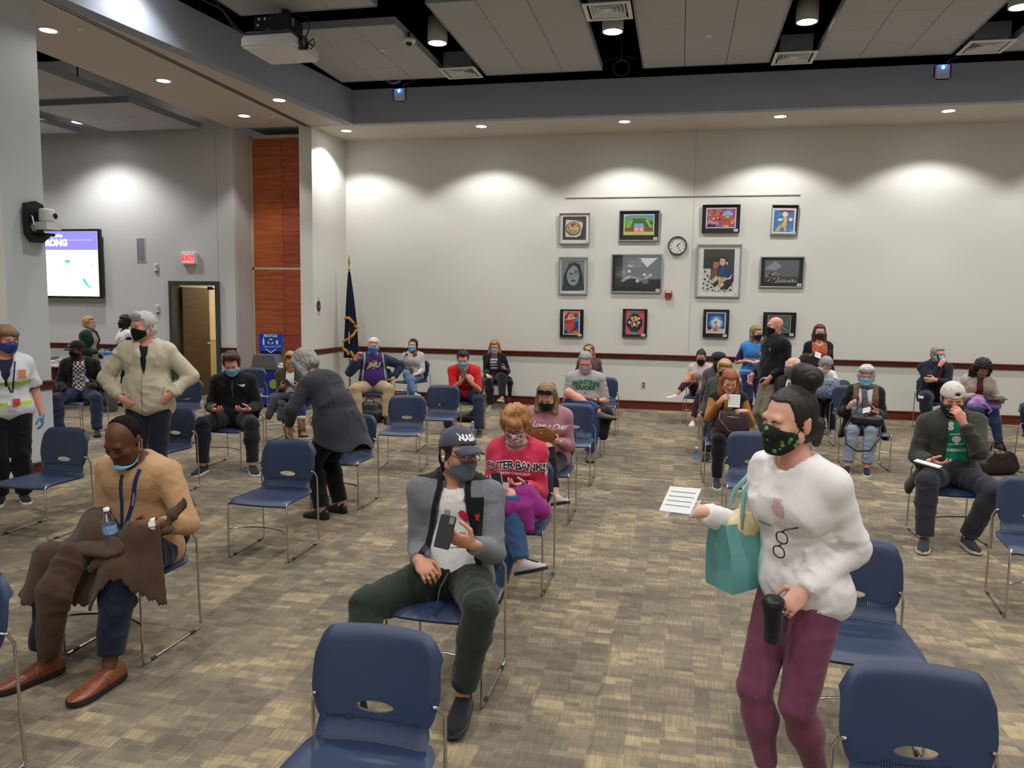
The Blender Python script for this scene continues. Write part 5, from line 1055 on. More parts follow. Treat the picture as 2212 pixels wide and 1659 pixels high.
        me = nets_mesh(name, co, q); o = link(name, me, m, s.root)
        if matfn is not None:
            c = co[q].mean(1) - s.N; loc = np.stack([c @ s.rx, c @ s.f, c @ s.u], 1); me.polygons.foreach_set('material_index', np.asarray(matfn(loc, co[q].mean(1)), np.int32))
        if zones: zone_mat(o, co, s, zones)
        if label: o['label'] = label
        s.last = (co, q); return o
    def gridaxes(s, d): return d.ax[0][:, None, None], d.ax[1][None, :, None], d.ax[2][None, None, :]
    def trousers(s, m, t=.014, calf=.060, upto=1.99, fold=.008, waist=.15, **kw):
        o = s.garment('trousers', m, t, torso=False, legs=upto, calf=calf * s.s, fold=fold, extra=lambda d, tt: s._hips(d, tt), top=waist, **kw); return o
    def _hips(s, d, t):
        B = np.stack([s.pr, s.pf, s.pu], 1); hipw = (.158 if s.sex == 'm' else .170) * s.s * (.5 + .5 * s.g); d.ell(s.P + s.pu * .01, (hipw + t, .112 * s.s * s.g + t, .12 * s.s + t), B, .03); d.cone(s.P, s.P + s.pu * .14, .138 * s.s * s.g + t, .13 * s.s * s.g + t, .03, s.f, .78)
        for h in s.H: d.ell(h - s.pf * .03, (.088 * s.s * s.g + t,) * 3, None, .03)
    def shoes(s, m, sole=None, laces=None, scale=1.0, sides=(0, 1), boot=None, fur=None):
        sole = sole or M_DARK
        for i in sides:
            y, p = s.foot[i]; R = rotm(y, p); R4 = Matrix([list(r) for r in R]).to_4x4(); pos = s.A[i] + R @ V3(0, 0, -.088)
            o = link('shoe', _inst(SHOE_UP, m), None, s.root); o.matrix_local = Matrix.Translation(pos) @ R4 @ Matrix.Diagonal((s.s * scale * .98, s.s * scale, 1, 1))
            b = link('sole', _inst(SHOE_SOLE, sole), None, o)
            if laces: link('laces', _inst(SHOE_LACE, laces), None, o)
            if boot:
                kd = nrm(s.K[i] - s.A[i]); bm = MB(); bm.tube([s.A[i] - kd * .03, s.A[i] + kd * .06, s.A[i] + kd * boot], [.052, .05, .058], n=14); bm.build('boot_shaft', m, s.root, recalc=True)
                if fur: bm = MB(); bm.tube([s.A[i] + kd * (boot - .01), s.A[i] + kd * (boot + .02), s.A[i] + kd * (boot + .035)], [.060, .066, .058], n=14); bm.build('fleece_cuff', fur, s.root, recalc=True)
    # ---- things projected on head or clothes
    def patch(s, outl, rings=3, off=.0012, bvh=None):
        """fan of an outline given in head x,z, laid on the face"""
        bvh = bvh or s.hbvh; pts = np.array(outl, float); c = pts.mean(0); fw = s.Rh @ V3(0, 1, 0); vs, fs = [], []
        def proj(x, z):
            o = s.hp(x, -.25, z); h = s.cast(bvh, o, fw); return tuple((h if h is not None else s.hp(x, -.08, z)) - fw * off)
        n = len(pts); vs.append(proj(*c))
        for r in range(1, rings + 1):
            for p in pts: vs.append(proj(*(c + (p - c) * r / rings)))
        for k in range(n): fs.append((0, 1 + k, 1 + (k + 1) % n))
        for r in range(rings - 1):
            for k in range(n): a, b = 1 + r * n + k, 1 + r * n + (k + 1) % n; fs.append((a, a + n, b + n, b))
        return vs, fs
    def patchobj(s, name, outls, mats, rings=2, off=.0012):
        me = bpy.data.meshes.new(name); V, Fc, mi = [], [], []
        for outl, m, o in outls:
            v, f = s.patch(outl, rings, off + o); b = len(V); V += v; Fc += [tuple(i + b for i in x) for x in f]; mi += [m] * len(f)
        me.from_pydata(V, [], Fc); me.polygons.foreach_set('material_index', mi); me.update(); return link(name, me, mats, s.root, smooth=True)
    def face(s, iris=(60, 36, 24), closed=0.0, brow=None, lips=None, browk=1.0, gaze=(0, 0)):
        W = mat('eye_white', rgb(225, 220, 216), rough=.25, bump=.01); I = mat('iris_%d' % iris[0], rgb(*iris), rough=.2, bump=.01); L = mat('lash', rgb(30, 22, 20), rough=.7, bump=.01)
        for q in (-1, 1):
            x0 = .0315 * q; o = []
            alm = lambda k, hgt, dz=0: [(x0 + .0145 * math.cos(a), .001 + dz + hgt * math.sin(a) + .0015 * q * math.cos(a)) for a in [2 * PI * j / 12 for j in range(12)]]
            hgt = .0062 * (1 - closed)
            if closed < .7:
                o.append((alm(0, hgt), 0, .0)); o.append((ell(x0 + gaze[0], .0012 + gaze[1], .0056, min(.0056, hgt * .98), 10), 1, .0006)); up = [(x0 + .0155 * math.cos(a), .0015 + hgt * math.sin(a)) for a in np.linspace(.1, PI - .1, 8)] + [(x0 + .0150 * math.cos(a), .0040 + hgt * 1.25 * math.sin(a)) for a in np.linspace(PI - .1, .1, 8)]
            else: up = [(x0 + .0155 * math.cos(a), -.0035 - .003 * math.sin(a)) for a in np.linspace(0, PI, 8)] + [(x0 + .0155 * math.cos(a), -.0018 - .0018 * math.sin(a)) for a in np.linspace(PI, 0, 8)]
            o.append((up, 2, .0008)); s.patchobj('eye', o, [W, I, L])
            if brow: bw = [(x0 + q * (-.016 + .034 * t), .019 + .006 * math.sin(PI * min(1, t * 1.1)) - .003 * t) for t in np.linspace(0, 1, 7)]; s.patchobj('eyebrow', [(bw + [(x, z - .0055 * browk * (1 - .6 * i / 6)) for i, (x, z) in enumerate(bw)][::-1], 0, .001)], [brow], 1)
        if lips is not None: s.patchobj('lips', [([(-.022, -.061), (-.008, -.054), (0, -.056), (.008, -.054), (.022, -.061), (.010, -.071), (0, -.073), (-.010, -.071)], 0, .0)], [lips], 2)
    def mask(s, m, kind='surgical', top=-.012, bottom=-.118, ang=72, loops=True, matloop=None, puff=.006, dots=None):
        NU, NV = (25, 15) if s.vox < .007 else (17, 11); h = s.hs; G = np.zeros((NV, NU, 3)); axis_y = -.005
        Rr = np.zeros((NV, NU)); TH = np.zeros((NV, NU)); ZZ = np.zeros((NV, NU))
        for j in range(NV):
            v = j / (NV - 1)
            for i in range(NU):
                u = -1 + 2 * i / (NU - 1); th = math.radians(ang) * u * (1 - .10 * abs(v - .45)); zt = top + (.014 * (1 - abs(u)) ** 2 if kind != 'gaiter' else 0) - .020 * abs(u) ** 1.5; zb = bottom + .042 * abs(u) ** 1.6
                if kind == 'gaiter': zb = bottom
                z = zt + (zb - zt) * v; dr = s.Rh @ V3(math.sin(th), -math.cos(th), 0); o = s.hp(.26 * math.sin(th), axis_y - .26 * math.cos(th), z); c = s.cast(s.hbvh, o, -dr)
                r = .075 if c is None else np.linalg.norm(c - s.hp(0, axis_y, z)) / h
                Rr[j, i], TH[j, i], ZZ[j, i] = min(max(r, .062), .125), th, z
        base_ = Rr.copy()
        for _ in range(6):
            A = Rr.copy(); A[1:-1, 1:-1] = (Rr[:-2, 1:-1] + Rr[2:, 1:-1] + Rr[1:-1, :-2] + Rr[1:-1, 2:]) / 4; Rr = np.maximum(A, base_)
        for j in range(NV):
            v = j / (NV - 1)
            for i in range(NU):
                u = -1 + 2 * i / (NU - 1); r = Rr[j, i] + .0045 + puff * (1 - u * u) * math.sin(PI * v)
                if kind == 'surgical': r += .0022 * (abs(((v * 4.2) % 1) - .5) - .25) * (1 - abs(u) ** 3)
                else: r += .0012 * math.sin(14 * u + 3 * v) * v
                G[j, i] = s.hp(r * math.sin(TH[j, i]), axis_y - r * math.cos(TH[j, i]), ZZ[j, i])
        mb = MB(); mb.grid([[tuple(p) for p in r] for r in G]); o = mb.build('face_mask', m, s.root); solidify(o, .0022, 0)
        if loops:
            lm = matloop or m; lp = MB()
            for q, i in ((-1, 0), (1, -1)):
                a, b = G[1, i], G[-2, i]; ear1, ear2, ear3 = s.hp(q * .082, .012, .024), s.hp(q * .084, .036, .0), s.hp(q * .080, .016, -.036)
                lp.tube([a, ear1, ear2, ear3, b], .0017, n=5)
            lp.build('ear_loop', lm, o)
        s.maskG = G; return o
    def glasses(s, m, w=.0245, h=.0185, y=None, lift=0.0, r=.0018, up=None):
        mb = MB(); yy = -.1115 if y is None else y; lens = MB(); z0 = .001 + lift; T = (lambda x, yv, z: s.hp(x, yv, z)) if up is None else (lambda x, yv, z: s.hp(x, up[0] + (z - z0) * up[2], up[1] + (z - z0) * up[3]) if yv < -.1 else s.hp(x, up[0] + .1, up[1] - .02))
        for q in (-1, 1):
            ring = [T(q * .033 + w * math.copysign(abs(math.cos(a)) ** .75, math.cos(a)), yy + .004 * abs(math.cos(a)), z0 + h * math.copysign(abs(math.sin(a)) ** .75, math.sin(a))) for a in [2 * PI * k / 20 for k in range(20)]]
            mb.tube(ring, r, n=6, closed=True); lens.poly([tuple(p) for p in ring])
            if up is None: mb.tube([s.hp(q * (.033 + w), yy + .003, z0 + .005), s.hp(q * .074, -.07, z0 + .008), s.hp(q * .081, 0, z0 + .010), s.hp(q * .080, .03, z0 - .01)], r, n=6)
            else: mb.tube([T(q * (.033 + w), -.11, z0), s.hp(q * .083, up[0] + .07, up[1] - .015), s.hp(q * .086, .0, .03)], r, n=6)
        mb.tube([T(-.009, yy - .001, z0 + .004), T(0, yy - .004, z0 + .006), T(.009, yy - .001, z0 + .004)], r, n=6)
        o = mb.build('glasses', m, s.root); lens.build('lens', glassy('spectacle_lens', amt=.10) if up is None or len(up) < 5 else mat('dark_lens', rgb(20, 18, 18), rough=.06, bump=.005), o); return o
    def hair(s, m, style='short', t=.012, line=.070, nape=-.075, locks=(), strand=.004, vox=None, sidez=-.03, extra=None, name='hair', flow=(14, 14, 3), seed=1, fy=-.040, face=(.068, .080, .1), facec=(0, -.098, -.030)):
        """shell over the skull minus the face, plus locks [(points, radii)] in head coordinates"""
        h = s.hs; pts = [s.hp(0, 0, 0)] + [s.hp(*p) for l in locks for p in l[0]]; pts = np.array(pts); lo = pts.min(0) - .17; hi = pts.max(0) + .17
        d = SDF(lo, hi, vox or (.0048 if s.vox < .007 else .0065 if s.vox < .009 else .0085)); E = lambda c, r, k=.015, sub=False: d.ell(s.hp(*c), np.array(r) * h, s.Rh, k * h, sub)
        E((0, .013, .037), (.0775 + t, .098 + t, .088 + t)); E((0, .03, -.03), (.070 + t * .8, .078 + t, .07), .02)
        E(facec, face, .008, True)
        X, Y, Z = s.gridaxes(d); q = (X - F32(s.hc[0]), Y - F32(s.hc[1]), Z - F32(s.hc[2])); hz = sum(q[i] * F32(s.Rh[i, 2]) for i in range(3)) / F32(h); hy = sum(q[i] * F32(s.Rh[i, 1]) for i in range(3)) / F32(h); hx = sum(q[i] * F32(s.Rh[i, 0]) for i in range(3)) / F32(h)
        d.d = np.maximum(d.d, -np.maximum(hy - fy, hz - line) * F32(h))
        d.d = np.maximum(d.d, np.minimum(nape + .045 * np.clip(-hy / .06, -.2, 1) - hz + 0 * hx, 9) * F32(h))
        if style in ('short', 'bald'):
            for qd in (-1, 1): E((qd * .085, .012, -.012), (.02, .026, .034), .004, True)
        if style == 'bald': E((0, -.03, .115), (.082, .115, .086), .01, True)
        for lk in locks:
            P_, r_ = lk[0], lk[1]; fl = lk[2] if len(lk) > 2 else None; r_ = r_ if isinstance(r_, (tuple, list)) else [r_] * len(P_)
            for a, b, ra, rb in zip(P_[:-1], P_[1:], r_[:-1], r_[1:]): d.cone(s.hp(*a), s.hp(*b), ra * h, rb * h, .012, (s.Rh @ V3(*fl[0])) if fl else None, fl[1] if fl else 1.0)
        if extra: extra(d)
        co, qd = d.mesh('hair'); loc = (co - s.hc) @ s.Rh / h; n = vnormals(co, qd); az = np.arctan2(loc[:, 0], loc[:, 1] + .01)
        nz = vnoise(np.stack([az * flow[0], loc[:, 2] * flow[2] * 4 + loc[:, 1] * 10, loc[:, 0] * flow[1]], 1), seed); nz2 = vnoise(np.stack([az * 34, loc[:, 2] * 14, loc[:, 1] * 14], 1), seed + 3)
        co = co + n * ((1 - np.abs(2 * nz - 1)) * strand * 1.6 + nz2 * strand * .7 - strand)[:, None].astype(F32)
        return link(name, nets_mesh('hair', co, qd), m, s.root)
    def decal(s, me, m, x, z, name='print', off=.0035, cuts=1, rot=0.0, gar=None, arch=0.0, upv=None):
        """lay flat lettering or shapes (xz mesh) on the front of the last garment"""
        co, q = gar or s.last; fn = np.cross(co[q[:, 2]] - co[q[:, 0]], co[q[:, 3]] - co[q[:, 1]]); cen = co[q].mean(1); mk = (fn @ s.f > 0) & (np.linalg.norm(cen - s.C, axis=1) < .5); bv = s._bvh(co, q[mk])
        if cuts:
            bm = bmesh.new(); bm.from_mesh(me); bmesh.ops.triangulate(bm, faces=bm.faces)
            for _ in range(cuts):
                es = [e for e in bm.edges if e.calc_length() > .018]
                if es: bmesh.ops.subdivide_edges(bm, edges=es, cuts=1); bmesh.ops.triangulate(bm, faces=[f for f in bm.faces if len(f.verts) > 3])
            bm.to_mesh(me); bm.free()
        cr, sr = math.cos(rot), math.sin(rot)
        for v in me.vertices:
            a, b = v.co.x, v.co.z; b += -arch * a * a; a, b = a * cr - b * sr + x, a * sr + b * cr + z
            o = s.N + s.rx * a + s.u * b + s.f * .5; h = s.cast(bv, o, -s.f); p = (h if h is not None else s.N + s.rx * a + s.u * b + s.f * .14) + s.f * off; v.co = p
        me.update(); return link(name, me, m, s.root)
    def text(s, txt, size, x, z, m, bold=0, **kw):
        sh = kw.pop('shear', 0.0); sp = kw.pop('spacing', 1.0); return s.decal(text_bm(txt, size, bold, sh, sp), m, x, z, **kw)
    def shape(s, polys, m, x, z, **kw):
        mb = MB()
        for p in polys: mb.poly([(a, 0, b) for a, b in p])
        return s.decal(mb.mesh('print'), m, x, z, **kw)
    def tor(s, x, z, f): return s.N + s.rx * x + s.u * z + s.f * f
    def wpt(s, p): return s.M @ Vector(p)
    def hold(s, name, label, cat, i, fwd=.085, nrm_off=.022, th=0.0, group=None, along=None):
        """an Empty in the world at hand i, its z out of the palm, its y along the fingers"""
        w, f, n, c, sd = s.hands[i]; t = nrm(np.cross(f, n)) * (-sd); S = s.s; pos = w + f * fwd * S + n * nrm_off + t * th
        x = np.cross(f, n); R = Matrix([[x[r], f[r], n[r]] for r in range(3)]).to_4x4(); o = bpy.data.objects.new(name, None); COL.objects.link(o); o.empty_display_size = .05; o.matrix_world = s.M @ Matrix.Translation(pos) @ R
        return tag(o, label, cat, group)
    def world(s, name, label, cat, p, rot=(0, 0, 0), group=None):
        o = bpy.data.objects.new(name, None); COL.objects.link(o); o.empty_display_size = .05; o.matrix_world = s.M @ Matrix.Translation(Vector(p)) @ Euler(rot).to_matrix().to_4x4(); return tag(o, label, cat, group)
def phone_parts(r, L=.15, W=.073, T=.009, case=None, screen=None, back=False, turn=0.0):
    b = MB(); b.box((0, 0, 0), (W, L, T), bevel=.004, seg=2, rz=turn); b.build('case', case or M_DARK, r)
    b = MB(); b.box((0, 0, T / 2 + .0005), (W * .9, L * .93, .0008), rz=turn); b.build('screen', screen or mat('phone_screen', rgb(30, 32, 38), rough=.08, bump=.005), r)
    b = MB(); b.box((-.018, L * .36, -T / 2 - .001), (.022, .03, .002), bevel=.0009, rz=turn); b.build('camera_block', M_GREY, r)
def card_parts(r, w=.1, h=.075, m=None):
    b = MB(); b.box((0, 0, 0), (w, h, .0012)); b.build('sheet', m or mat('card_white', rgb(232, 232, 230), rough=.7, bump=.01), r); b = MB()
    for k in range(4): b.box((0, h * (.3 - .18 * k), .0009), (w * .8, .003, .0004))
    b.build('print_lines', mat('print_grey', rgb(130, 130, 130), rough=.9, bump=.01), r)
def bottle_parts(r, h=.2, rr=.032, label_m=None):
    b = MB(); b.lathe([(0, .004), (rr * .8, 0), (rr, .008), (rr, h * .28), (rr * .93, h * .30), (rr, h * .32), (rr, h * .62), (rr * .9, h * .70), (rr * .45, h * .86), (rr * .4, h * .9), (rr * .4, h)], n=20); b.build('bottle_body', glassy('bottle_clear', tint=(.93, .96, .98), amt=.22, rough=.05), r)
    b = MB(); b.lathe([(rr * 1.01, h * .36), (rr * 1.01, h * .58)], n=20); b.build('paper_label', label_m or mat('bottle_label', rgb(120, 160, 205), rough=.5, bump=.02, vary=.4, scale=60), r)
    b = MB(); b.lathe([(rr * .46, h * .93), (rr * .46, h * 1.0), (0, h * 1.0)], n=14); b.build('cap', M_WHITE, r)
# ------------------------------------------------------------------ the people, nearest first
def blob(name, label, cat, M, prims, m, vox=.009, fold=.006, bones=None, seed=5, freq=10, subs=(), group=None, parent=None, box=None):
    """soft thing (coat, bag) from rounded pieces; prims = (a,b,ra,rb,k[,n,f]) in the frame M"""
    pts = np.array([p for q in prims for p in (q[0], q[1])], float); rm = max(max(q[2], q[3]) for q in prims); d = SDF(pts.min(0) - rm - .02, pts.max(0) + rm + .02, vox)
    for q in prims: d.cone(q[0], q[1], q[2], q[3], q[4], *(q[5:7] if len(q) > 5 else ()))
    for q in subs: d.cone(q[0], q[1], q[2], q[3], q[4], *(q[5:7] if len(q) > 5 else ()), sub=True)
    co, qd = d.mesh(name); co = relax(co, qd, 1, .4)
    if fold: co = folds(co, qd, fold, bones or [(q[0], q[1]) for q in prims], seed, freq)
    o = link(name, nets_mesh(name, co, qd), m, parent)
    if parent is None: o.matrix_world = M; tag(o, label, cat, group)
    return o
def drape(name, label, cat, p, m, c0, c1, inside, fold, lumps=(), n=64, drop=2.2, off=.022):
    """a cloth laid over a seated person: rests on what is below, hangs steeply where nothing is"""
    bv = [p._bvh(*p.last), p._bvh(p.co, p.q)]; xs, ys = np.linspace(c0[0], c1[0], n), np.linspace(c0[1], c1[1], n); Z = np.full((n, n), -1.0)
    for i, x in enumerate(xs):
        for j, y in enumerate(ys):
            for b in bv:
                h = b.ray_cast(Vector((x, y, .76)), Vector((0, 0, -1)), .5)
                if h[0] is not None: Z[i, j] = max(Z[i, j], h[0].z + off)
            for c, r in lumps:
                d2 = r * r - (x - c[0]) ** 2 - (y - c[1]) ** 2
                if d2 > 0: Z[i, j] = max(Z[i, j], c[2] + math.sqrt(d2) * .8)
    st = xs[1] - xs[0]; S0 = Z.copy()
    for _ in range(60):
        for ax in (0, 1):
            for sh in (1, -1):
                R = np.roll(Z, sh, ax); (R[0] if sh == 1 else R[-1])[...] = -1 if ax == 0 else (R[0] if sh == 1 else R[-1]); 
                if ax == 1: R[:, 0 if sh == 1 else -1] = -1
                Z = np.maximum(Z, R - drop * st)
    for _ in range(5):
        A = Z.copy(); A[1:-1, 1:-1] = (Z[:-2, 1:-1] + Z[2:, 1:-1] + Z[1:-1, :-2] + Z[1:-1, 2:]) / 4; Z = np.maximum(A, S0)
    X, Y = np.meshgrid(xs, ys, indexing='ij'); ins = inside(X, Y) & (Z > .36); P = np.stack([X, Y, Z], -1).reshape(-1, 3); idx = np.arange(n * n).reshape(n, n)
    q = np.stack([idx[:-1, :-1], idx[1:, :-1], idx[1:, 1:], idx[:-1, 1:]], -1).reshape(-1, 4); q = q[ins.reshape(-1)[q].all(1)]; u, inv = np.unique(q, return_inverse=True); q = inv.reshape(-1, 4); co = P[u].astype(F32)
    nn = vnormals(co, q); pp = co * np.array([5, 9, 5], F32) + (np.stack([vnoise(co * 6, 21 + k) for k in range(3)], 1) * 1.2).astype(F32); r = np.clip(1 - np.abs(2 * vnoise(pp, 3) - 1), 0, 1) ** 2; r2 = np.clip(1 - np.abs(2 * vnoise(pp * 2.3, 8) - 1), 0, 1) ** 2
    co = co + nn * (fold * (r + .35 * r2))[:, None].astype(F32); co = relax(co, q, 1, .3); o = link(name, nets_mesh(name, co, q), m); solidify(o, .014, -1); subsurf(o, 1); o.matrix_world = p.M; return tag(o, label, cat)
CL = lambda n, *c, **k: cloth(n, rgb(*c), **k)
BLK = CL('cloth_black', 20, 20, 23); DENIM = CL('denim_dark', 24, 30, 46, scale=160); DENIM2 = CL('denim_blue', 52, 78, 116, scale=160, vary=.2); DENIM3 = CL('denim_mid', 36, 54, 88, scale=160, vary=.2)
MSK_B = mat('mask_light_blue', rgb(126, 190, 220), rough=.8, bump=.08, scale=120, vary=.03); MSK_K = cloth('mask_black', rgb(16, 16, 18)); WHT = CL('cloth_white', 226, 224, 222, vary=.03)
NEAR, MID, FAR = dict(vox=.0058, cvox=.009), dict(vox=.0075, cvox=.011), dict(vox=.0100, cvox=.013)
M_GLS = mat('spectacle_frame_dark', rgb(34, 26, 26), rough=.3, bump=.01); M_GLSB = mat('spectacle_frame_bronze', rgb(92, 60, 46), rough=.3, metal=.5, bump=.01)
LIP = mat('lips_rose', rgb(186, 104, 98), rough=.45, bump=.03); LIPD = mat('lips_brown', rgb(88, 48, 42), rough=.45, bump=.03)
RED = CL('print_red', 214, 40, 66, vary=.02); PBLK = CL('print_black', 24, 24, 30, vary=.02); PWHT = CL('print_white', 236, 232, 230, vary=.02)

def man_cap():
    p = Person('man in a dark cap and grey fleece jacket, sitting with a black phone raised', (-1.08, 3.65), 0, 1.74, 1.06, 'm', lean=-3, slump=7, twist=4, head=(50, 4, 3), skin_='tan', belly=.5,
               rh=((-.10, -.17, .665), (.62, -.62, -.25), (.35, .2, -.9), .75), lh=((.185, -.245, .79), (-.8, -.42, .36), (-.30, .62, .55), .62), re=(-.6, .6, -.5), le=(.7, .5, -.7),
               rf=((-.30, -.50, .10), -12), lf=((.165, -.33, .115), 4), rk=(-.9, -1, .5), lk=(.5, -1, .6), **NEAR)
    p.face(iris=(44, 28, 22), closed=.15, brow=hairmat('black'), gaze=(.003, .001)); p.mask(CL('mask_slate', 84, 92, 102), 'cloth', top=-.026, bottom=-.122, ang=66, matloop=BLK, puff=.008)
    p.glasses(M_GLSB, w=.026, h=.017)
    p.hair(hairmat('black'), 'short', t=.005, line=.06, nape=-.075)
    # cap: dome, bill, letters
    navy = CL('cap_slate', 66, 68, 82); h = p.hs; d = SDF(p.hc - .2, p.hc + .2, .005)
    d.ell(p.hp(0, .010, .040), np.array((.090, .111, .100)) * h, p.Rh, .01); d.half(p.hp(0, -.05, .055), -(p.Rh @ nrm(V3(0, .30, 1)))); co, q = d.mesh('cap'); cap = link('cap', nets_mesh('cap', co, q), navy, p.root)
    rows = []
    for j in range(7):
        t = j / 6; rows.append([tuple(p.hp(.083 * (1 - .12 * t) * math.sin(a), -.072 - .028 * math.cos(a) - t * .078 * max(0, math.cos(a)) ** .7, .062 - .028 * math.sin(a) ** 2 - .012 * t - .006 * t * t)) for a in np.linspace(-1.45, 1.45, 19)])
    solidify(MB().grid(rows).build('bill', navy, cap), .005, 0); MB().lathe([(0, .0), (.008, -.003), (.006, -.006)], c=p.hp(0, .01, .143), n=10).build('button', navy, cap)
    bv = p._bvh(co, q); me = text_bm('NASA', .036, bold=.0022, spacing=1.0); fw = p.Rh @ V3(0, 1, 0)
    bm = bmesh.new(); bm.from_mesh(me); bmesh.ops.triangulate(bm, faces=bm.faces); bm.to_mesh(me); bm.free()
    for v in me.vertices:
        o = p.hp(v.co.x - .004, -.3, .098 + v.co.z); hh = p.cast(bv, o, fw); v.co = (hh if hh is not None else p.hp(v.co.x, -.09, .1)) - fw * .0022
    me.update(); link('cap_lettering', me, PWHT, cap)
    e = MB(); e.lathe([(0, .008), (.008, .004), (.007, -.004), (0, -.006)], n=10); e.tube([(0, 0, 0), (0, -.004, -.022)], .0035); o = e.build('earphone', M_WHITE, p.root); o.matrix_local = Matrix.Translation(p.hp(-.088, -.002, -.012))
    p.garment('t_shirt', WHT, .012, sleeves=.9, hem=.13, neckr=.066, neckf=.016, fold=.004, low=True)
    gr = p.last; p.shape([bar(-.055 + .008 * k, .05, -.052 + .008 * k, -.015, .0028) for k in range(4)] + [bar(-.07, -.125, -.025, -.128, .003), bar(-.06, -.12, -.05, -.10, .003)] + [bar(.02 + .009 * k, -.06, .015 + .009 * k, -.115, .003) for k in range(4)] + [bar(.085 + .008 * k, -.09, .083 + .008 * k, -.12, .0028) for k in range(4)] + [bar(-.02, -.135, .12, -.13, .003)], PBLK, .03, -.16, gar=gr, name='print_lines')
    p.shape([[(0, -.040), (.014, -.024), (.032, -.006), (.036, .012), (.026, .024), (.012, .024), (0, .012), (-.012, .024), (-.026, .024), (-.036, .012), (-.032, -.006), (-.014, -.024)]], RED, .078, -.135, gar=gr, name='print_heart')
    grey = CL('fleece_grey', 112, 114, 120, bump=.4, scale=240); blk = CL('fleece_black', 24, 24, 27, scale=240); lin = CL('lining_mauve', 96, 90, 104)
    wo = lambda u: .055 + .085 * np.clip(-u / .5, 0, 1)
    zs = [((24, 24, 27), lambda x, f, u: zmin(f - .02, x - .092, .165 - x, -.045 - u, u + .235)), ((24, 24, 27), lambda x, f, u: zmin(f + .01, .018 - np.abs(np.abs(x - .012) - wo(u) - .012))), ((96, 90, 104), lambda x, f, u: zmin(f + .02, wo(u) + .001 - np.abs(x - .012))), ((24, 24, 27), lambda x, f, u: u - .030 + 0 * x)]
    p.garment('jacket', grey, .028, sleeves=1.95, hem=.12, neckr=.075, opened=(.05, .145, .012), collar=(.082, 2.8, .014, .55), fold=.008, zones=zs, t2=.020)
    j = p.last; p.shape([ell(0, 0, .009, .016, 10), bar(-.014, .012, .0, .0, .004), bar(.014, .012, 0, 0, .004), bar(-.014, -.016, 0, -.004, .004), bar(.014, -.016, 0, -.004, .004), bar(-.01, .024, -.005, .008, .004), bar(.01, .024, .005, .008, .004)], mat('emblem_red', rgb(208, 48, 40), rough=.6, bump=.02), .135, -.145, gar=j, name='chest_emblem')
    p.shape([rect(-.004, -.014, .004, .012)], M_WHITE, .108, -.215, gar=j, name='zip_pull')
    p.trousers(CL('trousers_forest', 38, 46, 38), .020, calf=.058, upto=1.93, fold=.010)
    cf = MB()
    for i in (0, 1): a = p.A[i] + (p.K[i] - p.A[i]) * .20; cf.tube([a + (p.K[i] - p.A[i]) * t for t in (-.14, -.12, -.06)], [.052, .060, .062], n=14)
    cf.build('trouser_cuff', BLK, p.root); MB().tube([p.W + p.f * .155 - p.u * .14 + V3(.0, 0, 0), (.02, -.22, .56), (.012, -.265, .46)], .0035).build('drawstring', CL('cord_green', 60, 72, 60), p.root)
    p.shoes(BLK, mat('sole_charcoal', rgb(52, 52, 54), rough=.8, bump=.1), scale=1.1)
    MB().tube([p.Wr[1] + p.hands[1][1] * .108 + p.hands[1][1] * .0 + p.hands[1][2] * .0 + V3(.0, -.012, -.012), p.Wr[1] + p.hands[1][1] * .108 + V3(0, -.012, .004)], .0045).build('ring', mat('gold', rgb(200, 160, 80), rough=.25, metal=1, bump=.01), p.root)
    r = p.world('phone', 'black phone held up by the man in the dark cap', 'phone', (.075, -.325, .865), (math.radians(72), math.radians(12), math.radians(10)))
    phone_parts(r); r.matrix_world = r.matrix_world @ Matrix.Rotation(PI, 4, 'Y')
    return p
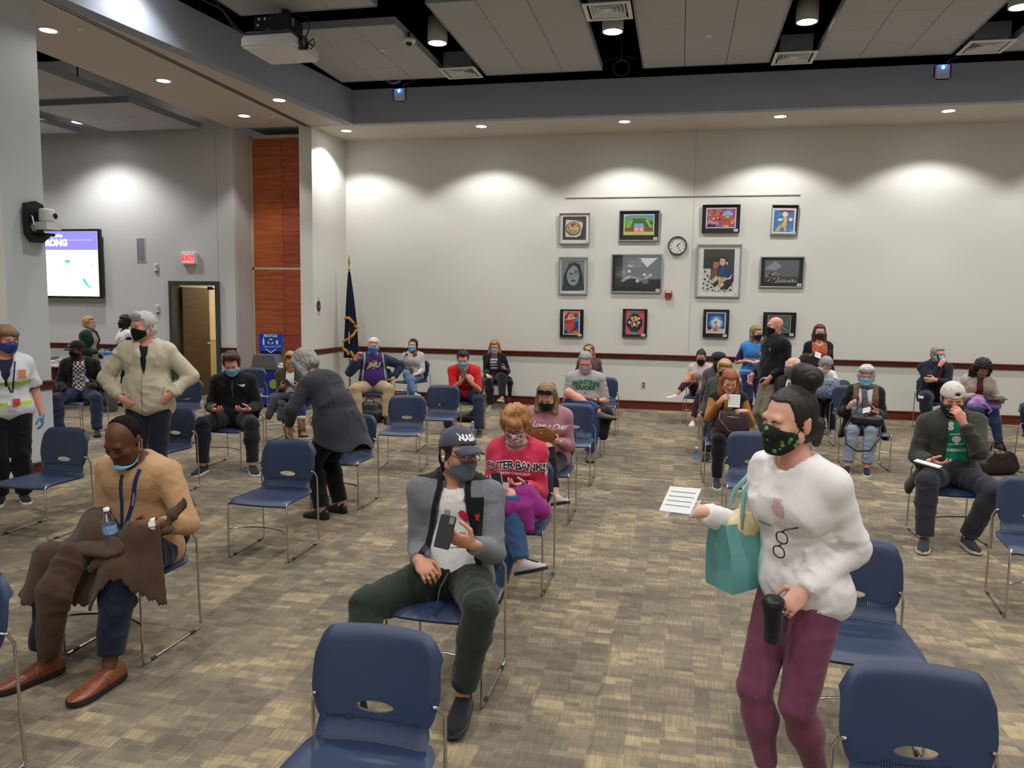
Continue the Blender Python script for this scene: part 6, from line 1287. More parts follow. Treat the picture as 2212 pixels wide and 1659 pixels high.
def man_tan():
    p = Person('bald-fronted man in a tan sweater, head bowed, coat across his lap', (-2.87, 3.66), 0, 1.80, 1.12, 'm', lean=6, slump=10, side=1, twist=0, head=(-2, 30, 3), skin_='brown', belly=.35, neck=-.01,
               rh=((-.10, -.20, .74), (.55, -.75, -.15), (.2, .1, -.95), .45), lh=((.30, -.26, .755), (-.9, -.35, -.16), (-.25, .55, -.3), .75), re=(-.8, .4, -.4), le=(1, .2, -.3),
               rf=((-.17, -.47, .10), -22), lf=((.19, -.46, .10), -4), rk=(-.35, -1, .6), lk=(.25, -1, .6), **NEAR)
    p.face(closed=.9, brow=hairmat('black'), lips=LIPD)
    p.hair(mat('hair_cropped', rgb(30, 24, 22), rough=.95, bump=.5, scale=400, spec=.1), 'short', t=.0022, line=.2, nape=-.06, strand=.001, fy=.0, face=(.070, .090, .125))
    bd = mat('beard_salt', rgb(70, 58, 52), rough=.9, bump=.4, scale=300, vary=.5)
    p.patchobj('beard', [([(-.045, -.07), (-.03, -.078), (0, -.08), (.03, -.078), (.045, -.07), (.04, -.1), (.02, -.116), (-.02, -.116), (-.04, -.1)], 0, .0008), ([(-.024, -.052), (0, -.046), (.024, -.052), (.022, -.058), (0, -.053), (-.022, -.058)], 0, .001)], [bd], 4)
    m = p.mask(MSK_B, 'surgical', top=-.098, bottom=-.128, ang=70, loops=False, puff=.012); lp = MB()
    for q, i in ((-1, 0), (1, -1)): lp.tube([p.maskG[1, i], p.hp(q * .083, -.006, -.03), p.hp(q * .086, .02, .02), p.hp(q * .084, .03, -.01), p.hp(q * .08, .012, -.05), p.maskG[-2, i]], .0018, n=5)
    lp.build('ear_loop', M_WHITE, m)
    tan = CL('sweater_tan', 186, 146, 106, bump=.5, scale=300, vary=.05)
    p.garment('sweater', tan, .020, sleeves=1.72, rsleeve=1.95, hem=.14, neckr=.068, fold=.005, t2=.014); g = p.last; nv = CL('lanyard_navy', 34, 44, 84)
    p.shape([bar(-.005, -.03, -.03, -.20, .02), bar(-.03, -.19, -.025, -.36, .022), bar(.085, .0, .055, -.14, .022), bar(.055, -.13, -.02, -.36, .022)], nv, 0, 0, gar=g, name='lanyard', cuts=4)
    p.text('UNIVERSITY', .016, .05, -.16, PWHT, gar=g, rot=1.23, name='lanyard_lettering', off=.0048)
    p.shape([bar(-.16, -.105, .16, -.1, .0035)], CL('seam_tan', 176, 134, 92), 0, 0, gar=g, name='seam', cuts=4, off=.002)
    p.trousers(CL('jeans_navy', 22, 28, 46, scale=160), .017, calf=.063, upto=1.88, fold=.010)
    br = mat('leather_chestnut', rgb(120, 66, 40), rough=.32, bump=.15, scale=60, vary=.15); p.shoes(br, mat('sole_dark', rgb(34, 26, 22), rough=.7, bump=.1), scale=1.12)
    for i in (0, 1): bm = MB(); R = rotm(p.foot[i][0]); bm.tube([p.A[i] + R @ V3(x, -.055, z) for x, z in ((-.048, -.07), (-.038, -.028), (0, -.012), (.038, -.028), (.048, -.07))], .008, n=6); bm.build('shoe_strap', br, p.root)
    w, f, n, c, sd = p.hands[1]; wb = MB(); Mx = np.stack([np.cross(f, n), n, f], 1); M4 = Matrix([list(r) for r in Mx]).to_4x4(); wb.lathe([(.038, -.012), (.0395, 0), (.038, .012)], n=18); o = wb.build('watch_strap', CL('strap_white', 214, 206, 196), p.root); o.matrix_local = Matrix.Translation(w - f * .015) @ M4
    wb = MB(); wb.box((0, -.034, 0), (.036, .012, .042), bevel=.006, seg=2); wb.mi = 1; wb.box((0, -.0405, 0), (.028, .002, .034), bevel=.0009); o = wb.build('watch', [mat('watch_case', rgb(206, 196, 186), rough=.3, metal=.4, bump=.01), mat('watch_face', (.01, .01, .012), rough=.06, bump=.005)], p.root); o.matrix_local = Matrix.Translation(w - f * .015) @ M4
    coat = CL('coat_brown', 70, 50, 36, bump=.5, scale=260, vary=.12)
    R3 = lambda *a: V3(*a)
    up = V3(0, 0, 1)
    o = drape('coat', 'brown wool coat spread over the lap of the man in the tan sweater', 'coat', p, coat, (-.36, -.60), (.46, .14), lambda x, y: (y < -.02 - .9 * (x - .10)) & (y > -.62 + .55 * np.maximum(0, x + .05) - .0 * x), .018, [(V3(.33, -.08, .60), .12), (V3(.40, .05, .55), .10), (V3(-.2, -.36, .60), .07), (V3(.05, -.22, .60), .10)])
    for nm, pr in (('sleeve', [(R3(-.02, -.44, .62), R3(-.05, -.53, .46), .080, .088, .04, V3(0, 1, .1), .5), (R3(-.05, -.53, .46), R3(-.09, -.53, .20), .088, .066, .03, V3(0, 1, 0), .5)]), ('lapel', [(R3(.02, -.42, .67), R3(.16, -.38, .66), .045, .06, .03, nrm(V3(0, -.5, 1)), .3), (R3(.16, -.38, .66), R3(.10, -.44, .58), .06, .02, .02, nrm(V3(0, -1, .6)), .3)]), ('collar', [(R3(.27, -.20, .71), R3(.39, -.12, .84), .05, .035, .02, nrm(V3(.6, .8, 0)), .3), (R3(.24, -.27, .70), R3(.34, -.20, .72), .055, .035, .02, up, .4)])):
        c = blob(nm, None, None, None, pr, coat, .008, .012, seed=9, freq=9, parent=o); c.matrix_parent_inverse = Matrix.Identity(4)
    r = p.world('water_bottle', 'clear water bottle with a blue label held by the man in tan', 'bottle', (.125, -.325, .655), (.12, -.06, .1)); bottle_parts(r, .205, .033)
    return p
def woman_walking():
    p = Person('woman with a dark bun walking past in a white long-sleeved shirt and plum leggings', (.45, 2.95), -52, 1.64, 1.02, 'f', sit=False, lean=7, slump=3, twist=6, head=(-4, 8, 4), skin_='fair', P=(0, .03, .895), bust=1.0,
               rh=((-.215, -.265, 1.135), (-.35, -.9, .1), (.5, -.1, .85), .35), lh=((.115, -.075, .915), (-.15, -.75, -.62), (-.65, .35, -.45), .55), re=(-.5, .6, -.8), le=(.35, 1, -.3),
               rf=((-.05, -.03, .095), 0), lf=((.055, .13, .10), 4, 8), rk=(0, -1, .1), lk=(0, -1, .1), **NEAR)
    hm = hairmat('dark')
    p.face(iris=(40, 28, 24), closed=.72, brow=hairmat('dark'))
    green = bpy.data.materials.new('mask_clover'); green.use_nodes = True; nt = green.node_tree; b = nt.nodes['Principled BSDF']; b.inputs['Roughness'].default_value = .85; tc = nt.nodes.new('ShaderNodeTexCoord'); vo = nt.nodes.new('ShaderNodeTexVoronoi'); vo.inputs['Scale'].default_value = 46; rp = nt.nodes.new('ShaderNodeValToRGB'); e = rp.color_ramp.elements; e[0].color = (*rgb(96, 160, 74), 1); e[1].color = (*rgb(14, 18, 14), 1); e[0].position = .30; e[1].position = .42
    nt.links.new(tc.outputs['Object'], vo.inputs['Vector']); nt.links.new(vo.outputs['Distance'], rp.inputs[0]); nt.links.new(rp.outputs[0], b.inputs['Base Color'])
    p.mask(green, 'cloth', top=-.006, bottom=-.125, ang=74, matloop=BLK, puff=.008)
    tl = [([(0, .07, .125), (.0, .075, .155)], [.045, .05]), ([(.03, .08, .16), (-.03, .085, .165)], [.042, .042]), ([(0, .095, .15), (0, .06, .185)], [.04, .03]), ([(-.05, .085, -.02), (-.03, .1, -.10)], [.03, .015]), ([(.05, .085, -.02), (.03, .1, -.10)], [.03, .015])]
    p.hair(hm, 'short', t=.006, line=.092, nape=-.095, locks=tl, strand=.003, face=(.068, .080, .118))
    shirt = CL('shirt_white', 226, 222, 220, vary=.02, bump=.08, scale=200)
    p.garment('shirt', shirt, .020, sleeves=1.97, hem=.14, neckr=.066, fold=.010, t2=.014, freq=8); g = p.last
    pk = CL('print_pink', 216, 178, 176, vary=.1); p.shape([ell(0, 0, .03, .033, 12), bar(-.03, -.04, .03, -.045, .004), bar(-.02, .038, .02, .038, .005)], pk, .02, -.13, gar=g, name='chest_print', off=.002)
    p.shape([bar(-.03, 0, .02, -.012, .003), bar(-.028, -.008, .01, -.018, .003)], M_GREY, -.04, -.19, gar=g, name='print_lines', off=.002)
    gl = MB(); lens = MB(); c = [p.tor(.075 - .016 * k, -.205 - .055 * k, .185) for k in (0, 1)]
    for cc in c:
        ring = [cc + p.rx * .024 * math.cos(a) + p.u * .021 * math.copysign(abs(math.sin(a)) ** .8, math.sin(a)) for a in [2 * PI * k / 16 for k in range(16)]]; gl.tube(ring, .0026, n=6, closed=True); lens.poly([tuple(q) for q in ring])
    gl.tube([c[0] - p.u * .02, c[1] + p.u * .02], .0026); gl.tube([c[0] + p.u * .021, c[0] + p.u * .035 + p.rx * .02, c[0] + p.u * .03 + p.rx * .03 - p.f * .05], .0026)
    o = gl.build('hanging_glasses', M_GLS, None); o.matrix_world = p.M; tag(o, 'spectacles hanging from the shirt of the walking woman', 'glasses'); lo = lens.build('lens', glassy('spectacle_lens', amt=.10), o)
    p.trousers(CL('leggings_plum', 116, 62, 84, vary=.05, bump=.15, scale=300), .007, calf=.045, upto=1.80, fold=.003)
    p.shoes(mat('flat_cream', rgb(206, 196, 180), rough=.5, bump=.05), mat('sole_tan', rgb(120, 96, 70), rough=.7, bump=.05), scale=.95)
    # card, tote with cloth, tumbler
    r = p.world('appointment_card', 'white printed card held out by the walking woman', 'card', (-.20, -.385, 1.195), (math.radians(52), math.radians(-8), math.radians(8))); card_parts(r, .155, .105)
    r = p.world('appointment_card', 'second white slip under the printed card of the walking woman', 'card', (-.195, -.375, 1.160), (math.radians(40), math.radians(-16), math.radians(2))); card_parts(r, .15, .08)
    t = p.world('tote_bag', 'teal tote bag on the arm of the walking woman, cream cloth on top', 'bag', (-.20, -.055, 0)); teal = mat('tote_teal', rgb(106, 168, 166), rough=.35, bump=.05, scale=20)
    m = MB(); Z0, Z1 = .83, 1.09; lo_ = [(-.075, -.13), (.075, -.13), (.075, .16), (-.075, .16)]; hi_ = [(-.045, -.15), (.045, -.15), (.045, .17), (-.045, .17)]
    rows = [[(x, y + .0, Z0 - (.035 if y < 0 else 0) * 0 + (.02 if abs(x) > .0 and y > 0 else 0)) for x, y in lo_]] + [[(x * (1 - q) + X * q + (.012 * math.sin(PI * q) if x > 0 else -.012 * math.sin(PI * q)), y * (1 - q) + Y * q, Z0 + (Z1 - Z0) * q) for (x, y), (X, Y) in zip(lo_, hi_)] for q in (.08, .3, .6, 1.0)]
    m.grid(rows, smooth=False, closed=True); m.poly(rows[0], flip=True); o = m.build('bag_body', teal, t, recalc=True); solidify(o, .005)
    for x in (-.05, .05): MB().tube([(x, -.08, 1.07), (x * .5, -.05, 1.2), (.05, .03, 1.34), (x * .5, .09, 1.2), (x, .10, 1.07)], .011, n=6, flat=((0, 1, 0), .4)).build('strap', mat('tote_strap', rgb(120, 166, 162), rough=.5, bump=.1), t)
    MB().box((.055, .03, 1.285), (.03, .012, .08), rot=Euler((.4, .4, 0)), bevel=.003).build('red_tab', CL('tab_red', 150, 40, 52), t)
    blob('cream_cloth', 'cream soft cloth bulging from the top of the teal tote', 'cloth', p.M, [(V3(-.20, -.14, 1.07), V3(-.18, .0, 1.11), .05, .055, .05), (V3(-.18, .0, 1.11), V3(-.16, .07, 1.15), .05, .04, .04), (V3(-.20, -.10, 1.04), V3(-.2, .06, 1.05), .045, .045, .04)], CL('fleece_cream', 226, 206, 160, bump=.4, scale=60, vary=.05), .009, .008)
    r = p.world('tumbler', 'black tumbler held low by the walking woman', 'cup', (.075, -.175, .735), (.1, .05, 0)); m = MB(); m.lathe([(0, 0), (.03, 0), (.036, .13), (.038, .14), (.038, .155), (0, .16)], n=20); m.build('cup', BLK, r); m = MB(); m.lathe([(.0385, .138), (.0395, .15), (.03, .162), (0, .163)], n=20); m.build('cup_lid', M_DARK, r)
    MB().tube([p.Wr[1] + p.hands[1][1] * .11 - p.hands[1][2] * .02, p.Wr[1] + p.hands[1][1] * .118 - p.hands[1][2] * .02], .005).build('ring', M_SILVER, p.root)
    return p
man_cap(); man_tan(); woman_walking()
HM = hairmat
def simple_gl(p, **k): return p.glasses(M_GLS, **k)
LONG = lambda sp=.075, L=-.25, r0=.034, r1=.022, y=.02, fy=0.0: [([(q * .062, .02, .06), (q * sp, y - .01, -.05), (q * sp * 1.05, y - .02 + fy, -.14), (q * sp, y - .03 + fy, L)], [.03, r0, r0 * .9, r1], ((0, 1, 0), .75)) for q in (-1, 1)] + [([(0, .06, .05), (0, .075, -.08), (0, .07, L * .8)], [.06, .055, .03], ((0, 1, 0), .6))]
def woman_red():      # red lettered sweatshirt
    p = Person('woman in a red lettered sweatshirt with floral mask, looking at her phone', (-1.05, 5.12), 0, 1.66, 1.08, 'f', lean=6, slump=5, head=(2, 26, 0), bust=1.1, rh=((-.135, -.20, .715), (.45, -.85, .1), (.25, .1, .95), .5), lh=((.10, -.19, .72), (-.75, -.6, .1), (-.2, .1, .95), .5), re=(-.6, .5, -.8), le=(.6, .5, -.8),
               rf=((.13, -.43, .30), 55, -22), lf=((-.05, -.30, .09), 0), rk=(.2, -1, .9), lk=(.2, -1, .6), **MID)
    p.face(iris=(60, 70, 80), closed=.8, brow=HM('ashblond')); fl = cloth('mask_floral', rgb(214, 196, 204)); 
    nt = fl.node_tree; b = nt.nodes['Principled BSDF']; vo = nt.nodes.new('ShaderNodeTexVoronoi'); vo.inputs['Scale'].default_value = 70; rp = nt.nodes.new('ShaderNodeValToRGB'); tc = nt.nodes.new('ShaderNodeTexCoord'); e = rp.color_ramp.elements; e[0].color = (*rgb(196, 40, 70), 1); e[0].position = .2; e[1].color = (*rgb(226, 220, 226), 1); e[1].position = .75; k = e.new(.45); k.color = (*rgb(150, 170, 200), 1); nt.links.new(tc.outputs['Object'], vo.inputs['Vector']); nt.links.new(vo.outputs['Color'], rp.inputs[0]); nt.links.new(rp.outputs[0], b.inputs['Base Color'])
    p.mask(fl, 'cloth', top=-.012, matloop=WHT, puff=.009); p.glasses(mat('spectacle_frame_wine', rgb(70, 26, 34), rough=.3, bump=.01), w=.027, h=.019, r=.0023)
    p.hair(HM('strawb'), 'full', t=.026, line=.060, nape=-.07, strand=.010, flow=(7, 9, 4), locks=[([(-.05, -.075, .10), (0, -.098, .075), (.045, -.085, .055)], [.028, .026, .02]), ([(-.03, -.05, .13), (.03, -.02, .135)], [.03, .035]), ([(.078, .0, .03), (.085, .02, -.03)], [.03, .026]), ([(-.078, .0, .03), (-.085, .02, -.03)], [.03, .026])])
    red = CL('sweatshirt_red', 200, 52, 84, vary=.05, bump=.3, scale=300); p.garment('sweatshirt', red, .024, sleeves=1.97, hem=.13, neckr=.078, neckf=.02, fold=.008, t2=.016); g = p.last
    p.text('OUTER BANKS', .072, .005, -.105, PWHT, bold=.006, gar=g, spacing=.86, arch=.9, name='lettering_outline', off=.003); p.text('OUTER BANKS', .072, .005, -.105, PBLK, bold=.0012, gar=g, spacing=.86, arch=.9, name='lettering', off=.0045); p.text('NORTH CAROLINA', .026, .0, -.162, PWHT, bold=.0012, gar=g, name='lettering', off=.003)
    tn = MB(); tn.tube([p.N + p.u3 * .02 + p.rx * math.cos(a) * .066 - p.f * math.sin(a) * .066 + p.f * .012 for a in [2 * PI * k / 16 for k in range(16)]], .011, n=8, closed=True); tn.build('grey_neckband', CL('neckband_grey', 166, 160, 160), p.root)
    p.trousers(DENIM2, .014, calf=.058, fold=.007); gm = CL('trainer_grey', 168, 162, 160, bump=.4); p.shoes(gm, mat('sole_black', rgb(28, 28, 30), rough=.8, bump=.1), M_WHITE)
    wb = MB(); wb.tube([p.Wr[1] + .032 * (math.cos(a) * nrm(np.cross(p.hands[1][1], p.hands[1][2])) + .8 * math.sin(a) * p.hands[1][2]) for a in [2 * PI * k / 12 for k in range(12)]], .009, n=6, closed=True); wb.build('wristband', BLK, p.root)
    pu = CL('jacket_magenta', 128, 34, 110, bump=.3, vary=.2)
    blob('jacket_bundle', 'magenta padded jacket bundled on the lap of the woman in red', 'jacket', p.M, [(V3(-.12, -.24, .66), V3(.10, -.24, .67), .075, .08, .05, V3(0, 0, 1), .7), (V3(.10, -.22, .66), V3(.22, -.26, .58), .075, .06, .04), (V3(.12, -.32, .60), V3(.17, -.36, .48), .06, .03, .04), (V3(-.14, -.30, .60), V3(.02, -.34, .60), .06, .06, .05)], pu, .009, .016, freq=9)
    r = p.world('phone', 'pale blue phone in the hands of the woman in red', 'phone', (-.06, -.315, .765), (.55, -.15, .3)); phone_parts(r, .145, .072, .01, mat('phone_aqua', rgb(140, 200, 205), rough=.4, bump=.01))
    r = p.world('card_wallet', 'small grey card held against the phone by the woman in red', 'card', (-.015, -.345, .745), (.7, 0, .2)); card_parts(r, .08, .05, mat('card_greyrose', rgb(150, 128, 130), rough=.5, bump=.01))
def woman_pink():
    p = Person('woman in a dusty pink lettered sweatshirt, sunglasses on her long hair', (-1.12, 6.85), 0, 1.68, 1.0, 'f', lean=8, slump=7, head=(-4, 36, 4), bust=1.05, rh=((-.08, -.20, .73), (.7, -.7, .1), (.3, .6, .6), .7), lh=((.13, -.16, .70), (-.75, -.6, .15), (-.3, .7, .5), .7), re=(-.6, .5, -.8), le=(.6, .5, -.8), rf=((.15, -.44, .30), 35, -18), lf=((-.04, -.32, .09), 0), rk=(.3, -1, .9), lk=(.2, -1, .6), **MID)
    p.face(closed=.9, brow=HM('brown')); p.mask(MSK_K, 'cloth', puff=.008); p.hair(HM('ashblond'), 'long', t=.012, line=.080, nape=-.2, strand=.005, locks=LONG(.078, -.34, .034, .022, .02, -.07))
    sg = M_DARK; p.glasses(sg, w=.031, h=.024, r=.004, up=(-.075, .108, .5, .75, 1))
    p.garment('sweatshirt', CL('sweatshirt_dusty_pink', 176, 122, 136, vary=.05, bump=.3, scale=300), .024, sleeves=1.95, hem=.16, neckr=.068, fold=.008, t2=.018); g = p.last; p.text('Love + Over', .070, .03, -.105, PWHT, bold=.001, gar=g, shear=.35, name='lettering', rot=-.10, spacing=.85)
    p.trousers(BLK, .009, calf=.046, upto=1.86, fold=.004); p.shoes(CL('trainer_silver', 160, 154, 146, bump=.4), mat('sole_black', (0, 0, 0)), M_WHITE)
    b = blob('round_purse', 'tan round leather purse held by the woman in dusty pink', 'bag', p.M, [(V3(-.045, -.285, .765), V3(.035, -.285, .775), .082, .082, .03, nrm(V3(0, 1, .35)), .32)], mat('leather_tan', rgb(150, 90, 52), rough=.4, bump=.1, scale=50, vary=.08), .007, 0); z = MB(); z.tube([(-.03, -.318, .80), (.02, -.318, .795)], .004); z.build('gold_bar', mat('gold', rgb(200, 160, 80), rough=.25, metal=1, bump=.01), b); z = MB(); z.tube([(-.005 + .118 * math.cos(a), -.287 - .03 * math.sin(a), .77 + .078 * math.sin(a)) for a in np.linspace(-.3, PI + .3, 16)], .005); z.build('zip', M_DARK, b)
def man_beige():
    p = Person('white-haired man in a beige zip jacket standing, hands in his pockets', (-4.75, 6.3), 26, 1.80, 1.12, 'm', sit=False, lean=1, head=(-44, 6, 0), skin_='pink', P=(0, .02, .945), belly=.5, rh=((-.205, -.115, 1.0), (.75, -.1, -.65), (.3, .9, .3), .5), lh=((.205, -.115, 1.02), (-.75, -.1, -.65), (-.3, .9, .3), .5), re=(-1, .5, .12), le=(1, .5, .12), **MID)
    p.face(closed=.6, brow=HM('grey')); p.mask(MSK_K, 'cloth', puff=.008); p.hair(HM('white'), 'short', t=.012, line=.070, nape=-.07, strand=.006, locks=[([(-.04, -.07, .105), (.04, -.07, .115)], [.022, .03])])
    p.garment('polo_shirt', CL('polo_navy', 26, 30, 46), .014, sleeves=.8, hem=.12, neckr=.064, fold=.003)
    be = CL('jacket_beige', 198, 188, 164, vary=.04, bump=.2, scale=160); p.garment('jacket', be, .034, sleeves=1.93, hem=.14, neckr=.070, opened=(.040, -.03, -.01), collar=(.086, 2.2, .015, .7), fold=.013, t2=.022, freq=7); g = p.last
    p.shape([bar(-.02, -.16, -.028, -.60, .006)], mat('zip_grey', rgb(120, 112, 98), rough=.4, bump=.02), 0, 0, gar=g, name='zip', cuts=5); p.shape([bar(.16, -.36, .145, -.43, .006), bar(-.20, -.36, -.185, -.43, .006)], mat('pocket_seam', rgb(130, 122, 104), rough=.8, bump=.02), 0, 0, gar=g, name='pocket_edge', cuts=3)
    p.trousers(CL('jeans_black_navy', 24, 28, 40, scale=160), .014, calf=.062); p.shoes(BLK)
def man_black():
    p = Person('dark-haired man in a black zip jacket, phone held in both hands', (-4.97, 8.05), 22, 1.82, 1.08, 'm', lean=2, slump=9, twist=2, head=(2, 30, -2), skin_='pink', rh=((-.17, -.22, .665), (.65, -.75, .0), (.3, .2, .9), .55), lh=((.19, -.20, .665), (-.65, -.75, 0), (-.3, .2, .9), .55), re=(-.9, .5, -.3), le=(.9, .5, -.3), rf=((-.26, -.42, .09), -14), lf=((.27, -.45, .09), 16), rk=(-.45, -1, .5), lk=(.4, -1, .6), **MID)
    p.face(closed=.85, brow=HM('brown')); p.mask(MSK_B, 'surgical', matloop=WHT); p.hair(HM('brown'), 'short', t=.016, line=.088, nape=-.075, strand=.008, locks=[([(-.04, -.05, .118), (.04, -.05, .122)], [.03, .03])])
    p.garment('t_shirt', WHT, .010, sleeves=None, hem=.1, neckr=.058, fold=0, low=True); p.garment('jacket', BLK, .024, sleeves=1.96, hem=.13, neckr=.064, collar=(.074, 2.4, .012, .3), fold=.009, t2=.016); g = p.last
    p.shape([bar(0, -.03, .0, -.22, .006)], M_GREY, .0, 0, gar=g, name='zip', cuts=4); p.shape([[(-.04, .008), (.045, .012), (.035, -.012), (.01, -.016), (-.005, -.004)]], CL('logo_lilac', 214, 208, 226), .095, -.085, gar=g, name='chest_logo'); p.shape([bar(-.015, -.006, -.004, .008, .004), bar(.004, -.006, .014, .008, .004)], M_GREY, -.09, -.085, gar=g, name='chest_mark')
    p.trousers(CL('trousers_black', 26, 27, 33), .018, calf=.062, upto=1.95); p.shoes(BLK, M_WHITE, scale=1.12)
    r = p.world('phone', 'black phone in both hands of the man in the black zip jacket', 'phone', (.01, -.315, .69), (.35, 0, 1.57)); phone_parts(r)
def woman_bending():
    p = Person('grey-haired person in a long dark quilted coat, bending over a chair', (-3.0, 6.36), -112, 1.66, 1.12, 'f', sit=False, lean=34, slump=14, head=(6, 40, 0), P=(.0, .12, .84), bust=.5, rh=((-.14, -.30, .86), (.1, -.3, -.9), (.5, .6, 0), .5), lh=((.22, -.26, .80), (-.1, -.3, -.9), (-.5, .6, 0), .5), re=(-.8, .3, .2), le=(.3, .3, .2), rf=((-.10, .04, .09), -4), lf=((.14, .06, .09), 12), rk=(0, -1, 0), lk=(0, -1, 0), **MID)
    p.hair(HM('grey'), 'full', t=.028, line=.05, nape=-.11, strand=.012, flow=(6, 7, 3), locks=[([(q * .07, -.02, .05), (q * .085, .0, -.05), (q * .08, .0, -.12)], [.045, .04, .03]) for q in (-1, 1)] + [([(0, .08, .06), (0, .1, -.06)], [.05, .04])])
    p.mask(MSK_B, 'surgical'); cc = CL('coat_charcoal', 46, 46, 54, vary=.15, bump=.25, scale=60)
    def skirt(d, t): d.cone(p.P + p.pu * .12, p.P + V3(0, .06, -.26), .17, .28, .08, V3(0, 1, 0), .9)
    p.garment('coat', cc, .036, sleeves=1.9, hem=None, neckr=.066, collar=(.084, 2.4, .016, .4), fold=.010, extra=lambda d, t: (skirt(d, t), d.half(p.P - V3(0, 0, .16), nrm(V3(.0, -.25, -1)))), t2=.022, low=True, freq=6)
    p.trousers(CL('trousers_jet', 15, 15, 17), .020, calf=.074, upto=1.97); p.shoes(mat('flat_black', rgb(24, 23, 24), rough=.4, bump=.05), scale=.95)
def woman_olive():
    p = Person('woman in an olive cardigan and boots, behind the bending person', (-5.12, 9.7), 20, 1.64, .95, 'f', lean=4, slump=5, head=(8, 28, 0), rh=((-.08, -.22, .75), (.6, -.7, .3), (.3, .3, .8), .5), lh=((.10, -.2, .75), (-.6, -.7, .3), (-.3, .3, .8), .5), rf=((.03, -.42, .10), 0), lf=((.19, -.40, .19), 20, -10), rk=(0, -1, .6), lk=(.2, -1, .7), **FAR)
    p.face(closed=.9); p.hair(HM('strawb'), 'long', t=.012, line=.08, nape=-.2, locks=LONG(.072, -.26, .03, .02)); p.glasses(M_DARK, w=.03, h=.022, r=.004, up=(-.07, .112, .5, .75, 1))
    p.garment('top', WHT, .012, sleeves=None, hem=.1, fold=.004); p.garment('cardigan', CL('cardigan_olive', 60, 60, 44), .022, sleeves=1.95, hem=.2, opened=(.05, .07, 0), fold=.007)
    p.trousers(DENIM3, .009, calf=.048, upto=1.9); tb_ = mat('boot_tan', rgb(120, 84, 58), rough=.7, bump=.2, scale=40); p.shoes(tb_, mat('sole_brown', rgb(60, 44, 34), rough=.7, bump=.1), tb_, boot=.16, fur=CL('fleece_cream2', 206, 196, 176, bump=.6, scale=60))
    blob('jacket_bundle', 'charcoal coat draped over the knees of the woman in boots', 'jacket', p.M, [(V3(-.16, -.2, .62), V3(.14, -.22, .62), .09, .085, .05, V3(0, 0, 1), .6), (V3(-.16, -.28, .58), V3(-.24, -.36, .38), .07, .045, .04), (V3(-.06, -.36, .55), V3(-.09, -.42, .36), .05, .035, .03)], CL('coat_slate', 66, 68, 72), .011, .016)
    r = p.world('phone', 'dark phone held by the woman in the olive cardigan', 'phone', (.0, -.32, .81), (.6, 0, .6)); phone_parts(r, case=mat('leather_case', rgb(90, 60, 44), rough=.5, bump=.05))
def man_purple():
    p = Person('white-haired man in a purple JMU shirt and khakis, pulling at his jacket', (-4.8, 11.85), 22, 1.80, 1.22, 'm', lean=-2, slump=2, twist=4, head=(-6, 2, 4), skin_='pink', belly=1.0, rh=((-.275, -.10, .985), (.5, -.1, .85), (.6, -.7, 0), .8), lh=((.32, .05, .66), (-.5, -.2, -.8), (-.9, 0, 0), .7), re=(-1, .3, -.5), le=(1, .4, .1), rf=((-.24, -.44, .09), -12), lf=((.20, -.46, .09), 6), rk=(-.6, -1, .5), lk=(.45, -1, .5), **FAR)
    p.face(closed=.5, brow=HM('grey')); p.mask(mat('mask_cobalt', rgb(30, 120, 196), rough=.8, bump=.1, scale=60), 'surgical', matloop=WHT); p.hair(HM('white'), 'short', t=.016, line=.070, strand=.006)
    p.garment('shirt', CL('shirt_purple', 62, 38, 96, vary=.06), .016, sleeves=.9, hem=.15, neckr=.066, fold=.005); g = p.last; gold = mat('print_gold', rgb(196, 180, 130), rough=.7, bump=.02); p.text('JMU', .105, -.005, -.14, mat('print_purple', rgb(52, 30, 84), rough=.7, bump=.02), bold=.016, gar=g, shear=.3, name='lettering_outline', off=.003); p.text('JMU', .105, -.005, -.14, gold, bold=.006, gar=g, shear=.3, name='lettering', off=.005); p.shape([bar(-.12, -.06, .12, -.06, .009), bar(-.10, .062, .14, .062, .009)], gold, -.005, -.14, gar=g, name='print_lines')
    nv = CL('jacket_navy', 40, 52, 78); gy = CL('lining_grey', 150, 154, 166)
    p.garment('jacket', nv, .034, sleeves=1.9, hem=.13, neckr=.078, opened=(.13, .19, 0), fold=.008, t2=.03, zones=[((150, 154, 166), lambda x, f, u: zmin(f, .016 - np.abs(np.abs(x) - (.14 + .06 * np.clip(-u / .52, 0, 1)))))])
    p.trousers(CL('khaki', 168, 144, 112, vary=.06), .022, calf=.076, fold=.010); p.shoes(M_DARK)
